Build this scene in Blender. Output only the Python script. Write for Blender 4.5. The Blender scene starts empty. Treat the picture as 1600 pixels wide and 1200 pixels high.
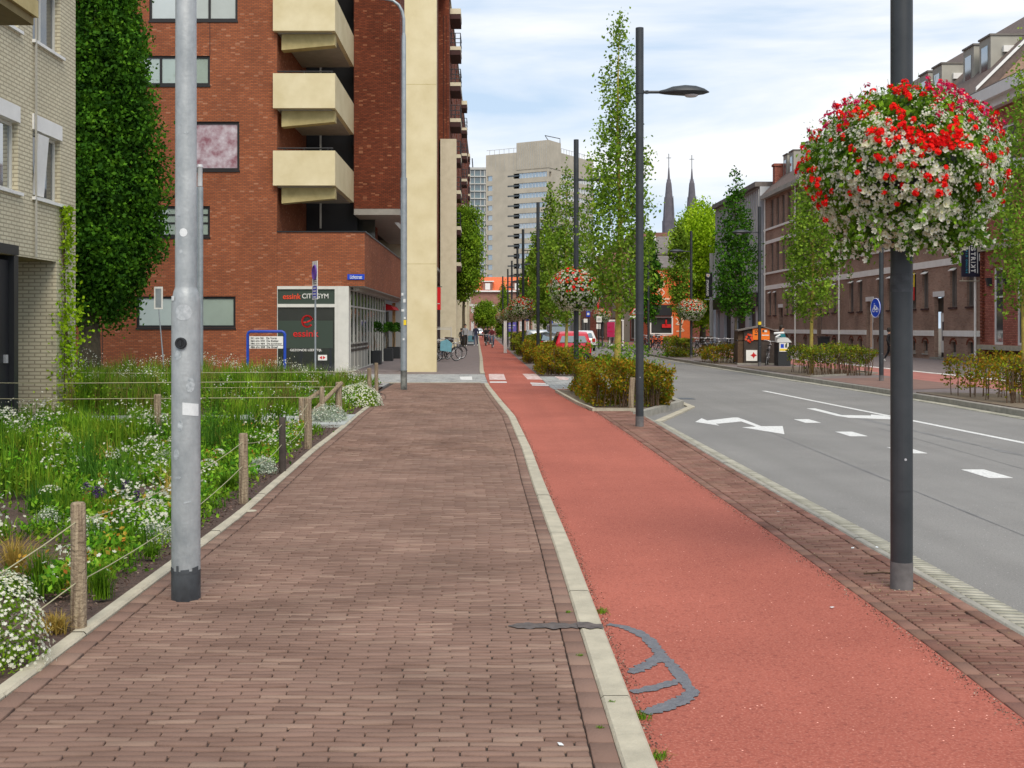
import bpy, bmesh, math, random
import numpy as np
from mathutils import Vector, Matrix
R = math.radians
random.seed(7)
rng = np.random.default_rng(11)
scene = bpy.context.scene
col = scene.collection

# ------------------------------------------------------------------ camera, sky, sun, exposure
H = 1.6                 # eye height
F = 1800.0              # focal length in px of a 1600 px wide picture
HX, HY = 765.0, 512.0   # vanishing point of the street in those pixels
cam_d = bpy.data.cameras.new('camera'); cam = bpy.data.objects.new('camera', cam_d); col.objects.link(cam)
cam.location = (0, 0, H); cam.rotation_euler = (R(90), 0, 0)
cam_d.sensor_width = 36; cam_d.lens = 36*F/1600
cam_d.shift_x = (800-HX)/1600; cam_d.shift_y = -(600-HY)/1600
cam_d.clip_start = 0.1; cam_d.clip_end = 5000
scene.camera = cam
SUN_EL, SUN_AZ = R(50), R(168)      # azimuth clockwise from +Y
world = bpy.data.worlds.new('World'); scene.world = world; world.use_nodes = True
nt = world.node_tree; nt.nodes.clear()
def wn(t, **k):
    n = nt.nodes.new(t)
    for a, b in k.items(): setattr(n, a, b)
    return n
sky = wn('ShaderNodeTexSky', sky_type='NISHITA', sun_disc=False, sun_elevation=SUN_EL, sun_rotation=SUN_AZ)
sky.air_density = 1.0; sky.dust_density = 1.5
tc = wn('ShaderNodeTexCoord')
mp = wn('ShaderNodeMapping'); mp.inputs['Scale'].default_value = (1.6, 1.6, 9.0); mp.inputs['Location'].default_value = (3.1, 0.4, 0.35)
nz = wn('ShaderNodeTexNoise'); nz.inputs['Scale'].default_value = 1.5; nz.inputs['Detail'].default_value = 7; nz.inputs['Roughness'].default_value = .52
nz.inputs['Distortion'].default_value = .35
rp = wn('ShaderNodeValToRGB'); rp.color_ramp.elements[0].position = .40; rp.color_ramp.elements[1].position = .62
rp.color_ramp.elements[0].color = (0, 0, 0, 1); rp.color_ramp.elements[1].color = (1, 1, 1, 1)
base = wn('ShaderNodeMixRGB'); base.inputs[0].default_value = .72; base.inputs[2].default_value = (5.6, 7.0, 8.7, 1)
mx = wn('ShaderNodeMixRGB'); mx.inputs[2].default_value = (8.5, 8.65, 8.95, 1)
bg = wn('ShaderNodeBackground'); bg.inputs[1].default_value = .10
out = wn('ShaderNodeOutputWorld')
L = nt.links.new
L(tc.outputs['Generated'], mp.inputs[0]); L(mp.outputs[0], nz.inputs['Vector']); L(nz.outputs[0], rp.inputs[0])
L(sky.outputs[0], base.inputs[1]); L(base.outputs[0], mx.inputs[1]); L(rp.outputs[0], mx.inputs[0])
L(mx.outputs[0], bg.inputs[0]); L(bg.outputs[0], out.inputs[0])
sd = bpy.data.lights.new('sun', 'SUN'); sd.energy = 2.3; sd.angle = R(32); sd.color = (1, .91, .78)
sun = bpy.data.objects.new('sun', sd); col.objects.link(sun)
dvec = Vector((math.sin(SUN_AZ)*math.cos(SUN_EL), math.cos(SUN_AZ)*math.cos(SUN_EL), math.sin(SUN_EL)))
sun.rotation_euler = dvec.to_track_quat('Z', 'Y').to_euler(); sun.location = dvec*60
scene.view_settings.view_transform = 'Standard'; scene.view_settings.look = 'None'
scene.view_settings.gamma = 1; scene.view_settings.exposure = 0.30
scene.cycles.use_denoising = True; scene.cycles.max_bounces = 6; scene.cycles.transparent_max_bounces = 8

# ------------------------------------------------------------------ helpers
def at(px, py, Y):                       # pixel + depth -> world point
    return Vector(((px-HX)*Y/F, Y, H-(py-HY)*Y/F))
def gp(px, py, z0=0.0):                  # pixel on a ground plane of height z0
    s = (H-z0)/(py-HY)
    return Vector(((px-HX)*s, F*s, z0))
def tag(o, label=None, cat=None, group=None, kind=None):
    if label: o['label'] = label
    if cat: o['category'] = cat
    if group: o['group'] = group
    if kind: o['kind'] = kind
    return o
def empty(name, loc=(0, 0, 0), rz=0, label=None, cat=None, group=None):
    o = bpy.data.objects.new(name, None); col.objects.link(o); o.location = loc; o.rotation_euler = (0, 0, rz)
    o.empty_display_size = .2
    return tag(o, label, cat, group)
def children(o): return [c for c in bpy.data.objects if c.parent == o]
def copy_tree(o, parent=None, top=True):
    c = o.copy(); col.objects.link(c)
    if not top: c.parent = parent
    for ch in children(o):
        copy_tree(ch, c, False)
    return c
def relabel(o, label=None, cat=None, group=None):
    return tag(o, label, cat, group)

def rotz(a):
    c, s = math.cos(a), math.sin(a)
    return lambda p: (c*p[0]-s*p[1], s*p[0]+c*p[1], p[2])

class MB:
    def __init__(s): s.v = []; s.f = []; s.m = []; s.mi = 0; s.tf = None
    def add(s, vs, fs, mi=None):
        b = len(s.v)
        if s.tf: vs = [s.tf(p) for p in vs]
        s.v += [tuple(p) for p in vs]
        for f in fs: s.f.append(tuple(b+i for i in f)); s.m.append(s.mi if mi is None else mi)
        return s
    def box(s, x0, x1, y0, y1, z0, z1, mi=None):
        vs = [(x0,y0,z0),(x1,y0,z0),(x1,y1,z0),(x0,y1,z0),(x0,y0,z1),(x1,y0,z1),(x1,y1,z1),(x0,y1,z1)]
        return s.add(vs, [(3,2,1,0),(4,5,6,7),(0,1,5,4),(1,2,6,5),(2,3,7,6),(3,0,4,7)], mi)
    def quad(s, a, b, c, d, mi=None): return s.add([a, b, c, d], [(0,1,2,3)], mi)
    def poly(s, pts, mi=None): return s.add(pts, [tuple(range(len(pts)))], mi)
    def prism(s, pts, off, mi=None):         # polygon extruded by a vector
        n = len(pts); off = Vector(off)
        vs = [Vector(p) for p in pts]+[Vector(p)+off for p in pts]
        fs = [tuple(range(n))[::-1], tuple(range(n, 2*n))]+[(i, (i+1) % n, n+(i+1) % n, n+i) for i in range(n)]
        return s.add(vs, fs, mi)
    def tube(s, pts, rad, n=8, mi=None, cap=True):
        pts = [Vector(p) for p in pts]
        if not hasattr(rad, '__len__'): rad = [rad]*len(pts)
        vs = []; fs = []
        ref = None
        for i, p in enumerate(pts):
            d = (pts[min(i+1, len(pts)-1)]-pts[max(i-1, 0)]).normalized()
            if ref is None: ref = Vector((0, 1, 0)) if abs(d.z) > .9 else Vector((0, 0, 1))
            a = d.cross(ref)
            if a.length < 1e-4: a = d.cross(Vector((1, 0, 0)))
            a.normalize(); b = d.cross(a).normalized(); ref = a.cross(d)
            for k in range(n):
                t = 2*math.pi*k/n
                vs.append(p+(a*math.cos(t)+b*math.sin(t))*rad[i])
        for i in range(len(pts)-1):
            for k in range(n):
                fs.append((i*n+k, i*n+(k+1) % n, (i+1)*n+(k+1) % n, (i+1)*n+k))
        if cap:
            fs.append(tuple(range(n))); fs.append(tuple(range((len(pts)-1)*n, len(pts)*n))[::-1])
        return s.add(vs, fs, mi)
    def lathe(s, prof, c=(0, 0, 0), n=20, mi=None):      # prof: (r, z)
        vs = []; fs = []
        for r, z in prof:
            for k in range(n):
                t = 2*math.pi*k/n; vs.append((c[0]+r*math.cos(t), c[1]+r*math.sin(t), c[2]+z))
        for i in range(len(prof)-1):
            for k in range(n): fs.append((i*n+k, i*n+(k+1) % n, (i+1)*n+(k+1) % n, (i+1)*n+k))
        fs.append(tuple(range(n))[::-1]); fs.append(tuple(range((len(prof)-1)*n, len(prof)*n)))
        return s.add(vs, fs, mi)
    def torus(s, c, r, t, axis='y', n=24, m=6, mi=None):
        vs = []; fs = []
        for i in range(n):
            a = 2*math.pi*i/n
            for j in range(m):
                b = 2*math.pi*j/m; rr = r+t*math.cos(b); h = t*math.sin(b)
                p = (rr*math.cos(a), h, rr*math.sin(a)) if axis == 'y' else ((h, rr*math.cos(a), rr*math.sin(a)) if axis == 'x' else (rr*math.cos(a), rr*math.sin(a), h))
                vs.append((c[0]+p[0], c[1]+p[1], c[2]+p[2]))
        for i in range(n):
            for j in range(m):
                fs.append((i*m+j, ((i+1) % n)*m+j, ((i+1) % n)*m+(j+1) % m, i*m+(j+1) % m))
        return s.add(vs, fs, mi)
    def wall(s, u0, u1, z0, z1, holes, fn, depth=.12, mi=None):
        """sheet from u0..u1, z0..z1 with rectangular holes (u0,u1,z0,z1) and reveals; fn(u,z,d)->point"""
        us = sorted({u0, u1, *[h[0] for h in holes], *[h[1] for h in holes]}); us = [u for u in us if u0 <= u <= u1]
        zs = sorted({z0, z1, *[h[2] for h in holes], *[h[3] for h in holes]}); zs = [z for z in zs if z0 <= z <= z1]
        for i in range(len(us)-1):
            for j in range(len(zs)-1):
                cu, cz = (us[i]+us[i+1])/2, (zs[j]+zs[j+1])/2
                if any(h[0] < cu < h[1] and h[2] < cz < h[3] for h in holes): continue
                s.quad(fn(us[i], zs[j], 0), fn(us[i+1], zs[j], 0), fn(us[i+1], zs[j+1], 0), fn(us[i], zs[j+1], 0), mi)
        for a, b, c, d in holes:
            c = max(c, z0); q = [(a, c), (b, c), (b, d), (a, d)]
            for k in range(4):
                p, r = q[k], q[(k+1) % 4]
                s.quad(fn(p[0], p[1], 0), fn(r[0], r[1], 0), fn(r[0], r[1], depth), fn(p[0], p[1], depth), mi)
        return s
    def build(s, name, mats, parent=None, smooth=False, fix=True, loc=None):
        me = bpy.data.meshes.new(name); me.from_pydata(s.v, [], s.f)
        if not isinstance(mats, (list, tuple)): mats = [mats]
        for m in mats: me.materials.append(m)
        me.polygons.foreach_set('material_index', [min(i, len(mats)-1) for i in s.m])
        if smooth: me.polygons.foreach_set('use_smooth', [True]*len(s.f))
        me.update()
        if fix:
            bm = bmesh.new(); bm.from_mesh(me); bmesh.ops.recalc_face_normals(bm, faces=bm.faces); bm.to_mesh(me); bm.free()
        o = bpy.data.objects.new(name, me); col.objects.link(o)
        if parent: o.parent = parent
        if loc: o.location = loc
        return o
def smooth_by_angle(o, deg=35):
    me = o.data; me.polygons.foreach_set('use_smooth', [True]*len(me.polygons))
    bm = bmesh.new(); bm.from_mesh(me)
    for e in bm.edges:
        if len(e.link_faces) == 2 and e.calc_face_angle(0) > R(deg): e.smooth = False
    bm.to_mesh(me); bm.free(); return o
def np_mesh(name, V, Fc, mats, parent=None, midx=None):
    V = np.asarray(V, np.float32).reshape(-1, 3); Fc = np.asarray(Fc, np.int32); k = Fc.shape[1]
    me = bpy.data.meshes.new(name)
    me.vertices.add(len(V)); me.vertices.foreach_set('co', V.ravel())
    me.loops.add(Fc.size); me.loops.foreach_set('vertex_index', Fc.ravel())
    me.polygons.add(len(Fc)); me.polygons.foreach_set('loop_start', np.arange(0, Fc.size, k, dtype=np.int32))
    if not isinstance(mats, (list, tuple)): mats = [mats]
    for m in mats: me.materials.append(m)
    if midx is not None: me.polygons.foreach_set('material_index', np.asarray(midx, np.int32))
    me.update(calc_edges=True); me.validate()
    o = bpy.data.objects.new(name, me); col.objects.link(o)
    if parent: o.parent = parent
    return o
def rdir(n, up=0.0):
    d = rng.normal(size=(n, 3)); d[:, 2] += up
    return d/np.linalg.norm(d, axis=1, keepdims=True)
def leaf_quads(C, size, width=.6, up=0.2, dirs=None):
    """diamond leaves: returns verts, faces"""
    n = len(C); size = np.broadcast_to(np.asarray(size, float), (n,))[:, None]*rng.uniform(.65, 1.25, (n, 1))
    t = rdir(n, up) if dirs is None else dirs
    s = np.cross(t, rdir(n)); s /= np.linalg.norm(s, axis=1, keepdims=True)+1e-9
    nn = np.cross(t, s)
    a = C-t*size*.5; b = C+s*size*width*.5+nn*size*.08; c = C+t*size*.5; d = C-s*size*width*.5+nn*size*.08
    V = np.stack([a, b, c, d], 1).reshape(-1, 3); return V, np.arange(4*n).reshape(n, 4)

# ------------------------------------------------------------------ materials
MATS = {}
def newmat(name):
    m = bpy.data.materials.new(name); m.use_nodes = True; m.node_tree.nodes.clear(); MATS[name] = m
    return m, m.node_tree
def nd(t, ty, **k):
    n = t.nodes.new(ty)
    for a, b in k.items(): setattr(n, a, b)
    return n
def rgba(c): return (c[0], c[1], c[2], 1)
def mat(name, c, rough=.6, metal=0, var=.0, vscale=3.0, bump=0, bscale=40, spec=.5, c2=None, detail=4, coat=0, stretch=None):
    """plain procedural material: colour broken up by noise (object space = world here), optional bump"""
    m, t = newmat(name)
    b = nd(t, 'ShaderNodeBsdfPrincipled'); o = nd(t, 'ShaderNodeOutputMaterial'); t.links.new(b.outputs[0], o.inputs[0])
    b.inputs['Roughness'].default_value = rough; b.inputs['Metallic'].default_value = metal
    b.inputs['Specular IOR Level'].default_value = spec; b.inputs['Coat Weight'].default_value = coat
    tcn = nd(t, 'ShaderNodeTexCoord')
    if var or c2:
        n = nd(t, 'ShaderNodeTexNoise'); n.inputs['Scale'].default_value = vscale; n.inputs['Detail'].default_value = detail
        n.inputs['Roughness'].default_value = .62
        r = nd(t, 'ShaderNodeValToRGB'); r.color_ramp.elements[0].position = .33; r.color_ramp.elements[1].position = .67
        lo = c2 if c2 else tuple(x*(1-var) for x in c)
        hi = c if c2 else tuple(min(1, x*(1+var)) for x in c)
        r.color_ramp.elements[0].color = rgba(lo); r.color_ramp.elements[1].color = rgba(hi)
        src = tcn.outputs['Object']
        if stretch: mpn = nd(t, 'ShaderNodeMapping'); mpn.inputs['Scale'].default_value = stretch; t.links.new(src, mpn.inputs[0]); src = mpn.outputs[0]
        t.links.new(src, n.inputs['Vector']); t.links.new(n.outputs[0], r.inputs[0]); t.links.new(r.outputs[0], b.inputs['Base Color'])
    else: b.inputs['Base Color'].default_value = rgba(c)
    if bump:
        n2 = nd(t, 'ShaderNodeTexNoise'); n2.inputs['Scale'].default_value = bscale; n2.inputs['Detail'].default_value = 3
        bp = nd(t, 'ShaderNodeBump'); bp.inputs['Strength'].default_value = bump; bp.inputs['Distance'].default_value = .02
        t.links.new(tcn.outputs['Object'], n2.inputs['Vector']); t.links.new(n2.outputs[0], bp.inputs['Height']); t.links.new(bp.outputs[0], b.inputs['Normal'])
    return m
def island_mat(name, cols, rough=.8, noise=.25, nscale=6, transl=0, pos=None, spec=.3, bump=0, clump=0, cscale=1.5):
    """colour picked at random per mesh island (paver, leaf, petal), then broken up by noise"""
    m, t = newmat(name)
    g = nd(t, 'ShaderNodeNewGeometry'); r = nd(t, 'ShaderNodeValToRGB'); el = r.color_ramp.elements
    while len(el) < len(cols): el.new(.5)
    for i, c in enumerate(cols):
        el[i].position = pos[i] if pos else i/(len(cols)-1); el[i].color = rgba(c)
    if clump:      # light and dark clumps: part of the pick follows a slow noise
        tq = nd(t, 'ShaderNodeTexCoord'); nq = nd(t, 'ShaderNodeTexNoise'); nq.inputs['Scale'].default_value = cscale; nq.inputs['Detail'].default_value = 3
        mq = nd(t, 'ShaderNodeMapRange'); mq.inputs[1].default_value = .33; mq.inputs[2].default_value = .67
        xq = nd(t, 'ShaderNodeMix'); xq.data_type = 'FLOAT'; xq.inputs[0].default_value = clump
        t.links.new(tq.outputs['Object'], nq.inputs['Vector']); t.links.new(nq.outputs[0], mq.inputs[0]); t.links.new(g.outputs['Random Per Island'], xq.inputs[2]); t.links.new(mq.outputs[0], xq.inputs[3]); t.links.new(xq.outputs[0], r.inputs[0])
    else: t.links.new(g.outputs['Random Per Island'], r.inputs[0])
    tcn = nd(t, 'ShaderNodeTexCoord'); n = nd(t, 'ShaderNodeTexNoise'); n.inputs['Scale'].default_value = nscale; n.inputs['Detail'].default_value = 5
    mr = nd(t, 'ShaderNodeMapRange'); mr.inputs[1].default_value = .3; mr.inputs[2].default_value = .7
    mr.inputs[3].default_value = 1-noise; mr.inputs[4].default_value = 1+noise
    hs = nd(t, 'ShaderNodeHueSaturation'); t.links.new(tcn.outputs['Object'], n.inputs['Vector']); t.links.new(n.outputs[0], mr.inputs[0])
    t.links.new(mr.outputs[0], hs.inputs['Value']); t.links.new(r.outputs[0], hs.inputs['Color'])
    b = nd(t, 'ShaderNodeBsdfPrincipled'); b.inputs['Roughness'].default_value = rough; b.inputs['Specular IOR Level'].default_value = spec
    t.links.new(hs.outputs[0], b.inputs['Base Color']); o = nd(t, 'ShaderNodeOutputMaterial')
    if bump:
        n2 = nd(t, 'ShaderNodeTexNoise'); n2.inputs['Scale'].default_value = 60; n2.inputs['Detail'].default_value = 4
        bp = nd(t, 'ShaderNodeBump'); bp.inputs['Strength'].default_value = bump; bp.inputs['Distance'].default_value = .01
        t.links.new(tcn.outputs['Object'], n2.inputs['Vector']); t.links.new(n2.outputs[0], bp.inputs['Height']); t.links.new(bp.outputs[0], b.inputs['Normal'])
    if transl:
        tr = nd(t, 'ShaderNodeBsdfTranslucent'); mxs = nd(t, 'ShaderNodeMixShader'); mxs.inputs[0].default_value = transl
        t.links.new(hs.outputs[0], tr.inputs[0]); t.links.new(b.outputs[0], mxs.inputs[1]); t.links.new(tr.outputs[0], mxs.inputs[2]); t.links.new(mxs.outputs[0], o.inputs[0])
    else: t.links.new(b.outputs[0], o.inputs[0])
    return m
def brick(name, c1, c2, mortar, bw=.22, bh=.0625, msize=.010, rough=.9, bias=0, stain=.25, light=None, bump=.6):
    m, t = newmat(name)
    g = nd(t, 'ShaderNodeNewGeometry'); sp = nd(t, 'ShaderNodeSeparateXYZ'); sn = nd(t, 'ShaderNodeSeparateXYZ')
    t.links.new(g.outputs['Position'], sp.inputs[0]); t.links.new(g.outputs['True Normal'], sn.inputs[0])
    ab = nd(t, 'ShaderNodeMath', operation='ABSOLUTE'); t.links.new(sn.outputs[0], ab.inputs[0])
    gt = nd(t, 'ShaderNodeMath', operation='GREATER_THAN'); gt.inputs[1].default_value = .6; t.links.new(ab.outputs[0], gt.inputs[0])
    mu = nd(t, 'ShaderNodeMix'); mu.data_type = 'FLOAT'
    t.links.new(gt.outputs[0], mu.inputs[0]); t.links.new(sp.outputs[0], mu.inputs[2]); t.links.new(sp.outputs[1], mu.inputs[3])
    cb = nd(t, 'ShaderNodeCombineXYZ'); t.links.new(mu.outputs[0], cb.inputs[0]); t.links.new(sp.outputs[2], cb.inputs[1])
    bt = nd(t, 'ShaderNodeTexBrick'); bt.inputs['Scale'].default_value = 1; bt.inputs['Brick Width'].default_value = bw; bt.inputs['Row Height'].default_value = bh
    bt.inputs['Mortar Size'].default_value = msize; bt.inputs['Mortar Smooth'].default_value = .15; bt.inputs['Bias'].default_value = bias
    bt.inputs['Color1'].default_value = rgba(c1); bt.inputs['Color2'].default_value = rgba(c2); bt.inputs['Mortar'].default_value = rgba(mortar)
    t.links.new(cb.outputs[0], bt.inputs['Vector'])
    colr = bt.outputs[0]
    if light:       # scattered paler bricks: noise sampled once per brick-sized cell, stretched along the course
        mpp = nd(t, 'ShaderNodeMapping'); mpp.inputs['Scale'].default_value = (1/bw, 1/bh, 1); t.links.new(cb.outputs[0], mpp.inputs[0])
        wn_ = nd(t, 'ShaderNodeTexWhiteNoise', noise_dimensions='2D'); fl = nd(t, 'ShaderNodeVectorMath', operation='FLOOR')
        t.links.new(mpp.outputs[0], fl.inputs[0]); t.links.new(fl.outputs[0], wn_.inputs['Vector'])
        rr = nd(t, 'ShaderNodeValToRGB'); rr.color_ramp.elements[0].position = .93; rr.color_ramp.elements[1].position = 1.0
        rr.color_ramp.elements[0].color = (0, 0, 0, 1); rr.color_ramp.elements[1].color = (.75, .75, .75, 1)
        t.links.new(wn_.outputs[0], rr.inputs[0]); ml = nd(t, 'ShaderNodeMixRGB'); ml.inputs[2].default_value = rgba(light)
        t.links.new(rr.outputs[0], ml.inputs[0]); t.links.new(colr, ml.inputs[1]); colr = ml.outputs[0]
    n = nd(t, 'ShaderNodeTexNoise'); n.inputs['Scale'].default_value = .7; n.inputs['Detail'].default_value = 6; t.links.new(g.outputs['Position'], n.inputs['Vector'])
    mr = nd(t, 'ShaderNodeMapRange'); mr.inputs[1].default_value = .3; mr.inputs[2].default_value = .7; mr.inputs[3].default_value = 1-stain; mr.inputs[4].default_value = 1+stain
    hs = nd(t, 'ShaderNodeHueSaturation'); t.links.new(n.outputs[0], mr.inputs[0]); t.links.new(mr.outputs[0], hs.inputs['Value']); t.links.new(colr, hs.inputs['Color'])
    b = nd(t, 'ShaderNodeBsdfPrincipled'); b.inputs['Roughness'].default_value = rough; b.inputs['Specular IOR Level'].default_value = .2
    t.links.new(hs.outputs[0], b.inputs['Base Color'])
    bp = nd(t, 'ShaderNodeBump'); bp.inputs['Strength'].default_value = bump; bp.inputs['Distance'].default_value = .01; bp.invert = True
    t.links.new(bt.outputs['Fac'], bp.inputs['Height']); t.links.new(bp.outputs[0], b.inputs['Normal'])
    o = nd(t, 'ShaderNodeOutputMaterial'); t.links.new(b.outputs[0], o.inputs[0])
    return m
def glass(name, tint, refl=.3, rough=.02):
    """see-through pane: tinted transparency mixed with a mirror reflection"""
    m, t = newmat(name); tr = nd(t, 'ShaderNodeBsdfTransparent'); tr.inputs[0].default_value = rgba(tint)
    gl = nd(t, 'ShaderNodeBsdfGlossy'); gl.inputs['Roughness'].default_value = rough
    ms = nd(t, 'ShaderNodeMixShader'); ms.inputs[0].default_value = refl; o = nd(t, 'ShaderNodeOutputMaterial')
    t.links.new(tr.outputs[0], ms.inputs[1]); t.links.new(gl.outputs[0], ms.inputs[2]); t.links.new(ms.outputs[0], o.inputs[0]); return m
def pane(name, c, refl=.25, rough=.04, var=.15, vscale=1.2, c2=None):
    """opaque pane (blind or dark room behind) under a reflecting surface"""
    m = mat(name, c, .6, var=var, vscale=vscale, c2=c2); t = m.node_tree
    b = [n for n in t.nodes if n.type == 'BSDF_PRINCIPLED'][0]; o = [n for n in t.nodes if n.type == 'OUTPUT_MATERIAL'][0]
    gl = nd(t, 'ShaderNodeBsdfGlossy'); gl.inputs['Roughness'].default_value = rough; ms = nd(t, 'ShaderNodeMixShader'); ms.inputs[0].default_value = refl
    nz_ = nd(t, 'ShaderNodeTexNoise'); nz_.inputs['Scale'].default_value = 1.3; bp = nd(t, 'ShaderNodeBump'); bp.inputs['Strength'].default_value = .06
    tcn = [n for n in t.nodes if n.type == 'TEX_COORD'][0]
    t.links.new(tcn.outputs['Object'], nz_.inputs['Vector']); t.links.new(nz_.outputs[0], bp.inputs['Height']); t.links.new(bp.outputs[0], gl.inputs['Normal'])
    t.links.new(b.outputs[0], ms.inputs[1]); t.links.new(gl.outputs[0], ms.inputs[2]); t.links.new(ms.outputs[0], o.inputs[0]); return m

M = MATS
# setting
mat('soil', (.13, .083, .066), .95, c2=(.055, .034, .027), vscale=28, bump=1, bscale=60, detail=8)
mat('earth', (.12, .10, .075), .95, var=.4, vscale=.5, bump=.6, bscale=30)
def asphalt(name, c, c2, light, dark, grain=110, lamt=.10, big=.5):
    """aggregate in bitumen: slow stains, stone grain, scattered pale chips and dark pores"""
    m, t = newmat(name); g = nd(t, 'ShaderNodeNewGeometry'); P = g.outputs['Position']
    def noise(sc, det, lo, hi):
        n = nd(t, 'ShaderNodeTexNoise'); n.inputs['Scale'].default_value = sc; n.inputs['Detail'].default_value = det; n.inputs['Roughness'].default_value = .6
        t.links.new(P, n.inputs['Vector']); r = nd(t, 'ShaderNodeMapRange'); r.inputs[1].default_value = lo; r.inputs[2].default_value = hi; t.links.new(n.outputs[0], r.inputs[0]); return r.outputs[0], n
    def mixc(f, a, b_):
        x = nd(t, 'ShaderNodeMixRGB'); t.links.new(f, x.inputs[0])
        for i, v in ((1, a), (2, b_)):
            if isinstance(v, tuple): x.inputs[i].default_value = rgba(v)
            else: t.links.new(v, x.inputs[i])
        return x.outputs[0]
    f1, _ = noise(big, 6, .35, .65); c_ = mixc(f1, c2, c)
    mp_ = nd(t, 'ShaderNodeMapping'); mp_.inputs['Scale'].default_value = (2.2, .06, 1); t.links.new(P, mp_.inputs[0]); ns = nd(t, 'ShaderNodeTexNoise'); ns.inputs['Scale'].default_value = 1; ns.inputs['Detail'].default_value = 5
    t.links.new(mp_.outputs[0], ns.inputs['Vector']); rs = nd(t, 'ShaderNodeMapRange'); rs.inputs[1].default_value = .42; rs.inputs[2].default_value = .7; rs.inputs[4].default_value = .55; t.links.new(ns.outputs[0], rs.inputs[0])
    c_ = mixc(rs.outputs[0], c_, tuple(x*.74 for x in c))
    f5, _ = noise(4.5, 9, .60, .72); mu5 = nd(t, 'ShaderNodeMath', operation='MULTIPLY'); mu5.inputs[1].default_value = .35; t.links.new(f5, mu5.inputs[0]); c_ = mixc(mu5.outputs[0], c_, tuple(x*.6 for x in c))
    f2, n2 = noise(grain, 3, .5, .72); mu = nd(t, 'ShaderNodeMath', operation='MULTIPLY'); mu.inputs[1].default_value = .55; t.links.new(f2, mu.inputs[0]); c_ = mixc(mu.outputs[0], c_, light)
    f3, _ = noise(grain*.62, 3, .52, .70); mu = nd(t, 'ShaderNodeMath', operation='MULTIPLY'); mu.inputs[1].default_value = .55; t.links.new(f3, mu.inputs[0]); c_ = mixc(mu.outputs[0], c_, dark)
    v = nd(t, 'ShaderNodeTexVoronoi'); v.inputs['Scale'].default_value = grain*.62; t.links.new(P, v.inputs['Vector'])
    wn_ = nd(t, 'ShaderNodeSeparateXYZ'); t.links.new(v.outputs['Color'], wn_.inputs[0]); gt = nd(t, 'ShaderNodeMath', operation='GREATER_THAN'); gt.inputs[1].default_value = 1-lamt*.35; t.links.new(wn_.outputs[0], gt.inputs[0])
    lt = nd(t, 'ShaderNodeMath', operation='LESS_THAN'); lt.inputs[1].default_value = .20; t.links.new(v.outputs['Distance'], lt.inputs[0]); mm = nd(t, 'ShaderNodeMath', operation='MULTIPLY'); t.links.new(gt.outputs[0], mm.inputs[0]); t.links.new(lt.outputs[0], mm.inputs[1])
    c_ = mixc(mm.outputs[0], c_, tuple(min(1, x*1.5+.12) for x in light))
    b = nd(t, 'ShaderNodeBsdfPrincipled'); b.inputs['Roughness'].default_value = .9; b.inputs['Specular IOR Level'].default_value = .15; t.links.new(c_, b.inputs['Base Color'])
    bp = nd(t, 'ShaderNodeBump'); bp.inputs['Strength'].default_value = .5; bp.inputs['Distance'].default_value = .006; t.links.new(n2.outputs[0], bp.inputs['Height']); t.links.new(bp.outputs[0], b.inputs['Normal'])
    o = nd(t, 'ShaderNodeOutputMaterial'); t.links.new(b.outputs[0], o.inputs[0]); return m
asphalt('asphalt', (.25, .243, .232), (.20, .195, .188), (.36, .35, .33), (.11, .11, .115), 100, .10, .35)
asphalt('red_asphalt', (.425, .126, .090), (.315, .090, .065), (.62, .28, .21), (.17, .045, .036), 80, .08, .40)
mat('apron', (.23, .135, .105), .85, c2=(.17, .10, .08), vscale=2)
mat('far_red', (.36, .135, .11), .85, var=.2, vscale=2)
mat('kerb', (.50, .455, .35), .85, c2=(.36, .33, .255), vscale=5, bump=.3, bscale=90, detail=8)
mat('kerb_grey', (.36, .34, .29), .85, c2=(.24, .23, .20), vscale=5, bump=.3, bscale=90, detail=8)
mat('joint', (.045, .032, .026), .95, var=.3, vscale=20)
mat('tar', (.15, .15, .165), .45, c2=(.10, .10, .115), vscale=30, bump=.3, bscale=80)
mat('tar_dark', (.095, .078, .072), .7, var=.3, vscale=20)
mat('far_paving', (.21, .17, .16), .85, c2=(.15, .12, .115), vscale=3)
mat('light_paving', (.34, .34, .33), .85, c2=(.26, .26, .25), vscale=3)
mat('paint', (.82, .82, .79), .6, c2=(.50, .50, .49), vscale=26, detail=8)
mat('worn_paint', (.75, .68, .66), .7, c2=(.42, .20, .17), vscale=7, detail=8)
mat('concrete_tile', (.42, .45, .43), .85, c2=(.31, .33, .32), vscale=4)
mat('verge', (.20, .155, .105), .95, c2=(.12, .09, .06), vscale=6, detail=8)
island_mat('paver', [(.165, .102, .080), (.222, .142, .112), (.19, .119, .093), (.265, .180, .14)], rough=.85, noise=.2, nscale=1.1, bump=.35, spec=.12)
island_mat('paver_brown', [(.17, .085, .065), (.23, .12, .095), (.20, .115, .085), (.26, .15, .115)], rough=.85, noise=.25, nscale=2, bump=.35, spec=.12)
island_mat('gutter', [(.30, .29, .23), (.37, .355, .29), (.42, .40, .33)], rough=.85, noise=.2, nscale=9, bump=.3)
island_mat('grey_paver', [(.26, .265, .26), (.33, .335, .33), (.38, .385, .37)], rough=.85, noise=.2, nscale=3)
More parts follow.
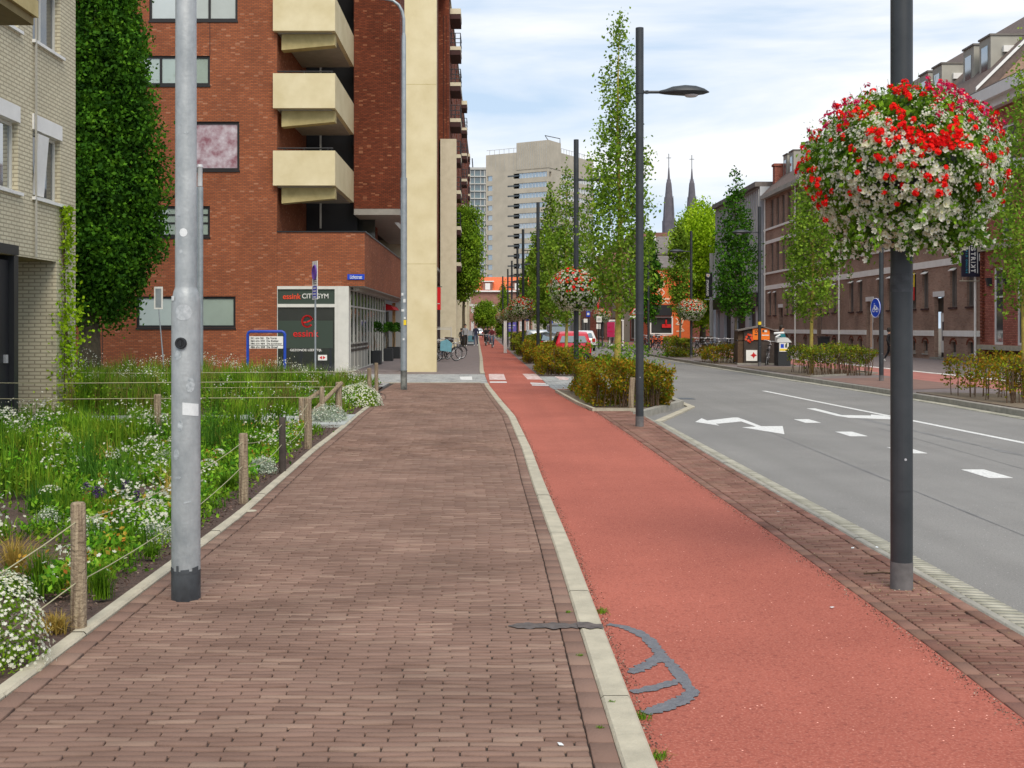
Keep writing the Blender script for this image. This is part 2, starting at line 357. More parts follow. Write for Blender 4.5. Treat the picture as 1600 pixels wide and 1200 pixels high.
# masonry
brick('brick_red', (.40, .122, .050), (.28, .080, .035), (.17, .08, .05), light=(.46, .22, .13), stain=.14, bw=.165, bh=.055)
brick('brick_red_dark', (.28, .066, .030), (.17, .040, .02), (.085, .04, .026), light=(.45, .19, .10), stain=.2, bw=.165, bh=.055)
brick('brick_yellow', (.65, .60, .44), (.58, .53, .385), (.38, .335, .24), bh=.07, bw=.22, msize=.012, stain=.1, bias=-.2)
brick('brick_brown', (.40, .255, .185), (.30, .185, .135), (.33, .25, .20), stain=.22, light=(.27, .15, .10))
brick('brick_pink', (.50, .19, .135), (.34, .10, .072), (.15, .07, .055), bh=.075, stain=.15)
brick('brick_far', (.34, .17, .13), (.27, .13, .10), (.25, .18, .15), bh=.12, bw=.4, stain=.15)
mat('cream', (.73, .645, .42), .8, c2=(.62, .53, .31), vscale=1.1, bump=.12, bscale=25, detail=10)
mat('cream_pale', (.72, .66, .49), .8, c2=(.62, .56, .40), vscale=2, bump=.15, bscale=25, detail=8)
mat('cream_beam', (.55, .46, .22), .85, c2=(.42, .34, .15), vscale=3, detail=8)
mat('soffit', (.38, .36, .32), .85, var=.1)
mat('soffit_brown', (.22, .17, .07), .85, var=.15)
mat('tower', (.47, .425, .345), .85, c2=(.38, .345, .28), vscale=.35, detail=8)
mat('tower_grey', (.44, .44, .42), .85, var=.1, vscale=.3)
mat('band', (.93, .92, .87), .75, c2=(.84, .82, .76), vscale=2)
mat('white_wood', (.78, .78, .76), .55, var=.05)
mat('grey_render', (.40, .39, .34), .8, c2=(.34, .33, .29), vscale=1.5)
mat('white_render', (.52, .55, .58), .8, c2=(.44, .47, .50), vscale=1)
mat('roof_brown', (.17, .125, .105), .85, c2=(.11, .08, .068), vscale=6)
mat('roof_orange', (.72, .16, .05), .8, c2=(.58, .115, .035), vscale=3)
mat('roof_grey', (.17, .15, .14), .85, var=.2, vscale=3)
mat('slate', (.13, .12, .14), .8, c2=(.085, .08, .10), vscale=.4)
mat('orange_paint', (.70, .14, .03), .7, var=.1)
mat('pale_paint', (.82, .62, .45), .7)
mat('black_paint', (.012, .013, .016), .5)
mat('shutter', (.17, .155, .14), .7, var=.15, vscale=2)
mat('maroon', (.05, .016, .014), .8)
# metal, plastic
mat('galv', (.43, .455, .465), .5, .2, c2=(.25, .275, .29), vscale=7, stretch=(1, 1, .5), bump=.12, bscale=40, detail=9)
mat('galv_far', (.36, .40, .43), .5, .4, c2=(.27, .31, .34), vscale=6)
mat('anthracite', (.040, .046, .052), .5, .1, c2=(.022, .027, .032), vscale=3, detail=7)
mat('pole_foot', (.16, .15, .15), .8, c2=(.10, .095, .095), vscale=9)
mat('black_band', (.02, .022, .026), .6, c2=(.06, .07, .08), vscale=12, detail=8)
mat('sticker', (.70, .73, .74), .5, var=.06, vscale=40)
mat('black_plastic', (.012, .012, .013), .35)
mat('dark_metal', (.03, .032, .036), .4, .3)
mat('frame_white', (.62, .62, .57), .5, var=.06)
mat('frame_black', (.010, .009, .010), .5)
mat('chrome', (.50, .51, .53), .35, .35)
mat('rubber', (.015, .015, .016), .8)
mat('blue_paint', (.008, .055, .40), .4)
mat('sign_blue', (.004, .055, .50), .4)
mat('sign_white', (.78, .78, .74), .5)
mat('sign_violet', (.13, .05, .34), .45)
mat('red_paint', (.62, .012, .012), .45)
mat('red_fabric', (.70, .010, .015), .8)
mat('orange_red', (.80, .07, .02), .5)
mat('sign_green', (.035, .055, .04), .5)
mat('navy', (.012, .012, .032), .5)
mat('cyan', (.02, .30, .42), .5)
mat('magenta', (.42, .01, .08), .45)
mat('purple_poster', (.12, .10, .42), .45)
mat('yellow_paint', (.85, .62, .02), .5)
mat('orange_flat', (.90, .20, .01), .5)
mat('lens', (.55, .57, .60), .2)
mat('letter_dark', (.03, .03, .03), .6)
mat('wood_post', (.40, .32, .215), .9, c2=(.13, .085, .055), vscale=14, bump=.8, bscale=50, detail=8, stretch=(3.2, 3.2, .22))
mat('wood_dark', (.07, .055, .045), .85, c2=(.04, .03, .026), vscale=6, bump=.3)
mat('rope', (.40, .38, .24), .9)
mat('bark', (.17, .135, .085), .9, c2=(.09, .075, .05), vscale=9, bump=.8, bscale=40, detail=7)
mat('bark_green', (.46, .37, .07), .9, c2=(.26, .20, .055), vscale=9, bump=.6, bscale=40, detail=7)
mat('stem', (.10, .06, .035), .9, var=.3, vscale=10)
mat('planter', (.022, .025, .028), .6)
# panes
pane('glass_pale', (.34, .42, .36), .18, var=.06)
pane('glass_curtain', (.50, .55, .53), .15, var=.05)
pane('glass_dark', (.012, .016, .014), .10)
pane('glass_room', (.05, .055, .055), .25)
pane('glass_sky', (.10, .14, .16), .55)
pane('glass_car', (.10, .15, .17), .22)
pane('glass_brownbldg', (.10, .095, .085), .12, var=.2, vscale=2)
pane('glass_tower', (.16, .21, .25), .5, var=.3, vscale=.3)
pane('glass_teal', (.04, .13, .15), .2, var=.3, vscale=.4)
pane('print_blind', (.26, .10, .13), .08, var=0, vscale=2.6, c2=(.60, .55, .60))
glass('glass_clear', (.55, .60, .56), .45)
glass('car_glass', (.20, .24, .26), .35)
# car paint, people
mat('car_red', (.62, .012, .035), .25, coat=.8); mat('car_black', (.012, .013, .016), .25, coat=.8)
mat('car_silver', (.50, .53, .56), .3, .5, coat=.6); mat('car_grey', (.10, .11, .12), .3, .3, coat=.6); mat('car_white', (.70, .71, .72), .3, coat=.6)
mat('tail_light', (.50, .01, .01), .3); mat('tarp', (.16, .38, .46), .7, var=.15, vscale=8)
mat('skin', (.52, .30, .21), .6); mat('hair_dark', (.025, .018, .013), .7); mat('hair_fair', (.30, .20, .10), .7)
for nme, c in dict(cloth_black=(.015, .015, .018), cloth_grey=(.30, .31, .33), cloth_navy=(.02, .025, .06), cloth_denim=(.07, .10, .16), cloth_maroon=(.16, .03, .035), cloth_teal=(.02, .20, .24), cloth_white=(.6, .6, .58)).items():
    mat(nme, c, .85, var=.15, vscale=20)
# foliage
def leafmat(name, cols, tr=.3, noise=.3, nscale=1.2, pos=None, clump=0, cscale=2.5): return island_mat(name, cols, .7, noise, nscale, transl=tr, pos=pos, spec=.12, clump=clump, cscale=cscale)
leafmat('leaf_hornbeam', [(.045, .10, .010), (.12, .23, .018), (.21, .34, .03), (.32, .44, .05)], clump=.4, cscale=2.2)
leafmat('leaf_dark', [(.008, .034, .004), (.03, .10, .008), (.07, .20, .012), (.17, .37, .02)], nscale=1.5, noise=.35, clump=.6, cscale=2.6)
leafmat('leaf_bright', [(.14, .26, .01), (.28, .46, .012), (.38, .56, .02), (.46, .60, .04)], nscale=.3, clump=.55, cscale=.8)
leafmat('leaf_mid', [(.07, .15, .012), (.18, .32, .02), (.34, .48, .035)], nscale=.6, clump=.55, cscale=1.3)
leafmat('leaf_hedge', [(.08, .05, .008), (.24, .13, .012), (.12, .20, .012), (.42, .19, .012), (.18, .30, .015), (.34, .30, .02)], nscale=2.2, noise=.4, clump=.35, cscale=4)
leafmat('leaf_hedge_green', [(.06, .09, .010), (.14, .20, .015), (.22, .31, .02), (.32, .19, .02)], nscale=2.2, noise=.4)
leafmat('leaf_garden', [(.014, .05, .005), (.05, .13, .008), (.12, .26, .012), (.23, .38, .025), (.36, .35, .04)], nscale=1.4, noise=.35, clump=.5, cscale=1.6)
leafmat('leaf_silver', [(.24, .30, .22), (.40, .47, .36), (.55, .60, .50)], noise=.2, nscale=5)
leafmat('leaf_straw', [(.40, .26, .05), (.52, .38, .10), (.30, .24, .05)], noise=.2, nscale=5)
leafmat('leaf_basket', [(.02, .065, .008), (.08, .17, .012), (.16, .31, .02), (.30, .50, .03)], nscale=4, noise=.4, clump=.5, cscale=5)
leafmat('petal_white', [(.80, .80, .60), (.88, .88, .74), (.93, .93, .86)], tr=.5, noise=.06, nscale=10)
leafmat('petal_red', [(.62, .004, .006), (.85, .008, .010), (.95, .03, .015)], tr=.25, noise=.15, nscale=8)
leafmat('petal_pink', [(.45, .008, .05), (.62, .012, .09), (.72, .03, .14)], tr=.25, noise=.15, nscale=8)
leafmat('petal_orange', [(.62, .05, .01), (.70, .12, .05), (.72, .20, .12)], tr=.25, noise=.15, nscale=8)
leafmat('petal_purple', [(.06, .025, .10), (.12, .06, .20)], tr=.2, noise=.15, nscale=8)
leafmat('flower_eye', [(.45, .42, .10), (.55, .50, .12)], tr=0, noise=.05)

def text(s, width, height, mtl, parent, loc, rot=(R(90), 0, 0), name='lettering', ext=.004, weight=0, spacing=1.0, flip=False):
    cu = bpy.data.curves.new('t', 'FONT'); cu.body = s; cu.extrude = 0.02; cu.offset = weight; cu.space_character = spacing
    cu.align_x = 'CENTER'; cu.align_y = 'CENTER'
    o = bpy.data.objects.new('t', cu); col.objects.link(o); bpy.context.view_layer.update()
    me = bpy.data.meshes.new_from_object(o.evaluated_get(bpy.context.evaluated_depsgraph_get()))
    bpy.data.objects.remove(o); bpy.data.curves.remove(cu)
    n = len(me.vertices); a = np.empty(n*3, np.float32); me.vertices.foreach_get('co', a); a = a.reshape(-1, 3)
    mn, mxx = a.min(0), a.max(0); a -= (mn+mxx)/2; a[:, 0] *= width/(mxx[0]-mn[0]); a[:, 1] *= height/(mxx[1]-mn[1]); a[:, 2] *= ext/.02
    if flip: a[:, 0] *= -1
    me.vertices.foreach_set('co', a.ravel()); me.materials.clear(); me.materials.append(mtl); me.update()
    ob = bpy.data.objects.new(name, me); col.objects.link(ob); ob.location = loc; ob.rotation_euler = rot
    if parent: ob.parent = parent
    return ob
# ------------------------------------------------------------------ ground
ZL, ZS, ZR = -.05, -.045, -.13         # bike lane, brick strip, carriageway
def struct(o): o['kind'] = 'structure'; return o
def interp(pts, y):
    pts = sorted(pts, key=lambda p: p[1])
    if y <= pts[0][1]: return pts[0][0]
    for a, b in zip(pts, pts[1:]):
        if y <= b[1]: return a[0]+(b[0]-a[0])*(y-a[1])/(b[1]-a[1])
    return pts[-1][0]
def sheet(name, left, right, z, m, n=80, y0=None, y1=None, thick=.1, power=2.2):
    """strip of ground between two plan curves, with a real edge thickness"""
    ylo = max(min(p[1] for p in left), min(p[1] for p in right)) if y0 is None else y0
    yhi = min(max(p[1] for p in left), max(p[1] for p in right)) if y1 is None else y1
    b = MB(); ys = [ylo+(yhi-ylo)*(i/n)**power for i in range(n+1)]
    for a, c in zip(ys, ys[1:]):
        la, lc, ra, rc = interp(left, a), interp(left, c), interp(right, a), interp(right, c)
        b.quad((la, a, z), (ra, a, z), (rc, c, z), (lc, c, z))
        b.quad((la, a, z-thick), (la, a, z), (lc, c, z), (lc, c, z-thick)); b.quad((ra, a, z), (ra, a, z-thick), (rc, c, z-thick), (rc, c, z))
    return struct(b.build(name, m, fix=False))
def kerb_line(name, left, right, z, m, y0, y1, step=1.0, thick=.2, gap=.006, h=None):
    b = MB(); y = y0
    while y < y1:
        e = min(y+step, y1); n = 3; jj = random.uniform(-.003, .003)
        for i in range(n):
            a = y+(e-gap-y)*i/n; c = y+(e-gap-y)*(i+1)/n
            la, lc, ra, rc = interp(left, a), interp(left, c), interp(right, a), interp(right, c); bv = .012
            zz = z+jj
            b.add([(la+bv, a, zz), (ra-bv, a, zz), (rc-bv, c, zz), (lc+bv, c, zz), (la, a, zz-bv), (ra, a, zz-bv), (rc, c, zz-bv), (lc, c, zz-bv), (la, a, zz-thick), (ra, a, zz-thick), (rc, c, zz-thick), (lc, c, zz-thick)],
                  [(0, 1, 2, 3), (4, 0, 3, 7), (1, 5, 6, 2), (8, 4, 7, 11), (5, 9, 10, 6)])
        y = e
        step_ = step
    return struct(b.build(name, m, fix=False))

# big base sheet out to the horizon
b = MB(); b.quad((-1500, -60, -.30), (1500, -60, -.30), (1500, 3000, -.30), (-1500, 3000, -.30)); struct(b.build('ground', M['earth']))

bl = [(.66, 2), (.62, 4.2), (.61, 8.5), (.575, 11.85), (.56, 15.3), (.47, 21), (.27, 25.5), (.02, 31.6), (-.05, 34), (-.22, 43), (-.36, 60), (-.70, 90), (-1.15, 130), (-2.2, 240)]
br = [(2.25, 2), (2.25, 4.9), (2.27, 5.9), (2.26, 9.4), (2.22, 12), (2.17, 16.6), (2.08, 22.3), (1.93, 27), (1.66, 31.6), (1.66, 40), (1.57, 53), (1.5, 60), (1.35, 90), (1.2, 110), (.4, 240)]
sheet('bike_path', bl, br, ZL, M['red_asphalt'], 140, 1.5, 240)
# carriageway: asphalt from under the left strip to the right kerb, and parking bays
sheet('road', [(2.6, -10), (2.6, 600)], [(12.6, -10), (12.6, 600)], ZR, M['asphalt'], 60, -10, 600)
# footpath bedding, kerbs
kl_in = [(-2.10, 2), (-2.10, 4.9), (-2.10, 9.8), (-2.26, 14.9), (-2.32, 18.6), (-2.39, 21), (-2.46, 26), (-2.62, 27.6), (-2.85, 28.6)]
kl_out = [(x-.085, y) for x, y in kl_in]
kr_l = [(x-.135, y) for x, y in bl]
kr_s = [(x-.24, y) for x, y in bl]
sheet('footpath_bed', kl_in, kr_l, -.012, M['joint'], 60, 1.5, 33.4)
kerb_line('kerb', kl_out, kl_in, .018, M['kerb'], 2, 28.6, 1.0)
kerb_line('kerb', kr_l, [(x-.006, y) for x, y in bl], .004, M['kerb'], 2, 33.2, 1.0)

def pavers(name, xl, xr, y0, y1, z, m, L_=.2, W_=.0515, along=False, gap=.0045, patches=(), x_off=lambda y: 0, lift=.0022):
    """one mesh of real bricks, each with its own tilt, height and worn edge"""
    V = []; Fc = []; y = y0; r = 0
    rr = random.Random(5)
    while y < y1:
        rough = 1.0
        for a, c in patches:
            if a < y < c: rough = 2.2
        yy = y+W_
        l, rgt = interp(xl, y), interp(xr, y); x = l-(rr.random()*.02+ (r % 2)*L_/2)
        wob = .006*math.sin(y*3.1)+.004*math.sin(y*7.7)
        while x < rgt:
            e = x+L_*(1+rr.uniform(-.02, .02)); a, c = max(x, l), min(e, rgt)
            if c-a > .02:
                g = gap*(rr.uniform(.35, .9)+(rr.random() < .4)*rr.uniform(.4, 1.25))*rough*1.1; gx = gap*rr.uniform(.35, 1.5)*rough*.8
                dz = [z+rr.gauss(0, lift*rough*.5)]*4; t1, t2 = rr.gauss(0, lift*.5*rough), rr.gauss(0, lift*.35*rough)
                zz = [dz[0]-t1-t2, dz[0]+t1-t2, dz[0]+t1+t2, dz[0]-t1+t2]
                ww = [wob+.003*math.sin(a*9+y*2), wob+.003*math.sin(c*9+y*2)]
                P = [(a+gx, y+g+ww[0]), (c-gx, y+g+ww[1]), (c-gx, yy-g+ww[1]), (a+gx, yy-g+ww[0])]
                base = len(V); bv = .0035
                cx, cy = (a+c)/2, (y+yy)/2
                for k, (p, q) in enumerate(P):
                    V.append((p+(bv if p < cx else -bv), q+(bv if q < cy+wob else -bv), zz[k]))
                for k, (p, q) in enumerate(P): V.append((p, q, zz[k]-.004))
                for k, (p, q) in enumerate(P): V.append((p, q, z-.02))
                Fc.append((base, base+1, base+2, base+3))
                for k in range(4):
                    j = (k+1) % 4
                    Fc.append((base+4+k, base+4+j, base+j, base+k)); Fc.append((base+8+k, base+8+j, base+4+j, base+4+k))
            x = e
        y = yy; r += 1
    return struct(np_mesh(name, V, Fc, m))
pavers('footpath', [(x+.11, y) for x, y in kl_in], kr_s, 2.6, 27.6, 0, M['paver'], patches=[(14.2, 16.6), (21.5, 24.5), (27, 30)])
pavers('footpath', [(x+.11, y) for x, y in kl_in], kr_s, 27.6, 33.3, 0, M['paver'], L_=.2, patches=[(27, 30)])
# soldier courses along both kerbs
def soldiers(name, xl, xr, y0, y1, z, m, L_=.205):
    V = []; Fc = []; y = y0; rr = random.Random(3)
    while y < y1:
        e = y+L_; g = .004; a, c = interp(xl, y+L_/2), interp(xr, y+L_/2); h = z+rr.gauss(0, .0012)
        P = [(interp(xl, y)+g, y+g), (interp(xr, y)-g, y+g), (interp(xr, e)-g, e-g), (interp(xl, e)+g, e-g)]; base = len(V)
        for k, (p, q) in enumerate(P): V.append((p+(.003 if k in (0, 3) else -.003), q+(.003 if k < 2 else -.003), h))
        for p, q in P: V.append((p, q, h-.004))
        for p, q in P: V.append((p, q, z-.02))
        Fc.append((base, base+1, base+2, base+3))
        for k in range(4):
            j = (k+1) % 4; Fc += [(base+4+k, base+4+j, base+j, base+k), (base+8+k, base+8+j, base+4+j, base+4+k)]
        y = e
    return struct(np_mesh(name, V, Fc, m))
soldiers('paver_border', kr_s, kr_l, 2.6, 33, .001, M['paver'])
soldiers('paver_border', kl_in, [(x+.105, y) for x, y in kl_in], 2.6, 27.6, .001, M['paver'])

# brick strip between bike path and road
sl = [(x, y) for x, y in br]
kx = [(2.86, 2), (2.84, 12.5), (2.83, 14.1), (2.88, 21.8), (2.88, 24)]
kxr = [(2.93, 2), (2.91, 12.5), (2.90, 14.1), (2.92, 21.2), (2.92, 24)]
gxr = [(3.10, 2), (3.08, 9), (3.05, 12.5), (3.02, 20.4), (3.02, 24)]
sheet('strip_bed', sl, kx, ZS-.012, M['joint'], 60, 1.5, 31)
soldiers('paver_border', sl, [(x+.09, y) for x, y in sl], 2.6, 23, ZS+.001, M['paver_brown'])
soldiers('paver_border', [(x-.09, y) for x, y in kx], kx, 2.6, 22.4, ZS+.001, M['paver_brown'])
pavers('paved_strip', [(x+.095, y) for x, y in sl], [(x-.095, y) for x, y in kx], 2.6, 31, ZS, M['paver_brown'])
kerb_line('kerb', kx, kxr, ZS+.004, M['kerb_grey'], 2, 21.3, 1.0)
# ribbed gutter of upright bricks, sloping down to the road
V = []; Fc = []; y = 2.0
while y < 20.3:
    e = y+.075; a0, a1, c0, c1 = interp(kxr, y), interp(gxr, y), interp(kxr, e), interp(gxr, e); base = len(V); g = .0085
    V += [(a0+.004, y+g, ZS), (a1, y+g, ZS-.008), (c1, e-g, ZS-.008), (c0+.004, e-g, ZS), (a0+.004, y+g, -.2), (a1, y+g, -.2), (c1, e-g, -.2), (c0+.004, e-g, -.2)]
    Fc += [(base, base+1, base+2, base+3)]+[(base+4+k, base+4+(k+1) % 4, base+(k+1) % 4, base+k) for k in range(4)]; y = e
struct(np_mesh('gutter', V, Fc, M['gutter']))
sheet('gutter_bed', kxr, [(x-.006, y) for x, y in gxr], -.062, M['joint'], 30, 2, 20.3)
# build-out island with splayed kerb
isl = [(1.98, 22.9), (2.95, 22.9), (4.2, 25.8), (4.2, 30.2), (1.78, 30.2)]
b = MB(); b.prism([(x, y, -.03) for x, y in isl], (0, 0, -.2)); struct(b.build('planting_bed', M['verge']))
def kerb_path(pts, w, z, h, m, name='kerb', step=1.0):
    b = MB()
    for p, q in zip(pts, pts[1:]):
        p, q = Vector(p), Vector(q); d = (q-p); Ln = d.length; d.normalize(); nrm = Vector((-d.y, d.x)); n = max(1, round(Ln/step))
        for i in range(n):
            a, c = p+d*(Ln*i/n+.004), p+d*(Ln*(i+1)/n-.004)
            b.prism([(a.x, a.y, z), (c.x, c.y, z), (c.x+nrm.x*w, c.y+nrm.y*w, z), (a.x+nrm.x*w, a.y+nrm.y*w, z)], (0, 0, -h))
    return struct(b.build(name, m))
kerb_path([(2.88, 21.9), (4.25, 25.2), (4.25, 30.3)], .16, .0, .3, M['kerb_grey'])
kerb_path([(2.98, 20.5), (4.44, 24.9), (4.44, 30.4)], .15, ZR+.03, .2, M['kerb'])
kerb_path([(2.1, 22.75), (1.93, 24.7), (1.74, 29.4)], .07, .01, .2, M['kerb'])
kerb_path([(2.1, 22.75), (2.9, 22.75)], .06, .004, .2, M['kerb'])
# side-street crossing in grey pavers, both sides of the bike path
sheet('paving_bed', [(-9.4, 33.3), (-9.4, 39.6)], [(x-.01, y) for x, y in bl], -.012, M['joint'], 10, 33.3, 39.6)
pavers('crossing_paving', [(-9.4, 33), (-9.4, 40)], [(x-.012, y) for x, y in bl], 33.4, 39.6, .002, M['grey_paver'], L_=.3, W_=.2, gap=.012)
sheet('paving_bed', [(x+.01, y) for x, y in br], [(4.3, 30), (4.3, 40)], ZL-.012, M['joint'], 10, 30.6, 38.8)
pavers('crossing_paving', [(x+.012, y) for x, y in br], [(4.3, 30), (4.3, 40)], 30.7, 38.8, ZL+.003, M['grey_paver'], L_=.3, W_=.2, gap=.012)
kerb_path([(-4.2, 33.35), (-.25, 33.35)], .1, .012, .2, M['kerb'])
# paving in front of the tower block
sheet('far_footpath', [(-12, 39.6), (-12, 240)], [(x-.14, y) for x, y in bl], -.004, M['far_paving'], 40, 39.6, 240)
kerb_line('kerb', [(x-.16, y) for x, y in bl], [(x, y) for x, y in bl], .02, M['kerb'], 39.7, 240, 4.0)
# median with tree beds beyond the crossing
sheet('median', [(x, y) for x, y in br], [(3.9, 38.8), (3.4, 240)], ZL-.003, M['far_paving'], 30, 38.8, 240)
# right-hand side: verge, red bike path, brick footpath
xr = [(10.36, -5), (10.36, 22.3), (10.4, 26), (10.3, 31.8), (10.1, 38.4), (9.85, 49.7), (9.7, 60), (9.9, 80), (10.2, 120), (11, 400)]
sheet('verge', xr, [(13.3, -5), (13.3, 400)], -.006, M['far_paving'], 50, -5, 400, thick=.2)
kerb_line('kerb', [(x-.1, y) for x, y in xr], [(x, y) for x, y in xr], .01, M['kerb_grey'], 10, 240, 2.0)
kerb_line('kerb', [(x-.32, y) for x, y in xr], [(x-.11, y) for x, y in xr], ZR+.02, M['gutter'], 10, 120, 1.0)
sheet('far_bike_path', [(13.2, -5), (13.2, 240)], [(15.5, -5), (15.5, 240)], -.002, M['far_red'], 20, -5, 240)
sheet('far_footpath', [(15.5, -5), (15.5, 400)], [(23.2, -5), (23.2, 400)], .012, M['far_paving'], 20, -5, 400)
kerb_line('kerb', [(15.44, -5), (15.44, 400)], [(15.56, -5), (15.56, 400)], .022, M['band'], 20, 120, 4.0)
for pts in ([(10.5, 37.5), (13.4, 40.2), (13.3, 46.5), (10.2, 47.5)], [(10.5, 18), (12.9, 18), (12.9, 27.5), (10.55, 28.5)], [(10.1, 50.5), (12.9, 50.5), (12.9, 56), (9.95, 56)], [(9.9, 61), (12.9, 61), (12.9, 68), (9.9, 68)]):
    b = MB(); b.prism([(x, y, .012) for x, y in pts], (0, 0, -.2)); struct(b.build('planting_bed', M['verge']))
kerb_path([(10.5, 37.3), (13.5, 40.0), (13.5, 42)], .14, .05, .2, M['kerb_grey'])
# brick apron by the sign pole
b = MB(); b.poly([(10.45, 29.5, 0.0), (13.2, 31, 0), (13.2, 37.2, 0), (10.4, 36.2, 0)]); struct(b.build('brick_apron', M['apron']))

# road and path markings (sheets 4 mm up)
def marking(pts, org, sc, m=M['paint'], z0=ZR, name='road_marking'):
    b = MB(); b.prism([gp(org[0]+x/sc, org[1]+y/sc, z0+.004) for x, y in pts], (0, 0, -.003)); return struct(b.build(name, m))
S = 6.154
marking([(655, 610), (715, 575), (770, 597), (1020, 568), (1065, 568), (1135, 592), (1290, 652), (1495, 650), (1512, 728), (1105, 662), (1240, 655), (1095, 605), (850, 628), (885, 645)], (980, 560), S)
marking([(250, 603), (330, 603), (590, 668), (870, 672), (865, 662), (1010, 674), (1180, 700), (1100, 709), (650, 692), (540, 675)], (1220, 540), S)
b = MB()
for p, q in [((7.50, 31.5), (7.62, 28)), ((7.62, 28), (8.02, 17.2)), ((8.02, 17.2), (8.45, 4))]:
    b.prism([(p[0]-.06, p[1], ZR+.004), (p[0]+.06, p[1], ZR+.004), (q[0]+.06, q[1], ZR+.004), (q[0]-.06, q[1], ZR+.004)], (0, 0, -.003))
struct(b.build('road_marking', M['paint']))
for y in (20.95, 18.35, 15.85, 13.25, 10.6, 8.0):
    b = MB(); b.prism([(5.74, y, ZR+.004), (6.02, y, ZR+.004), (6.02, y+.78, ZR+.004), (5.74, y+.78, ZR+.004)], (0, 0, -.003)); struct(b.build('road_marking', M['paint']))
for org, pts in (((740, 560), [(145, 150), (290, 150), (310, 205), (152, 205)]), ((740, 560), [(155, 222), (316, 222), (321, 233), (157, 233)]),
                 ((740, 560), [(470, 148), (600, 148), (665, 205), (520, 200)]), ((740, 560), [(545, 232), (690, 238), (700, 246), (550, 243)]), ((740, 560), [(555, 250), (715, 250), (726, 264), (565, 260)])):
    marking(pts, org, S, M['worn_paint'] if pts[0][1] < 200 else M['paint'], ZL)
marking([(780, 172), (870, 178), (920, 190), (905, 208), (830, 205)], (740, 560), S, M['worn_paint'], ZL+.004)
marking([(1150, 208), (1290, 205), (1295, 245), (1160, 240)], (560, 560), 7.27, M['paint'], 0.003)
marking([(400, 328), (480, 320), (560, 335), (545, 345), (470, 345), (480, 333)], (1220, 540), S, M['paint'], ZR)
# joints and repairs in the asphalt
def ribbon(pts, w, z, m, name, seed=1, jag=.25):
    rr = random.Random(seed); b = MB(); n = len(pts); Lp = []; Rp = []
    for i in range(n):
        p = Vector(pts[i]); d = (Vector(pts[min(i+1, n-1)])-Vector(pts[max(i-1, 0)])).normalized(); nn = Vector((-d.y, d.x))
        ww = (w[i] if hasattr(w, '__len__') else w)*(1+rr.uniform(-jag, jag)); Lp.append((p+nn*ww/2).to_tuple()); Rp.append((p-nn*ww/2).to_tuple())
    for i in range(n-1): b.quad((*Lp[i], z), (*Rp[i], z), (*Rp[i+1], z), (*Lp[i+1], z))
    return b.build(name, m, fix=True)
def dens(pts, k=6):
    o = []
    for a, c in zip(pts, pts[1:]):
        for i in range(k): o.append((a[0]+(c[0]-a[0])*i/k, a[1]+(c[1]-a[1])*i/k))
    return o+[pts[-1]]
def z7(pts, z0=ZL): return [gp(740+x/3.428, 850+y/3.428, z0).to_2d().to_tuple() for x, y in pts]
for i, (pts, w) in enumerate([(z7([(720, 432), (800, 445), (880, 475), (935, 510), (985, 570), (1010, 605), (1060, 650), (1110, 710), (1150, 770), (1185, 800)]), .062),
                  (z7([(1000, 600), (950, 640), (900, 665), (840, 695)]), .075), (z7([(1100, 735), (1020, 760), (920, 785), (845, 797)]), .062), (z7([(1185, 790), (1120, 840), (1020, 880), (915, 912)]), .08)]):
    pts = dens(pts, 9); n = len(pts)
    ws = [w*(.55+.45*min(1, 4*min(k, n-1-k)/n+.3)) for k in range(n)]
    struct(ribbon(pts, ws, ZL+.0035+.0006*i, M['tar'], 'crack_sealant', i, .30))
b = MB(); y_ = 6.17
for xa, xb_, z_, m_ in ((.10, .245, .0045, 0), (.2452, .408, .0048, 0), (.4082, .4695, .0048, 0), (.4697, .605, .0092, 0)):
    n = 9; up = []; dn_ = []
    for i in range(n+1):
        t = i/n; x = xa+(xb_-xa)*t; e_ = .055+.012*math.sin(x*40)+.008*math.sin(x*97); e_ *= min(1, (x-.085)*14); sh = -.9*max(0, x-.5)**1.0*.35
        up.append((x, y_+sh+e_, z_)); dn_.append((x, y_+sh-e_*(.95+.1*math.sin(x*61)), z_))
    b.poly(up+dn_[::-1])
struct(b.build('crack_sealant', M['tar_dark']))
for (xa, ya, xb, yb, w) in ((4.7, 22, 4.35, 5, .022), (6.7, 20, 6.3, 6, .02), (7.0, 24, 7.3, 12, .12)):
    struct(ribbon(dens([(xa, ya), (xb, yb)], 30), w, ZR+.002, mat('joint%d' % int(xa*10), (.14, .14, .14), .8, var=.2, vscale=3) if w < .1 else mat('patch%d' % int(xa*10), (.175, .173, .17), .85, var=.2, vscale=3), 'road_joint', int(xa*10), .5))
# grit and crumbs gathered along the path edges
gr_ = np.random.default_rng(9); n = 7000; y = 3+24*gr_.random(n)**1.5; sd_ = gr_.random(n) < .5
xx_ = np.where(sd_, np.interp(y, [p[1] for p in bl], [p[0] for p in bl])+.012+abs(gr_.normal(0, .028, n)), np.interp(y, [p[1] for p in br], [p[0] for p in br])-.008-abs(gr_.normal(0, .04, n)))
rng = gr_; V, Fq = leaf_quads(np.stack([xx_, y, np.full(n, ZL+.003)], 1), .009, .8, dirs=np.stack([np.cos(y*991), np.sin(y*991), 0*y], 1))
tag(np_mesh('grit', V, Fq, island_mat('gritmat', [(.06, .035, .03), (.14, .08, .06), (.25, .17, .12), (.45, .40, .33)], pos=[0, .5, .85, 1])), 'fine grit gathered along both edges of the red bike path', 'grit', kind='stuff')
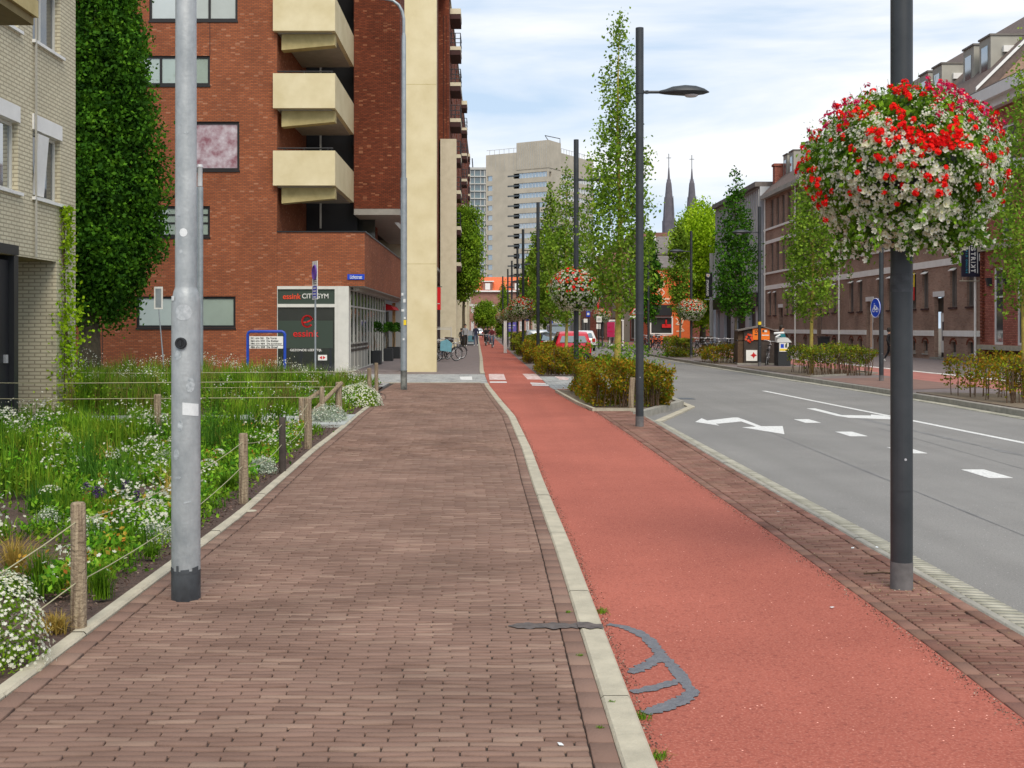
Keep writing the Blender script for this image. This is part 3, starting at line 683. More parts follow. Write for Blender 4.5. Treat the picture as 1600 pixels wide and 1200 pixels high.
# garden ground
b = MB(); N = 70
def gz(x, y): return .0+.05*math.sin(x*2.3+y*.7)*math.sin(y*1.9)+.03*math.sin(x*7+y*5)
xs = [-2.17-(i/24)**1.4*15 for i in range(25)]; ys = [2+31*(j/N)**1.3 for j in range(N+1)]
V = []; Fc = []
for j, y in enumerate(ys):
    for i, x in enumerate(xs):
        off = interp(kl_out, y)+2.185
        V.append((x+off, y, -.01+(gz(x, y)*min(1, i/2) if i else 0)))
for j in range(N):
    for i in range(24): a = j*25+i; Fc.append((a, a+25, a+26, a+1))
struct(np_mesh('garden_soil', V, Fc, M['soil']))
# pale garden path across the beds
b = MB(); b.prism([(-13, 18.7, .03), (-2.36, 18.7, .03), (-2.42, 20.9, .03), (-13, 20.1, .03)], (0, 0, -.2)); struct(b.build('garden_path', M['concrete_tile']))
sheet('garden_path', [(-12, 31), (-12, 33.3)], [(-2.9, 31), (-2.9, 33.3)], .006, M['light_paving'], 4, 31.2, 33.3)
# ------------------------------------------------------------------ buildings
def Xf(px, Y): return (px-HX)*Y/F
def Zf(py, Y): return H-(py-HY)*Y/F
fnY = lambda Y0: (lambda u, z, d: (u, Y0+d, z))           # wall facing the camera
fnX = lambda X0, s: (lambda u, z, d: (X0+s*d, u, z))      # wall along the street; s = inward sign
def win_y(parent, x0, x1, z0, z1, Y, fm, pm, bars=(), hb=(), fw=.06, depth=.08, label=None):
    f = MB(); y0, y1 = Y, Y+.06
    f.box(x0, x0+fw, y0, y1, z0, z1); f.box(x1-fw, x1, y0, y1, z0, z1); f.box(x0+fw, x1-fw, y0, y1, z0, z0+fw); f.box(x0+fw, x1-fw, y0, y1, z1-fw, z1)
    for t in bars: f.box(x0+(x1-x0)*t-fw/2, x0+(x1-x0)*t+fw/2, y0+.002, y1-.002, z0+fw, z1-fw)
    for t in hb: f.box(x0+fw, x1-fw, y0+.006, y1-.006, z0+(z1-z0)*t-fw/3, z0+(z1-z0)*t+fw/3)
    o = f.build('window', fm, parent)
    if label: o['label'] = label
    p = MB(); p.box(x0+fw*.8, x1-fw*.8, y0+.03, y0+.045, z0+fw*.8, z1-fw*.8); p.build('pane', pm, o); return o
def win_x(parent, y0, y1, z0, z1, X, s, fm, pm, bars=(), hb=(), fw=.06, name='window', pname='pane'):
    f = MB(); a, c = sorted((X, X+s*.06))
    f.box(a, c, y0, y0+fw, z0, z1); f.box(a, c, y1-fw, y1, z0, z1); f.box(a, c, y0+fw, y1-fw, z0, z0+fw); f.box(a, c, y0+fw, y1-fw, z1-fw, z1)
    for t in bars: f.box(a+.002, c-.002, y0+(y1-y0)*t-fw/2, y0+(y1-y0)*t+fw/2, z0+fw, z1-fw)
    for t in hb: f.box(a+.006, c-.006, y0+fw, y1-fw, z0+(z1-z0)*t-fw/3, z0+(z1-z0)*t+fw/3)
    o = f.build(name, fm, parent); p = MB(); a, c = sorted((X+s*.03, X+s*.045))
    p.box(a, c, y0+fw*.8, y1-fw*.8, z0+fw*.8, z1-fw*.8); p.build(pname, pm, o); return o

# === tall red brick apartment block with the gym on its corner
YF = 41.1; T = empty('apartment_block', (0, 0, 0), 0, 'tall red brick apartment block with cream concrete balconies over a corner gym', 'apartment block')
K = YF/F
X0, X1, TOP = Xf(40, YF), Xf(433, YF), 28.5
fx = lambda p: (p-HX)*K
fz = lambda p: H-(p-HY)*K
wins = [(233, 371, -40, 32, (.36, .68), (), 'glass_curtain'), (190, 328, 87, 133, (.44, .75), (), 'glass_pale'), (302, 374, 190, 266, (), (), 'print_blind'),
        (190, 328, 322, 370, (.44,), (.45, .72), 'glass_pale'), (213, 368, 463, 512, (), (), 'glass_pale'), (60, 150, 322, 370, (.5,), (), 'glass_pale'), (233, 371, -170, -110, (.36, .68), (), 'glass_curtain')]
w = MB(); w.wall(X0, X1, -.3, TOP, [(fx(a), fx(b_), fz(d), fz(c)) for a, b_, c, d, *_ in wins], fnY(YF), .14)
w.quad((X1, YF, 5.0), (X1, 47.6, 5.0), (X1, 47.6, TOP), (X1, YF, TOP))
w.quad((X0, YF, -.3), (X0, 190, -.3), (X0, 190, TOP), (X0, YF, TOP))
w.build('wall', M['brick_red'], T)
for i, (a, b_, c, d, bars, hb, pm) in enumerate(wins):
    win_y(T, fx(a), fx(b_), fz(d), fz(c), YF+.05, M['frame_black'], M[pm], bars, hb, fw=.085, label='window with a printed purple-grey blind' if pm == 'print_blind' else None)
    s_ = MB(); s_.box(fx(a)-.02, fx(b_)+.02, YF-.03, YF+.12, fz(d)-.07, fz(d)-.005); s_.build('window_sill', M['frame_black'], T)
j = MB(); j.box(fx(328)-.012, fx(328)+.012, YF-.004, YF+.01, fz(87), fz(34)); j.box(fx(160)-.012, fx(160)+.012, YF-.004, YF+.01, 0, fz(478)); j.build('movement_joint', M['frame_black'], T)
# right-hand part standing back at 46.5 m, over the arcade
YB = 46.5; XS = -3.3; xb0 = Xf(553, YB)
w = MB(); zb = Zf(326, YB)
XN, XW = -3.62, -4.12
w.quad((xb0, YB, zb), (XN, YB, zb), (XN, YB, TOP), (xb0, YB, TOP)); w.quad((XN, YB, zb), (XN, 50, zb), (XN, 50, TOP), (XN, YB, TOP)); w.quad((XN, 50, zb), (XW, 50, zb), (XW, 50, TOP), (XN, 50, TOP)); w.quad((XW, 50, zb), (XW, 93.7, zb), (XW, 93.7, TOP), (XW, 50, TOP)); w.quad((XW, 93.7, 16.85), (XS, 93.7, 16.85), (XS, 93.7, TOP), (XW, 93.7, TOP)); w.quad((XW, 95.5, zb), (XS, 95.5, zb), (XS, 95.5, 16.85), (XW, 95.5, 16.85)); w.quad((XS, 93.7, 16.85), (XS, 95.5, 16.85), (XS, 95.5, TOP), (XS, 93.7, TOP)); w.quad((XW, 93.7, 16.85), (XW, 95.5, 16.85), (XS, 95.5, 16.85), (XS, 93.7, 16.85))
w.quad((xb0, YB, zb), (xb0, YB+1.5, zb), (xb0, YB+1.5, TOP), (xb0, YB, TOP))
# street side: brick up to 190 m away, standing on pillars
holes = []
for i in range(12):
    y = 99.5+i*7.2
    for k in range(7): holes.append((y, y+2.2, 7.6+3*k, 9.4+3*k))
w.wall(95.5, 190, zb, TOP, [h for h in holes], fnX(XS, -1), .2)
w.quad((XS, 190, -.2), (X0, 190, -.2), (X0, 190, TOP), (XS, 190, TOP))
w.build('rear_wall', M['brick_red_dark'], T)
p = MB()
for h in holes: p.box(XS-.22, XS-.18, h[0], h[1], h[2], h[3])
p.build('street_glazing', M['glass_room'], T)
r = MB(); r.box(X0-.1, X1+.1, YF-.1, 190, TOP, TOP+.25); r.box(X1+.1, XN+.1, YB-.1, 93.6, TOP, TOP+.25); r.box(X1+.1, XS+.1, 93.6, 190, TOP, TOP+.25); r.build('roof', M['grey_render'], T)
s_ = MB(); s_.box(xb0, XN-.01, YB+.01, 49.9, zb-.25, zb-.001); s_.box(xb0, XW-.01, 49.9, 95.4, zb-.25, zb-.001); s_.box(xb0, XS, 95.6, 190, zb-.25, zb-.001); s_.build('arcade_soffit', M['soffit'], T)
# recess back wall, dark glazing
g_ = MB(); g_.box(X1+.01, xb0, 47.6, 47.7, 5.6, TOP); g_.build('recess_glazing', M['black_paint'], T)
f = MB()
for k in range(9):
    zz = 7.0+2.75*k
    for px in (446, 470, 500): f.box(Xf(px, 47.6), Xf(px, 47.6)+.07, 47.5, 47.58, zz-1.3, zz+1.4)
f.build('recess_frames', M['frame_white'], T)
# balconies
zb_list = [fz(291)+2.743*k for k in range(8)]
for k, z0 in enumerate(zb_list):
    x0, x1 = fx(428.5), fx(525); z1 = z0+1.235; yb = YB-.02
    bm_ = MB(); bm_.box(x0, x1, YF-.25, YF-.12, z0, z1); bm_.box(x1-.13, x1, YF-.12, yb, z0, z1); bm_.box(x0, x1-.13, YF-.12, yb, z0, z0+.16)
    bal = bm_.build('balcony', M['cream'], T)
    bb = MB(); q = [(fx(439), 0, z0-.02), (fx(522.5), 0, z0-.02), (fx(522.5), 0, z0-.42), (fx(439), 0, z0-.60)]
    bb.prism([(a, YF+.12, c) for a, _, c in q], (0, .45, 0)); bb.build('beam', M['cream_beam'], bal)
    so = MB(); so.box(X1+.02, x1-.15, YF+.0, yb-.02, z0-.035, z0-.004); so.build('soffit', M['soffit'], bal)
    ra = MB(); ra.tube([(x0+.1, YF+.06, z1+.13), (fx(520), YF+.06, z1+.13)], .022, 6)
    for px in (430, 445, 475, 512, 518): ra.tube([(fx(px), YF+.06, z1-.3), (fx(px), YF+.06, z1+.13)], .016, 6)
    ra.build('rail', M['dark_metal'], bal)
# first-floor terrace and gym box
GX = fx(570); gx = fx(545); zt, zs = fz(363), fz(447); gl = fx(430)
w = MB()
w.box(X1+.005, GX, YF, YF+.3, zs, zt); w.box(GX-.3, GX, YF+.3, 62, zs, zt); w.build('parapet', M['brick_red'], T)
c = MB(); c.box(X1-.0, GX+.03, YF-.03, YF+.33, zt+.001, zt+.045); c.box(GX-.33, GX+.03, YF+.33, 62, zt+.001, zt+.045); c.build('coping', M['dark_metal'], T)
c = MB(); c.box(X1, GX-.3, YF+.3, 62, zs+.05, zs+.6); c.box(gx-.1, GX-.01, YF+.06, 62, zs-.03, zs+.04); c.build('terrace_slab', M['soffit'], T)
f = MB(); f.box(gx+.12, gx+.32, YF+.35, 60, zs-.16, zs-.035); f.build('soffit_beam', M['soffit'], T)
# terrace back wall pieces
p = MB(); p.box(X1, fx(553), 48.6, 48.7, zs+.6, 6.6); p.build('terrace_glazing', M['glass_dark'], T)
p = MB(); p.box(Xf(588, 63), XS-.05, 63, 63.1, Zf(375, 63), Zf(349, 63)); p.build('terrace_window', M['glass_dark'], T)
p = MB(); p.box(Xf(565, 51.5), Xf(587, 51.5), 51.5, 52.4, 3.6, zb-.3); p.build('terrace_pier', M['brick_red_dark'], T)
p = MB(); p.box(Xf(588, 63), XS-.05, 62.9, 63, Zf(407, 63), Zf(375.5, 63)); p.build('terrace_panel', M['cream_pale'], T)
p = MB(); p.box(Xf(588, 63), XS-.05, 62.93, 63, Zf(348.5, 63), zb-.27); p.build('terrace_lintel', M['soffit'], T)
# shop front facing the camera
SF = empty('shop_front'); SF.parent = T; SF['label'] = 'glazed corner shop front of the gym'
f = MB(); a, e = fx(430), fx(527)
f.box(X1+.005, a+.09, YF-.02, YF+.1, -.2, zs-.003); f.box(fx(523), fx(527), YF-.02, YF+.1, -.2, zs-.003); f.box(a+.09, fx(523), YF-.02, YF+.1, zs-.11, zs-.003)
f.box(a+.09, fx(523), YF-.02, YF+.1, fz(480), fz(475)); f.build('frame', M['frame_white'], SF)
c = MB(); c.box(fx(527)+.004, gx, YF-.03, YF+.5, -.2, zs-.003); c.build('corner_post', M['frame_white'], SF)
sg = MB(); sg.box(a+.09, fx(523), YF+.03, YF+.06, fz(475)+.002, zs-.11); sgo = sg.build('fascia_panel', M['sign_green'], SF)
text('essink', fx(470)-fx(442), .20, M['orange_red'], sgo, (fx(456), YF+.018, fz(463)), weight=.012)
text('CITYGYM', fx(513)-fx(472), .17, M['sign_white'], sgo, (fx(492.5), YF+.018, fz(462.5)), weight=.004)
gw = MB(); gw.box(a+.09, fx(523), YF+.03, YF+.05, 0, fz(480)); gwo = gw.build('shop_window', M['glass_dark'], SF)
fr = MB(); fr.box(a+.1, fx(520), YF+.024, YF+.028, fz(544), fz(501)); fr.build('frosted_band', M['sign_green'], gwo)
text('essink', fx(498)-fx(458), .24, M['red_paint'], gwo, (fx(478), YF+.012, fz(521)), weight=.008)
text('GEZONDE LEEFSTIJL', fx(503)-fx(453), .105, M['sign_white'], gwo, (fx(478), YF+.012, fz(547.5)), weight=.01)
lg = MB(); cx, cz, rr_ = fx(480), fz(502), .19         # round letter mark
arc = [(cx+rr_*math.cos(t)*(.95), cz+rr_*math.sin(t)*1.02) for t in np.linspace(R(20), R(320), 26)]
sw = [(cx-rr_*.75, cz-rr_*.25), (cx-.02, cz-.03), (cx+rr_*.7, cz+rr_*.2), (cx+rr_*.72, cz+rr_*.62)]
for pl, wd in ((arc, .032), (sw, .026)):
    for i in range(len(pl)-1):
        p_, q_ = Vector(pl[i]), Vector(pl[i+1]); d_ = (q_-p_).normalized(); n_ = Vector((-d_.y, d_.x))*wd
        e_ = d_*.01; p_, q_ = p_-e_, q_+e_
        lg.quad((p_.x+n_.x, YF+.014, p_.y+n_.y), (p_.x-n_.x, YF+.014, p_.y-n_.y), (q_.x-n_.x, YF+.014, q_.y-n_.y), (q_.x+n_.x, YF+.014, q_.y+n_.y))
lg.build('emblem', M['red_paint'], gwo)
# side glazing, 12 bays
f = MB(); yE = 55.5; n = 12
for i in range(n+1):
    y = YF+.5+(yE-YF-.5)*i/n; f.box(gx-.07, gx+.01, y-.02, y+.02, 0, zs-.04)
for z in (.02, fz(480)+.05, zs-.1): f.box(gx-.06, gx+.01, YF+.5, yE, z-.03, z+.03)
f.build('side_frame', M['frame_white'], SF)
g_ = MB(); g_.box(gx-.04, gx-.03, YF+.5, yE, 0, zs-.05); g_.build('side_glass', M['glass_clear'], SF)
f = MB()
for i in range(5):
    y = YF+.55+(yE-YF-.5)*i/n; y2 = y+(yE-YF-.5)/n-.08
    for z in (.95, .78): f.box(gx+.001, gx+.015, y+.12, y2, z-.045, z+.045)
    
f.build('vent_slot', M['black_plastic'], SF)
lp = MB()
for i in range(5):
    y = YF+.55+(yE-YF-.5)*i/n; y2 = y+(yE-YF-.5)/n-.06; lp.box(gx-.028, gx-.006, y, y2, .05, 1.05)
lp.build('kick_panel', M['grey_render'], SF)
# interior seen through the glass
fl = MB(); fl.box(X1, gx-.1, YF+.2, 70, -.02, .03); fl.build('gym_floor', M['soffit'], T)
iw = MB(); iw.box(-8.9, -8.8, YF+.2, 75, 0, zs); iw.build('inner_wall', M['soffit'], T)
iw = MB(); iw.box(-8.9, -5.2, 72, 72.1, 0, 5); iw.build('arcade_end_wall', M['tower_grey'], T)
iw = MB(); iw.box(-7.6, -6.3, 71.9, 71.98, 0, 2.6); iw.build('arcade_shop_window', M['glass_room'], T)
iw = MB(); iw.box(Xf(613, 60), Xf(617.5, 60), 60, 60.2, 0, 2.9); iw.build('timber_post', mat('timber', (.50, .30, .12), .7, var=.2, vscale=8), T)
for y in (50, 59, 66, 74):
    c = MB(); c.box(-6.9, -6.1, y, y+.5, .03, zs-.03); c.build('arcade_column', M['cream'], T)
fl = MB(); fl.box(gx-.1, XS-.05, YF+.5, 115, .0, .012); fl.build('arcade_floor', M['far_paving'], T)
wl = MB(); wl.box(-5.4, -5.2, 76, 190, 0, zb-.3); wl.build('arcade_wall', M['maroon'], T)
aw = MB(); aw.prism([(-5.6, 57, 2.5), (-4.75, 57, 2.5), (-4.85, 57, 2.66), (-5.2, 57, 2.8), (-5.6, 57, 2.8)], (0, 3.5, 0)); aw.build('awning', M['red_fabric'], T)
# pillars
def pillar(px0, px1, Y, ztop, dep, lab, m='cream'):
    c = MB(); x0, x1 = Xf(px0, Y), Xf(px1, Y)
    c.box(x0, x1, Y, Y+dep, -.1, ztop); o = c.build('pillar', M[m], T); o['label'] = lab
    if Y < 50:
        for z in (3.9, 10.4, 16.9): jn = MB(); jn.box(x0, x1, Y-.002, Y+.003, z, z+.018); jn.build('panel_joint', M['cream_beam'], o)
    return o
pillar(632, 682, 41.7, TOP+1.5, .55, 'tall cream concrete pillar nearest the corner')
pillar(688, 713, 93, Zf(217, 93), .6, 'shorter cream pillar further along', 'cream_pale')
for px0, px1, Y in ((712, 723.5, 116), (722.5, 730, 135), (728.5, 733.5, 165)): pillar(px0, px1, Y, 5.6, .8, 'low pale arcade pillar', 'cream_pale')
w = MB(); w.box(XS+.02, XS+.25, 96, 190, 5.2, 6.3); w.build('arcade_beam', M['cream_pale'], T)
# street-side balconies in three stacks
for (Y, xo, dep) in ((96, -2.4, 3.4), (135, -2.65, 3.4), (176, -3.0, 3.4)):
    for k in range(8):
        z0 = 28.1-3.0*k
        if z0 < 7 : continue
        bal = MB(); bal.box(XS+.01, xo, Y, Y+dep, z0-.35, z0-.05 if k else z0+.1); bo = bal.build('balcony', M['cream_pale'], T)
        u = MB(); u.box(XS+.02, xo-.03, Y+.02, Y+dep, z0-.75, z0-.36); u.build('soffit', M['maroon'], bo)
        if k:
            ra = MB(); 
            for zz in (.25, .6, 1.05): ra.tube([(XS+.02, Y+.03, z0+zz), (xo-.03, Y+.03, z0+zz), (xo-.03, Y+dep, z0+zz)], .035, 5)
            for xx in (XS+.1, (XS+xo)/2, xo-.03): ra.tube([(xx, Y+.03, z0-.1), (xx, Y+.03, z0+1.05)], .035, 5)
            ra.build('rail', M['dark_metal'], bo)
# downpipe-like recess line and stair slot on the first pier
d = MB(); d.box(XW+.35, XW+.40, 93.66, 93.69, 16.9, 27); d.box(XW+.62, XW+.65, 93.66, 93.69, 16.9, 27); d.build('movement_joint', M['maroon'], T)
# street name plate, hung on the parapet
np_ = MB(); np_.box(fx(543), fx(569.5), YF-.03, YF-.008, fz(437), fz(428.5)); o = np_.build('street_name_plate', M['sign_blue'])
tag(o, 'small blue street name plate on the brick parapet above the gym corner', 'street sign')
text('Lichtstraat', fx(566)-fx(547), .125, M['sign_white'], o, (fx(556.5), YF-.034, fz(432.8)), weight=.008)
# red banner hanging in the arcade
bn = MB(); bn.box(Xf(682.2, 80), Xf(688.6, 80), 80, 80.06, Zf(484, 80), Zf(449, 80)); o = bn.build('hanging_banner', M['red_fabric']); tag(o, 'narrow red banner hanging between the two tall cream pillars', 'banner')
br_ = MB(); br_.tube([(XS, 80.03, Zf(448, 80)), (Xf(682, 80), 80.03, Zf(448, 80))], .03, 6); br_.build('bracket', M['dark_metal'], o)
ln = MB(); ln.box(Xf(683.5, 80), Xf(687, 80), 79.98, 79.995, Zf(475, 80), Zf(473.8, 80)); ln.build('lettering', M['sign_white'], o)

# === yellow brick building at the left edge
Yb = empty('yellow_brick_building', (0, 0, 0), 0, 'pale yellow brick building at the left edge with a dark green door', 'building')
XL, YE = -8.17, 22.73
def yk(px): return 8.17*F/(HX-px)
storey = [(3.95, 5.14), (6.76, 7.95), (9.57, 10.8)]
wy = [(yk(51), yk(94)), (yk(-30), yk(28)), (yk(-190), yk(-60))]
holes = [(a, b_, z0, z1+.3) for a, b_ in wy for z0, z1 in storey]
zsof = H+(512-409)*yk(88)/F
w = MB(); w.wall(11, YE, zsof, 13, holes, fnX(XL, -1), .13)
w.wall(yk(88), YE, -.2, zsof, [], fnX(XL, -1))
w.quad((XL, YE, -.2), (XL-6, YE, -.2), (XL-6, YE, 13), (XL, YE, 13))
w.quad((XL, yk(88), -.2), (XL-1.6, yk(88), -.2), (XL-1.6, yk(88), zsof), (XL, yk(88), zsof))
w.quad((XL, 11, -.2), (XL-6, 11, -.2), (XL-6, 11, 13), (XL, 11, 13)); w.quad((XL-1.6, 11, -.2), (XL-1.6, yk(88), -.2), (XL-1.6, yk(88), zsof), (XL-1.6, 11, zsof))
w.build('wall', M['brick_yellow'], Yb)
rf = MB(); rf.box(XL-6, XL+.15, 10.9, YE+.1, 13, 13.3); rf.build('roof', M['grey_render'], Yb)
so = MB(); so.box(XL-1.6, XL-.002, 11, yk(88)-.004, zsof-.002, zsof+.1); so.build('porch_soffit', M['soffit_brown'], Yb)
for a, b_ in wy:
    for si, (z0, z1) in enumerate(storey):
        win_x(Yb, a, b_, z0, z1, XL-.10, -1, M['frame_white'], M['glass_sky'] if si == 0 and b_ < 20.5 else M['glass_room'], (.45,), fw=.055)
        if si < 2:
            r_ = MB(); r_.box(XL-.11, XL+.03, a-.02, b_+.04, z1+.01, z1+.29); r_.build('roller_box', M['white_wood'], Yb)
        s_ = MB(); s_.box(XL-.1, XL+.06, a-.03, b_+.12, z0-.06, z0-.005); s_.build('window_sill', M['white_wood'], Yb)
# tilted open casement
cs = MB(); a, b_ = yk(56), yk(72); cs.box(0, .03, 0, b_-a, 0, 1.1); o = cs.build('open_casement', M['white_wood'], Yb); o.location = (XL-.07, a, 4.0); o.rotation_euler = (0, R(5), 0)
# balcony over the top left corner
yn, zc0, zc1, xo = 17.6, H+(512-28)*.00865, 0, 0
Yq = 16.6; xo = Xf(60, Yq); b2 = MB(); b2.box(XL+.01, xo, 11, Yq, Zf(28, Yq), Zf(2, Yq)); b2.build('balcony', M['cream_beam'], Yb)
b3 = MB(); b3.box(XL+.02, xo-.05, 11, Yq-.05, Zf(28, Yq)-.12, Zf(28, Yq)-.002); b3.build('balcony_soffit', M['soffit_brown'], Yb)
# dark porch and door
dp = MB(); Yd = yk(26); xd = XL-.02
dp.box(XL-1.5, XL+.04, 12, Yd, H+(512-399)*Yd/F, H+(512-384)*Yd/F); dp.box(XL-.25, XL+.03, Yd-.18, Yd, -.1, H+(512-400)*Yd/F); dp.build('porch_frame', M['dark_metal'], Yb)
dr = MB(); dr.box(XL-.12, XL-.06, 14, Yd-.19, 0, 2.75); do = dr.build('door', M['black_paint'], Yb); hd = MB(); hd.box(XL-.06, XL-.02, Yd-.4, Yd-.3, 1.0, 1.14); hd.build('handle', M['chrome'], do)
dn = MB(); dn.tube([(XL-.1, yk(30), 0), (XL-.1, yk(30), zsof-.05)], .045, 8); dn.tube([(XL+.05, yk(52), zsof+.02), (XL+.05, yk(52), 13)], .022, 6); dn.build('downpipe', M['grey_render'], Yb)

# === brown brick terrace on the right
WX = 22.5; B = empty('brown_brick_terrace', (0, 0, 0), 0, 'long brown brick block with white bands, narrow windows and grey dormers', 'building')
Y0, Y1 = 52.6, 94.3; EA = 12.1
holes = []; gwin = []; uwin = []; base_w = []; doors = []
y = 57.7-10.45
for kbay in range(5):
    d = 57.7+10.45*(kbay-0)
    for rel in (-3.7, -1.85, 1.85, 3.55, 7.0-.0):
        pass
yy = [53.9, 55.9]
for kbay in range(4):
    d = 57.7+10.45*kbay
    if d+.8 < Y1: doors.append(d)
    yy += [d+1.8, d+3.5, d+7.05, d+8.7]
for y in yy:
    if Y0+.3 < y < Y1-.6: gwin.append((y-.42, y+.42, 2.6, 4.55)); base_w.append((y-.33, y+.33, .28, .92))
y = Y0+.9
while y < Y1-.8:
    uwin.append((y-.42, y+.42, 6.08, 8.3)); uwin.append((y-.42, y+.42, 9.62, 11.8)); y += 1.74
dh = [(d-.62, d+.62, .12, 3.15) for d in doors]
w = MB(); w.wall(Y0, Y1, 0, EA, gwin+uwin+base_w+dh, fnX(WX, 1), .22)
w.quad((WX, Y0, 0), (WX+10, Y0, 0), (WX+10, Y0, EA), (WX, Y0, EA)); w.poly([(WX, Y0, EA), (WX+5, Y0, EA+5.2), (WX+10, Y0, EA)])
w.quad((WX, Y1, 0), (WX+10, Y1, 0), (WX+10, Y1, EA), (WX, Y1, EA)); w.poly([(WX, Y1, EA), (WX+5, Y1, EA+5.2), (WX+10, Y1, EA)])
w.build('wall', M['brick_brown'], B)
for h in gwin+uwin:
    win_x(B, *h, WX+.12, 1, M['shutter'], M['glass_brownbldg'], (.5,) if h in gwin else (), fw=.07)
for h in gwin:
    v = MB(); ym = (h[0]+h[1])/2; v.prism([(WX+.1, ym-.28, h[3]-.02), (WX-.16, ym-.28, h[3]-.16), (WX-.14, ym-.28, h[3]-.2), (WX+.12, ym-.28, h[3]-.06)], (0, .56, 0)); v.build('vent_hood', M['band'], B)
    s_ = MB(); s_.box(WX-.07, WX+.1, h[0]-.08, h[1]+.08, h[2]-.09, h[2]-.006); s_.build('window_sill', M['maroon'], B)
q = MB()
for h in base_w: q.box(WX+.16, WX+.2, h[0], h[1], h[2], h[3])
q.build('basement_window', M['glass_room'], B)
q = MB()
for h in base_w: 
    q.box(WX+.1, WX+.15, h[0], h[0]+.07, h[2], h[3]); q.box(WX+.1, WX+.15, h[0]+.07, h[1], h[2], h[2]+.12); q.box(WX-.05, WX+.1, h[0]-.05, h[1]+.05, h[2]-.07, h[2]-.006)
q.build('basement_frame', M['grey_render'], B)
q = MB()
for h in base_w:      # arched brick heads
    ym = (h[0]+h[1])/2
    for i in range(5):
        t0, t1 = R(180-36*i), R(144-36*i); q.prism([(WX-.02, ym+.36*math.cos(t0), h[3]-.13+.22*math.sin(t0)), (WX-.02, ym+.48*math.cos(t0), h[3]-.13+.34*math.sin(t0)), (WX-.02, ym+.48*math.cos(t1), h[3]-.13+.34*math.sin(t1)), (WX-.02, ym+.36*math.cos(t1), h[3]-.13+.22*math.sin(t1))], (.019, 0, 0))
q.build('arch', M['brick_red_dark'], B)
def band_segments(z0, z1, cuts, name='stone_band', t=.05, m='band'):
    b_ = MB(); y = Y0
    for a, c in sorted(cuts)+[(Y1, Y1)]:
        if a > y: b_.box(WX-t, WX-.001, y, a, z0, z1)
        y = max(y, c)
    b_.build(name, M[m], B)
band_segments(1.18, 1.46, [(d-.62, d+.62) for d in doors]); band_segments(4.66, 5.0, []); band_segments(8.36, 8.62, []); band_segments(5.9, 6.06, [], t=.09); band_segments(9.44, 9.6, [], t=.09)
for d in doors:
    do = MB(); do.box(WX+.3, WX+.36, d-.5, d+.5, .35, 2.35); dd = do.build('door', M['band'] if d < 70 else M['navy'], B); f = MB(); f.box(WX+.27, WX+.3, d-.15, d+.25, .95, 1.9); f.build('door_glass', M['navy'], dd)
    l_ = MB(); l_.box(WX-.03, WX+.1, d-.72, d+.72, 3.16, 3.42); l_.build('lintel', M['white_wood'], B)
    st = MB(); st.box(WX-.25, WX+.3, d-.6, d+.6, 0, .12); st.build('doorstep', M['kerb_grey'], B)
    bk = MB(); bk.box(WX+.37, WX+.42, d-.62, d+.62, .12, 3.15); bk.box(WX+.22, WX+.36, d-.62, d+.62, 2.4, 3.1); bk.build('door_recess', M['glass_dark'], B)
for d in (53.1, 73.8, 84.4, 93.7):
    p_ = MB(); p_.tube([(WX-.12, d, .1), (WX-.12, d, EA)], .055, 8); p_.build('downpipe', M['band'], B)
# gutter, roof
gt_ = MB(); gt_.box(WX-.35, WX, Y0-.1, Y1+.1, EA-.05, EA+.28); gt_.build('gutter', M['grey_render'], B)
rf = MB(); rf.prism([(WX-.3, Y0+.05, EA+.29), (WX+5, Y0+.05, EA+5.5), (WX+10.3, Y0+.05, EA+.29)], (0, Y1-Y0-.1, 0)); rf.build('roof', M['roof_brown'], B)
vg = MB(); vg.prism([(WX-.3, Y0-.05, EA+.32), (WX+5, Y0-.05, EA+5.56), (WX+5, Y0-.05, EA+5.72), (WX-.3, Y0-.05, EA+.48)], (0, .09, 0)); vg.build('verge_board', M['white_wood'], B)
for k in range(7):
    for q_, off in enumerate((0, 1.9)):
        y = 54.6+5.9*k+off
        if y > Y1-1.4: continue
        dm = MB(); x0 = WX+1.25; dm.box(x0, x0+4.4 if q_ == 0 else x0+3.4, y, y+1.25, EA+1.1, EA+3.35); dm_o = dm.build('dormer', M['grey_render'], B)
        cp = MB(); cp.box(x0-.06, x0+4.5, y-.05, y+1.3, EA+3.352, EA+3.44); cp.build('dormer_cap', M['shutter'], dm_o)
        fw_ = MB(); fw_.box(x0-.03, x0-.005, y+.28, y+.98, EA+1.45, EA+2.95); fo = fw_.build('dormer_window', M['glass_sky'], dm_o)
        if q_ == 0 and k < 4:
            v = MB(); v.box(x0+.55, x0+1.9, y-.16, y-.002, EA+2.55, EA+2.85); v.build('blind_box', M['white_wood'], dm_o)
ch = MB(); ch.box(WX+.6, WX+1.3, Y1-1, Y1-.3, EA, EA+2.6); ch.box(WX+.52, WX+1.38, Y1-1.08, Y1-.22, EA+2.6, EA+2.8); ch.build('chimney', M['brick_pink'], B)

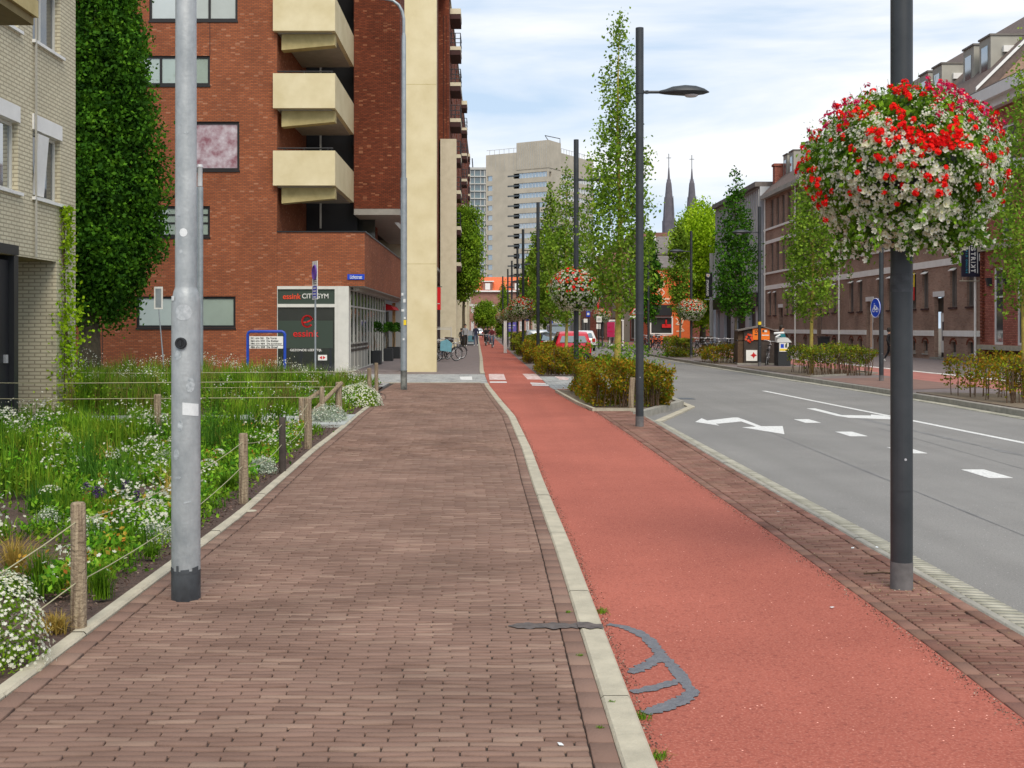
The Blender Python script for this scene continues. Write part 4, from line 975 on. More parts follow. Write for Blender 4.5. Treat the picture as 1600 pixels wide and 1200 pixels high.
# === red brick house at the right edge
Rb = empty('red_brick_house', (0, 0, 0), 0, 'ornate red brick house at the right edge with tall white-framed windows', 'house')
Ya, Yz = 30, 52.5; RX = 22.35; RT = 11.6
hs = []; 
for i in range(9):
    y = 51.1-2.25*i; hs.append((y-.95, y, .85, 4.25))
for i in range(6):
    y = 50.9-3.2*i; hs.append((y-2.2, y, 8.75, 10.4)); 
    hs.append((y-1.7, y-.6, 5.4, 7.5))
w = MB(); w.wall(Ya, Yz, 0, RT, hs, fnX(RX, 1), .16); w.quad((RX, Yz, 0), (RX+.3, Yz, 0), (RX+.3, Yz, RT), (RX, Yz, RT)); w.quad((RX, Ya, 0), (RX+8, Ya, 0), (RX+8, Ya, RT), (RX, Ya, RT)); w.build('wall', M['brick_pink'], Rb)
for i, h in enumerate(hs):
    win_x(Rb, *h, RX+.05, 1, M['white_wood'], M['glass_room'], (.5,) if h[1]-h[0] > 1.5 else (), (.62,) if h[2] < 5 else (), fw=.11)
for h in hs:
    if h[2] > 8: continue
    ym = (h[0]+h[1])/2; w2 = (h[1]-h[0])/2; q = MB()
    for i in range(7):
        t0, t1 = R(180-25.7*i), R(180-25.7*(i+1)-.0)
        q.prism([(RX-.06, ym+(w2)*math.cos(t0), h[3]-.02+.28*math.sin(t0)), (RX-.06, ym+(w2+.28)*math.cos(t0), h[3]-.02+.62*math.sin(t0)), (RX-.06, ym+(w2+.28)*math.cos(t1), h[3]-.02+.62*math.sin(t1)), (RX-.06, ym+w2*math.cos(t1), h[3]-.02+.28*math.sin(t1))], (.06, 0, 0))
    q.build('window_arch', M['brick_far'], Rb)
q = MB(); q.box(RX-.16, RX-.002, Ya, Yz, .62, .83); q.box(RX-.14, RX-.002, Ya, Yz, 5.05, 5.3); q.build('stone_band', M['kerb'], Rb)
q = MB(); q.box(RX-.6, RX, Ya-.1, Yz+.1, RT, RT+.5); q.box(RX-.35, RX-.001, Ya, Yz, RT-.35, RT-.003); q.box(RX-.2, RX-.003, Ya, Yz, 8.3, 8.7); q.build('cornice', M['white_wood'], Rb)
q = MB(); q.box(RX-.5, RX+9, Ya, Yz, RT+.5, RT+.6); q.build('roof', M['roof_grey'], Rb)
q = MB()
for y in (Yz-.35, 47.9, 45.5):
    for k in range(36): q.box(RX-.09, RX-.003, y-.16, y+.16, 1.0+k*.15, 1.075+k*.15)
for k in range(30): q.box(RX-.05, RX-.003, Ya, Yz-.6, .05+k*.019*1, .051+k*.019)
q.build('quoin', M['brick_red_dark'], Rb)

# === pale building beyond the brown terrace
Wb = empty('grey_white_building', (0, 0, 0), 0, 'pale grey boarded building with a black shop fascia behind the street trees', 'building')
w = MB(); ya, yz = 94.6, 113; WX2 = 22.2
w.wall(ya, yz, 0, 13.2, [(96, 98.5, 0, 3.3), (100, 104, 0, 3.3), (106, 109, 0, 3.3), (111, 112.2, .5, 3.3)], fnX(WX2, 1), .3)
w.quad((WX2, ya, 0), (WX2+9, ya, 0), (WX2+9, ya, 13.2), (WX2, ya, 13.2)); w.build('wall', M['white_render'], Wb)
q = MB()
for y in np.arange(ya+.2, yz, .75): q.box(WX2-.08, WX2-.003, y, y+.12, 4.6, 13)
q.build('board_rib', M['tower_grey'], Wb)
q = MB(); q.box(WX2-.3, WX2-.09, ya, yz, 3.35, 4.5); q.build('fascia', M['black_paint'], Wb)
q = MB(); q.box(WX2-.4, WX2+9, ya, yz, 13.2, 13.6); q.build('roof', M['roof_grey'], Wb)
q = MB(); q.box(WX2+.25, WX2+.3, ya+1, yz-.5, 0, 3.3); q.build('shop_glazing', M['glass_dark'], Wb)
for px in (1118, 1127, 1134, 1141):
    Y = 113.4; q = MB(); q.box(Xf(px-3, Y), Xf(px+1.8, Y), Y, Y+.5, 0, Zf(430 if px < 1120 else 478, Y)); q.build('pilaster', M['white_render'], Wb)
q = MB(); q.box(Xf(1130, 114), WX2, 114, 114.3, Zf(478, 114), 9); q.box(Xf(1110, 114), WX2, 114.4, 114.5, 0, 9); q.build('end_wall', M['tower_grey'], Wb)

# === grey tower in the distance
Tw = empty('tower_block', (0, 0, 0), 0, 'tall beige-grey office tower with ribbon windows at the far end of the street', 'tower block')
C0 = Vector((Xf(857, 300), 300)); dl = Vector((-.8496, .5274)); dr_ = Vector((.5274, .8496))
def tl(u, z, d): p = C0+dl*u+dr_*d; return (p.x, p.y, z)
def tr_(u, z, d): p = C0+dr_*u+dl*d; return (p.x, p.y, z)
w = MB(); TH = 48
zr = [41.8-2.65*i for i in range(15)]
w.wall(0, 19.2, 0, TH, [(-0.01, 10.6, z-.75, z+.6) for z in zr]+[(17.2, 18.8, z-.85, z+.55) for z in zr], tl, .5)
w.wall(0, 26, 0, TH, [(7, 26.1, z-.75, z+.6) for z in zr]+[(-.01, 1.6, z-.75, z+.6) for z in zr], tr_, .5)
a, b_ = C0+dl*19.2, C0+dr_*26; c_ = a+dr_*26
w.quad((a.x, a.y, 0), (c_.x, c_.y, 0), (c_.x, c_.y, TH), (a.x, a.y, TH)); w.quad((b_.x, b_.y, 0), (c_.x, c_.y, 0), (c_.x, c_.y, TH), (b_.x, b_.y, TH))
w.poly([(C0.x, C0.y, TH), (b_.x, b_.y, TH), (c_.x, c_.y, TH), (a.x, a.y, TH)])
w.build('wall', M['tower'], Tw)
def tbox(u0, u1, v0, v1, z0, z1, bb):      # u along left face, v along right face
    P = [C0+dl*u+dr_*v for u, v in ((u0, v0), (u1, v0), (u1, v1), (u0, v1))]
    bb.prism([(p.x, p.y, z0) for p in P], (0, 0, z1-z0)); return bb
tbox(-.12, 9.6, -.12, 6.6, 43.3, 50.5, MB()).build('plant_room', M['tower'], Tw)
for z in zr:
    q = MB(); tbox(1.0, 9.0, .32, .36, z-.7, z+.55, q); tbox(.3, .36, 7.2, 25.8, z-.7, z+.55, q); tbox(.3, 1.0, .3, .36, z-.7, z+.55, q); o = q.build('window_band', M['glass_tower'], Tw)
    q = MB()
    for i in range(8): tbox(1+i, 1.07+i, .25, .3, z-.75, z+.6, q)
    for i in range(18): tbox(.15, .28, 7.2+i, 7.4+i, z-.75, z+.6, q)
    q.build('mullion', M['white_wood'], o)
    q = MB(); tbox(9.0, 12.4, -.03, .2, z-.15, z+.22, q); q.build('dark_strip', M['glass_dark'], o)
    q = MB(); tbox(17.3, 18.7, .32, .36, z-.8, z+.5, q); q.build('small_window', M['glass_tower'], Tw)
q = MB()
for i in range(14): tbox(.5+i*.68, .58+i*.68, -.2, -.125, 43.5, 50.3, q)
for i in range(6): tbox(10.5+i*1.4, 10.56+i*1.4, -.06, -.002, 43.5, 47.9, q)
q.build('panel_joint', M['tower_grey'], Tw)
q = MB()
for u in np.arange(0, 19, 1.5): p = C0+dl*u; q.tube([(p.x, p.y, 48), (p.x, p.y, 49.2)], .06, 4)
p, r_ = C0+dl*9.7, C0+dl*19; q.tube([(p.x, p.y, 49.2), (r_.x, r_.y, 49.2)], .06, 4)
for v in np.arange(7, 26, 1.5): p = C0+dr_*v; q.tube([(p.x, p.y, 48), (p.x, p.y, 49.2)], .06, 4)
p, r_ = C0+dr_*7, C0+dr_*26; q.tube([(p.x, p.y, 49.2), (r_.x, r_.y, 49.2)], .06, 4); q.build('roof_rail', M['tower_grey'], Tw)
q = MB(); p = C0+dl*1+dr_*2; r_ = C0+dr_*6.3; q.tube([(p.x, p.y, 50.5), (p.x-1, p.y, 52), (r_.x, r_.y, 51.7), (r_.x, r_.y, 50.5)], .11, 5); q.build('roof_antenna', M['dark_metal'], Tw)
# === glass flats behind it
Gb = empty('glass_flats', (0, 0, 0), 0, 'distant apartment tower with white balcony slabs and teal glass', 'apartment tower')
Yg = 385; xa, xb_ = Xf(716, Yg), Xf(764, Yg); zt_ = Zf(265, Yg)
q = MB(); q.box(xa, xb_, Yg, Yg+14, 0, zt_); q.build('glazing', M['glass_teal'], Gb)
nfl = 22
for i in range(nfl+1):
    z = zt_-2.45*i; q = MB(); q.box(xa-.3, xb_+.3, Yg-1.2, Yg-.01, z-.16, z+.22 if i else z+.6); o = q.build('balcony_slab', M['tower_grey'], Gb)
q = MB()
for px in (727, 735, 741.5, 751, 757): q.box(Xf(px, Yg)-.15, Xf(px, Yg)+.15, Yg-.9, Yg-.02, 0, zt_)
q.box(Xf(759, Yg), xb_+.35, Yg-1.3, Yg-.03, 0, zt_); q.build('column', M['tower_grey'], Gb)
q = MB(); q.tube([(Xf(739, Yg), Yg+5, zt_), (Xf(737.5, Yg), Yg+5, zt_+4.5)], .2, 5); q.build('antenna', M['dark_metal'], Gb)
# === orange-roofed brick house closing the street
Oh = empty('orange_roof_house', (0, 0, 0), 0, 'red brick building with bright orange tiled roof across the end of the street', 'house')
Yo = 235; a, b_ = Xf(725, Yo), Xf(832, Yo); ze = Zf(455, Yo)
hs = [(Xf(p, Yo), Xf(p+4.5, Yo), z0, z0+1.9) for p in (736, 746, 757, 768, 779, 790, 801, 812, 822) for z0 in (1.0, 4.6)]
w = MB(); w.wall(a, b_, 0, ze, hs, fnY(Yo), .2); w.build('wall', M['brick_far'], Oh)
for h in hs: win_y(Oh, *h, Yo+.08, M['white_wood'], M['glass_room'], (.5,), (.6,), fw=.12)
q = MB(); q.prism([(a-.3, Yo-.4, ze+.15), (a-.3, Yo+6, Zf(431, Yo)), (a-.3, Yo+12, ze+.15)], (b_-a+.6, 0, 0)); q.build('roof', M['roof_orange'], Oh)
q = MB(); q.box(a-.3, b_+.3, Yo-.5, Yo-.002, ze-.15, ze+.14); q.build('eaves', M['white_wood'], Oh)
for px in (762, 808):
    q = MB(); x = Xf(px, Yo); q.box(x-1, x+1, Yo-.3, Yo+3, ze, ze+1.9); do = q.build('dormer', M['brick_far'], Oh)
    q = MB(); q.box(x-1.3, x+1.3, Yo-.5, Yo+3, ze+1.9, ze+2.1); q.build('dormer_cap', M['white_wood'], do)
    q = MB(); q.box(x-.5, x+.5, Yo-.36, Yo-.31, ze+.3, ze+1.6); q.build('dormer_window', M['white_wood'], do)
q = MB(); q.box(Xf(731, 175), Xf(747, 175), 175, 178, Zf(478.5, 175), Zf(475.5, 175)); q.build('canopy', M['white_wood']); tag(bpy.data.objects['canopy'], 'flat white canopy jutting out beyond the last pale arcade pillar', 'canopy')
# === terrace of shops on the right, half hidden by trees
def row_house(Ya, Yb_, X, Ht, wm, rm, lab, face='x', seed=0):
    o = empty('row_house', (0, 0, 0), 0, lab, 'house'); rr = random.Random(seed)
    hs = []; n = max(2, int((Yb_-Ya)/2.4))
    for i in range(n):
        y = Ya+(Yb_-Ya)*(i+.5)/n
        for z in (4.4, 7.3):
            if z+1.7 < Ht: hs.append((y-.45, y+.45, z, z+1.7))
    w = MB(); w.wall(Ya, Yb_, 0, Ht, hs+[(Ya+.6, Yb_-.6, .3, 2.9)], fnX(X, 1), .2)
    w.quad((X, Ya, 0), (X+8, Ya, 0), (X+8, Ya, Ht), (X, Ya, Ht)); w.poly([(X, Ya, Ht), (X+8, Ya, Ht), (X+4, Ya, Ht+2.6)]); w.build('wall', M[wm], o)
    for h in hs: win_x(o, *h, X+.08, 1, M['white_wood'], M['glass_room'], (), (.6,), fw=.1)
    win_x(o, Ya+.6, Yb_-.6, .3, 2.9, X+.08, 1, M['frame_white'], M['glass_dark'], (.33, .66), fw=.1, name='shop_window')
    r_ = MB(); r_.prism([(X-.3, Ya-.02, Ht), (X+4, Ya-.02, Ht+2.8), (X+8.3, Ya-.02, Ht)], (0, Yb_-Ya, 0)); r_.build('roof', M[rm], o)
    g2 = MB(); g2.box(X-.35, X-.003, Ya, Yb_, Ht-.3, Ht-.01); g2.build('eaves', M['white_wood'], o); return o
row_house(128, 138, 16.8, 9.5, 'brick_pink', 'roof_grey', 'red brick shop house between the orange shop and the bus shelter')
row_house(138.2, 150, 15.9, 8.2, 'tower', 'roof_grey', 'beige plastered shop house behind the bus shelter', seed=1)
row_house(150.2, 162, 15.0, 11.4, 'brick_far', 'roof_brown', 'brick shop house right behind the hanging red flag', seed=2)
row_house(162.2, 180, 14.2, 10.0, 'brick_pink', 'roof_brown', 'pinkish brick shop house beyond the parked cars', seed=3)
row_house(180.2, 205, 13.2, 8.6, 'cream_pale', 'roof_orange', 'farthest cream shop house on the right-hand side', seed=4)
# orange shop facing the camera, and its brick gable behind
Os = empty('orange_shop', (0, 0, 0), 0, 'orange painted shop with white zigzag pattern, black fascia and white window', 'shop')
Yo = 106; a, b_ = Xf(1016, Yo), Xf(1078, Yo)
w = MB(); w.wall(a, b_, 0, Zf(420, Yo), [(Xf(1017, Yo), Xf(1051, Yo), Zf(522, Yo), Zf(495, Yo))], fnY(Yo), .15)
w.quad((a, Yo, 0), (a, Yo+10, 0), (a, Yo+10, Zf(420, Yo)), (a, Yo, Zf(420, Yo))); w.build('wall', M['orange_paint'], Os)
win_y(Os, Xf(1015.5, Yo), Xf(1051.5, Yo), Zf(522.5, Yo), Zf(494.5, Yo), Yo-.03, M['white_wood'], M['glass_dark'], fw=.12)
q = MB(); q.box(Xf(1018, Yo), Xf(1049, Yo), Yo-.4, Yo-.05, Zf(493.5, Yo), Zf(476.5, Yo)); q.build('fascia', M['black_paint'], Os)
q = MB(); q.lathe([(.05, 0), (.09, .3), (.05, .5)], (Xf(1040, Yo), Yo-.3, Zf(508, Yo)), 8); q.box(Xf(1034, Yo), Xf(1048, Yo), Yo-.25, Yo-.1, Zf(512, Yo), Zf(506.5, Yo)); q.build('red_sign', M['red_paint'], Os)
def zig(pts, wd, bb, Yp):
    for p, r_ in zip(pts, pts[1:]):
        p3, q3 = at(p[0], p[1], Yp), at(r_[0], r_[1], Yp); d = (q3-p3).normalized(); n_ = Vector((-d.z, 0, d.x))*wd
        bb.prism([p3+n_, p3-n_, q3-n_, q3+n_], (0, -.02, 0))
q = MB()
for cy in (431, 444, 457): zig([(1033, cy-6.5), (1038.5, cy), (1033, cy+6.5), (1027.5, cy), (1033, cy-6.5)], .05, q, Yo-.01)
zig([(1024, 467), (1046, 467)], .07, q, Yo-.01); zig([(1024, 471), (1028, 474), (1032, 471), (1036, 474), (1040, 471), (1044, 474), (1048, 471)], .05, q, Yo-.01)
zig([(1056, 497), (1066, 507), (1056, 507)], .05, q, Yo-.01); zig([(1066, 497), (1056, 507)], .05, q, Yo-.01); zig([(1068, 498), (1064, 512), (1069, 517), (1057, 517.5)], .05, q, Yo-.01)
q.build('zigzag_pattern', M['pale_paint'], Os)
q = MB(); q.prism([(a-.2, Yo-.2, Zf(420, Yo)), (b_+.2, Yo-.2, Zf(420, Yo)), (b_+.2, Yo+4, Zf(398, Yo)), (a-.2, Yo+4, Zf(398, Yo))], (0, 0, .15)); q.build('roof', M['roof_grey'], Os)
Gh = empty('gabled_house', (0, 0, 0), 0, 'brick house with grey tiled gable roof rising behind the orange shop', 'house')
Yh = 122; a, b_ = Xf(1012, Yh), Xf(1068, Yh)
q = MB(); q.box(a, b_, Yh, Yh+10, 0, Zf(398, Yh)); q.box(Xf(1016, Yh), Xf(1056, Yh), Yh+6, Yh+10, Zf(398, Yh), Zf(356, Yh)); q.build('wall', M['brick_far'], Gh)
q = MB(); q.prism([(a, Yh-.2, Zf(399, Yh)), (b_, Yh-.2, Zf(399, Yh)), (b_, Yh+5.5, Zf(366, Yh)), (Xf(1040, Yh), Yh+5.5, Zf(366, Yh)), (a, Yh+3, Zf(382, Yh))], (0, 0, .2)); q.build('roof', M['roof_grey'], Gh)
q = MB(); q.box(Xf(1018, Yh), Xf(1029, Yh), Yh+2, Yh+5.9, Zf(376, Yh), Zf(366, Yh)); q.build('dormer', M['white_wood'], Gh)
q = MB(); q.box(Xf(1022, Yh), Xf(1034, Yh), Yh-.1, Yh-.01, Zf(420, Yh), Zf(404, Yh)); q.build('window', M['white_wood'], Gh)
# === twin church spires
for i, (px, ytop, ybase, w_, lab) in enumerate(((1045, 262, 357, 11, 'left slate church spire with a fine cross at its tip'), (1081, 264, 372, 10.5, 'right slate church spire with a fine cross at its tip'))):
    Y = 520; o = empty('church_spire', (Xf(px, Y), Y, 0), 0, lab, 'church spire', 'twin church spires'); k = Y/F
    zt2, zm, zb2 = Zf(ytop, Y), Zf(297, Y), Zf(345, Y)
    q = MB(); q.lathe([(w_*k*.95, 0), (w_*k*.95, zb2), (w_*k*.85, zb2+.1), (4.2*k, zm+3), (2.0*k, zt2-5), (.25, zt2)], n=8); q.build('spire', M['slate'], o)
    q = MB()
    for s in range(4):
        t = R(45+90*s); x, y = math.cos(t)*w_*k*.75, math.sin(t)*w_*k*.75; q.lathe([(1.0*k*2, zb2-6), (1.0*k*2, zb2+3), (.1, zb2+11)], (x, y, 0), 6)
        x, y = math.cos(t)*3.6*k, math.sin(t)*3.6*k; q.lathe([(.9*k, zm-2), (.9*k, zm), (.05, zm+5)], (x, y, 0), 5)
    q.build('pinnacle', M['slate'], o)
    q = MB(); q.tube([(0, 0, zt2-1), (0, 0, zt2+6.3)], .16, 5); q.tube([(-1.1, 0, zt2+4.4), (1.1, 0, zt2+4.4)], .13, 5); q.build('cross', M['dark_metal'], o)
# ------------------------------------------------------------------ lamp posts
def lamp_head(b_, x0, s, z):      # luminaire running from x0 in direction s
    L_ = .83; secs = [(0, .05, .02, -.03), (.10, .07, .045, -.045), (.22, .13, .09, -.05), (.42, .16, .115, -.06), (.60, .15, .10, -.055), (.74, .10, .055, -.04), (.83, .015, .0, -.012)]
    vs = []; n = 12
    for t, hw, zu, zd in secs:
        for k in range(n):
            a = 2*math.pi*k/n; sy = math.cos(a)*hw; sz = math.sin(a); vs.append((x0+s*t, sy, z+(sz*zu if sz > 0 else -sz*zd)))
    fs = [(i*n+k, i*n+(k+1) % n, (i+1)*n+(k+1) % n, (i+1)*n+k) for i in range(len(secs)-1) for k in range(n)]+[tuple(range(n)), tuple(range((len(secs)-1)*n, len(secs)*n))]
    b_.add(vs, fs)
def make_post(s, lab, top=6.64, zl=5.57):
    o = empty('street_lamp', (0, 0, 0), 0, lab, 'lamp post', 'anthracite lamp posts along the street')
    q = MB(); q.tube([(0, 0, .16), (0, 0, 2.0), (0, 0, top)], .0675, 20); p = q.build('post', M['anthracite'], o); smooth_by_angle(p)
    q = MB(); q.lathe([(.069, -.1), (.069, .17)], n=20); p = q.build('foot', M['pole_foot'], o); smooth_by_angle(p)
    q = MB(); q.tube([(s*.06, 0, zl), (s*.36, 0, zl)], .024, 10); q.lathe([(.075, -.03), (.075, .03)], (0, 0, zl), 16); q.lathe([(.032, 0), (.032, .05)], (s*.12, 0, zl-.025), 8); p = q.build('bracket', M['anthracite'], o); smooth_by_angle(p)
    q = MB(); lamp_head(q, s*.33+0, s, zl+.005); p = q.build('lamp_head', M['anthracite'], o); smooth_by_angle(p, 50)
    q = MB(); q.lathe([(.02, -.085), (.09, -.075), (.12, -.05)], (s*.86, 0, zl), 14); q.build('lens', M['lens'], p)
    q = MB(); q.lathe([(.0685, 0), (.0685, .045)], (0, 0, 1.87), 20); q.build('band', M['black_band'], o)
    q = MB()
    for i in range(6):
        A, B_ = R(-128+i*12.6), R(-128+(i+1)*12.6); r_ = .0692
        q.quad((r_*math.cos(A), r_*math.sin(A), .62), (r_*math.cos(B_), r_*math.sin(B_), .62), (r_*math.cos(B_), r_*math.sin(B_), 1.02), (r_*math.cos(A), r_*math.sin(A), 1.02))
    h_ = q.build('hatch_door', M['anthracite'], o, smooth=True)
    q = MB(); q.tube([(0, -.0685, .82), (0, -.0715, .82)], .008, 8); q.build('hatch_lock', M['chrome'], h_)
    return o
postL = [(2.60, 7.27), (2.50, 19.2), (2.30, 30.6), (1.93, 45.9), (1.70, 58.5), (1.74, 72), (1.66, 86), (1.55, 98), (1.28, 112)]
labs = ['nearest anthracite lamp post, cut off by the picture top, carrying the huge flower ball', 'anthracite lamp post with its lamp head clear against the sky, beside the orange-brown hedge',
        'third anthracite post, with a flower ball, at the corner of the nearest beech hedge', 'fourth anthracite post along the bike path, beside the long hedge past the crossing',
        'fifth anthracite post along the bike path, its small lamp head reaching over the trees', 'sixth post along the bike path', 'seventh post along the bike path', 'eighth post along the bike path', 'farthest post on the left-hand row along the bike path']
proto = make_post(1, labs[0]); proto.location = (*postL[0], ZS)
posts = [proto]
for (x, y), lb in zip(postL[1:], labs[1:]):
    c = copy_tree(proto); c.location = (x, y, ZS); c['label'] = lb; posts.append(c)
postR = [(11.8, 34.7, 'lamp post on the far side of the road with the round blue sign on it'), (11.25, 48, 'far-side lamp post with a yellow band, standing in front of the dark hut'), (10.5, 60, 'far-side lamp post with a flower ball, between the parked bicycles and the bright green tree'), (10.2, 74, 'far-side lamp post standing before the orange shop'), (9.1, 93, 'farthest far-side lamp post, with a flower ball near the bus shelter')]
protoR = make_post(-1, postR[0][2]); protoR.location = (postR[0][0], postR[0][1], 0)
for x, y, lb in postR[1:]:
    c = copy_tree(protoR); c.location = (x, y, 0); c['label'] = lb
q = MB(); q.lathe([(.0695, 0), (.0695, .13)], (11.25, 48, 1.72), 20); o = q.build('reflective_band', M['yellow_paint']); tag(o, 'yellow band wrapped round the lamp post by the dark hut', 'band')
# dark marks on the nearest post
q = MB(); q.lathe([(.0688, 0), (.0688, .055)], (2.60, 7.27, 1.885), 20); tag(q.build('tape_band', M['black_band']), 'worn black tape band round the nearest post, just under the flower ball', 'tape')

# galvanised posts
def disc(q, c, r, nrm, up=(0, 0, 1), n=20, t=.006, mi=None):
    nrm = Vector(nrm).normalized(); a = nrm.cross(Vector(up)).normalized(); b_ = a.cross(nrm); c = Vector(c)
    q.prism([c+a*math.cos(2*math.pi*k/n)*r+b_*math.sin(2*math.pi*k/n)*r for k in range(n)], nrm*t, mi)
G = empty('galvanised_post', (-1.795, 6.81, 0), 0, 'thick galvanised grey light post in the left foreground with black foot', 'lamp post')
def gz_(py): return H-(py-HY)*6.81/F
q = MB(); q.lathe([(.084, gz_(890)), (.084, gz_(478)), (.080, gz_(466)), (.071, gz_(455)), (.066, gz_(452)), (.0645, gz_(450)), (.063, gz_(448)), (.058, 5.8), (.05, 8.5)], n=36); smooth_by_angle(q.build('shaft', M['galv'], G), 40)
q = MB(); q.lathe([(.0848, -.02), (.0852, gz_(889))], n=36); smooth_by_angle(q.build('foot', mat('foot_black', (.022, .024, .028), .6, c2=(.07, .08, .09), vscale=5, detail=9), G))
def on_shaft(px, py, r): 
    x = (px-HX)*6.81/F+1.795; return Vector((x, -math.sqrt(max(r*r-x*x, 1e-6)), gz_(py)))
def curved_patch(px0, px1, py0, py1, r, m, name, skew=0, rows=1, round_=False):
    q = MB(); n = 10; x0, x1 = (px0-HX)*6.81/F+1.795, (px1-HX)*6.81/F+1.795; rr = r+.0015; r = r-.0002
    a0, a1 = math.asin(max(-1, min(1, x0/rr))), math.asin(max(-1, min(1, x1/rr))); z0, z1 = gz_(py1), gz_(py0)
    for i in range(n):
        A, B_ = a0+(a1-a0)*i/n, a0+(a1-a0)*(i+1)/n; f = lambda t: (math.sqrt(max(0, 1-(2*t-1)**2)) if round_ else 1)
        def zz(t, hi): m_ = (z0+z1)/2+skew*(t-.5); h = (z1-z0)/2*f(t); return m_+h if hi else m_-h
        t0, t1 = i/n, (i+1)/n
        q.quad((rr*math.sin(A), -rr*math.cos(A), zz(t0, 0)), (rr*math.sin(B_), -rr*math.cos(B_), zz(t1, 0)), (rr*math.sin(B_), -rr*math.cos(B_), zz(t1, 1)), (rr*math.sin(A), -rr*math.cos(A), zz(t0, 1)))
    return q.build(name, m, G, smooth=True)
curved_patch(284.5, 297, 358, 371, .062, M['sticker'], 'round_sticker', round_=True)
curved_patch(291, 312, 629, 648, .084, M['sticker'], 'torn_sticker', skew=-.012)
curved_patch(271, 277, 463, 470, .084, M['sticker'], 'small_sticker')
scf = mat('scuff', (.24, .27, .29), .7, c2=(.50, .54, .56), vscale=45, detail=8)
for a_ in ((276, 290, 545, 562), (283, 292, 655, 672), (279, 289, 742, 746), (292, 304, 780, 783), (296, 308, 590, 612), (276, 286, 700, 716)): curved_patch(*a_, .0841, scf, 'scuff_mark', round_=True, skew=.008)
for a_ in ((281, 287, 337, 340), (284, 290, 391, 398), (292, 298, 208, 212)): curved_patch(*a_, .0615, scf, 'scuff_mark', round_=True)
for i, a_ in enumerate(((269, 276, 884, 893), (281, 285, 880, 893), (288, 301, 886, 893), (305, 312, 883, 893))): curved_patch(*a_, .0853, MATS['foot_black'], 'torn_tape', skew=.004*(i-1))
curved_patch(279, 305, 476, 501, .084, mat('old_glue', (.33, .36, .38), .35, c2=(.52, .55, .57), vscale=30), 'faded_sticker', round_=True)
q = MB(); c = on_shaft(289, 536, .084); disc(q, c+Vector((0, .002, 0)), .034, (-.02, -1, 0), n=24, t=.014); q.build('lock_cap', M['black_plastic'], G)
q = MB(); q.torus((c.x, c.y-.012, c.z), .026, .005); q.box(c.x-.004, c.x+.004, c.y-.018, c.y-.012, c.z-.016, c.z+.016); q.build('lock_rim', M['dark_metal'], G)
P2 = empty('short_galvanised_post', (Xf(312.5, 27), 27, 0), 0, 'shorter galvanised post half hidden right behind the thick grey post', 'post')
q = MB(); q.tube([(0, 0, 0), (0, 0, Zf(292, 27))], .075, 14); smooth_by_angle(q.build('shaft', M['galv_far'], P2))
q = MB(); q.lathe([(.06, Zf(291, 27)), (.06, Zf(262, 27)), (.07, Zf(261, 27)), (.055, Zf(257, 27))], n=14); smooth_by_angle(q.build('lamp_lantern', M['lens'], P2))
P3 = empty('curved_street_light', (Xf(631, 29.7), 29.7, 0), 0, 'tall galvanised street light with curved arm in front of the nearest cream pillar', 'lamp post')
k3 = 29.7/F; z3 = lambda p: H-(p-HY)*k3
q = MB(); q.tube([(0, 0, .5), (0, 0, z3(278))], .082, 16); q.tube([(0, 0, z3(278)), (0, 0, z3(58)), (0, 0, z3(52))], [.062, .055, .042], 16)
q.tube([(0, 0, z3(52)), (0, 0, z3(30)), (-.04, 0, z3(18)), (-.13, 0, z3(8)), (-.28, 0, z3(1)), (-.5, 0, z3(-2)), (-1.5, 0, z3(-6))], .038, 12); smooth_by_angle(q.build('shaft', M['galv_far'], P3), 50)
q = MB(); lamp_head(q, -1.5, -1, z3(-6)); q.build('lamp_head', M['galv_far'], P3)
q = MB(); q.lathe([(.084, -.02), (.084, .5)], n=16); q.build('foot', mat('foot_rust', (.03, .03, .03), .7, c2=(.25, .26, .24), vscale=5), P3)
q = MB()
for (dx, py, w_, h_) in ((-.03, 460, .05, .07), (.02, 470, .06, .09), (-.02, 485, .07, .06), (.03, 497, .05, .05), (0, 530, .05, .05)): q.box(dx-w_/2, dx+w_/2, -.088, -.08, z3(py)-h_/2, z3(py)+h_/2)
q.build('sticker', M['sticker'], P3)
q = MB(); q.box(.0, .07, -.089, -.081, z3(508), z3(500)); q.build('yellow_sticker', M['yellow_paint'], P3)

# ------------------------------------------------------------------ flower balls
def flower_fans(C, N_, size, petals=5, round_=.9, cup=.15):
    """flowers: each a fan of broad petals around a sunken eye; returns verts, quad faces"""
    n = len(C); size = np.asarray(size)[:, None]
    a = np.cross(N_, rdir(n)); a /= np.linalg.norm(a, axis=1, keepdims=True); b_ = np.cross(N_, a); V = []; Fq = []
    ph = rng.uniform(0, 6.28, n); cen = C-N_*size*cup*.5
    V.append(cen); 
    for k in range(petals):
        for (dt, rad, lift) in ((-.5, .62, .0), (-.22, 1.0, cup), (.22, 1.0, cup)):
            t = ph+2*math.pi*(k+dt)/petals; rr = (rad if dt != -.5 else rad*round_)
            V.append(C+(a*np.cos(t)[:, None]+b_*np.sin(t)[:, None])*size*.5*rr+N_*size*lift*.5)
    m = 1+3*petals; VV = np.stack(V, 1).reshape(-1, 3); base = (np.arange(n)*m)[:, None]
    for k in range(petals):
        i0 = 1+3*k; nx = 1+3*((k+1) % petals); Fq.append(base+np.array([[i0, i0+1, i0+2, nx]])); Fq.append(base+np.array([[0, i0, nx, nx]]))
    quads = np.concatenate([f for f in Fq[::2]]); tris = np.concatenate([f[:, :3] for f in Fq[1::2]])
    return VV, quads, tris
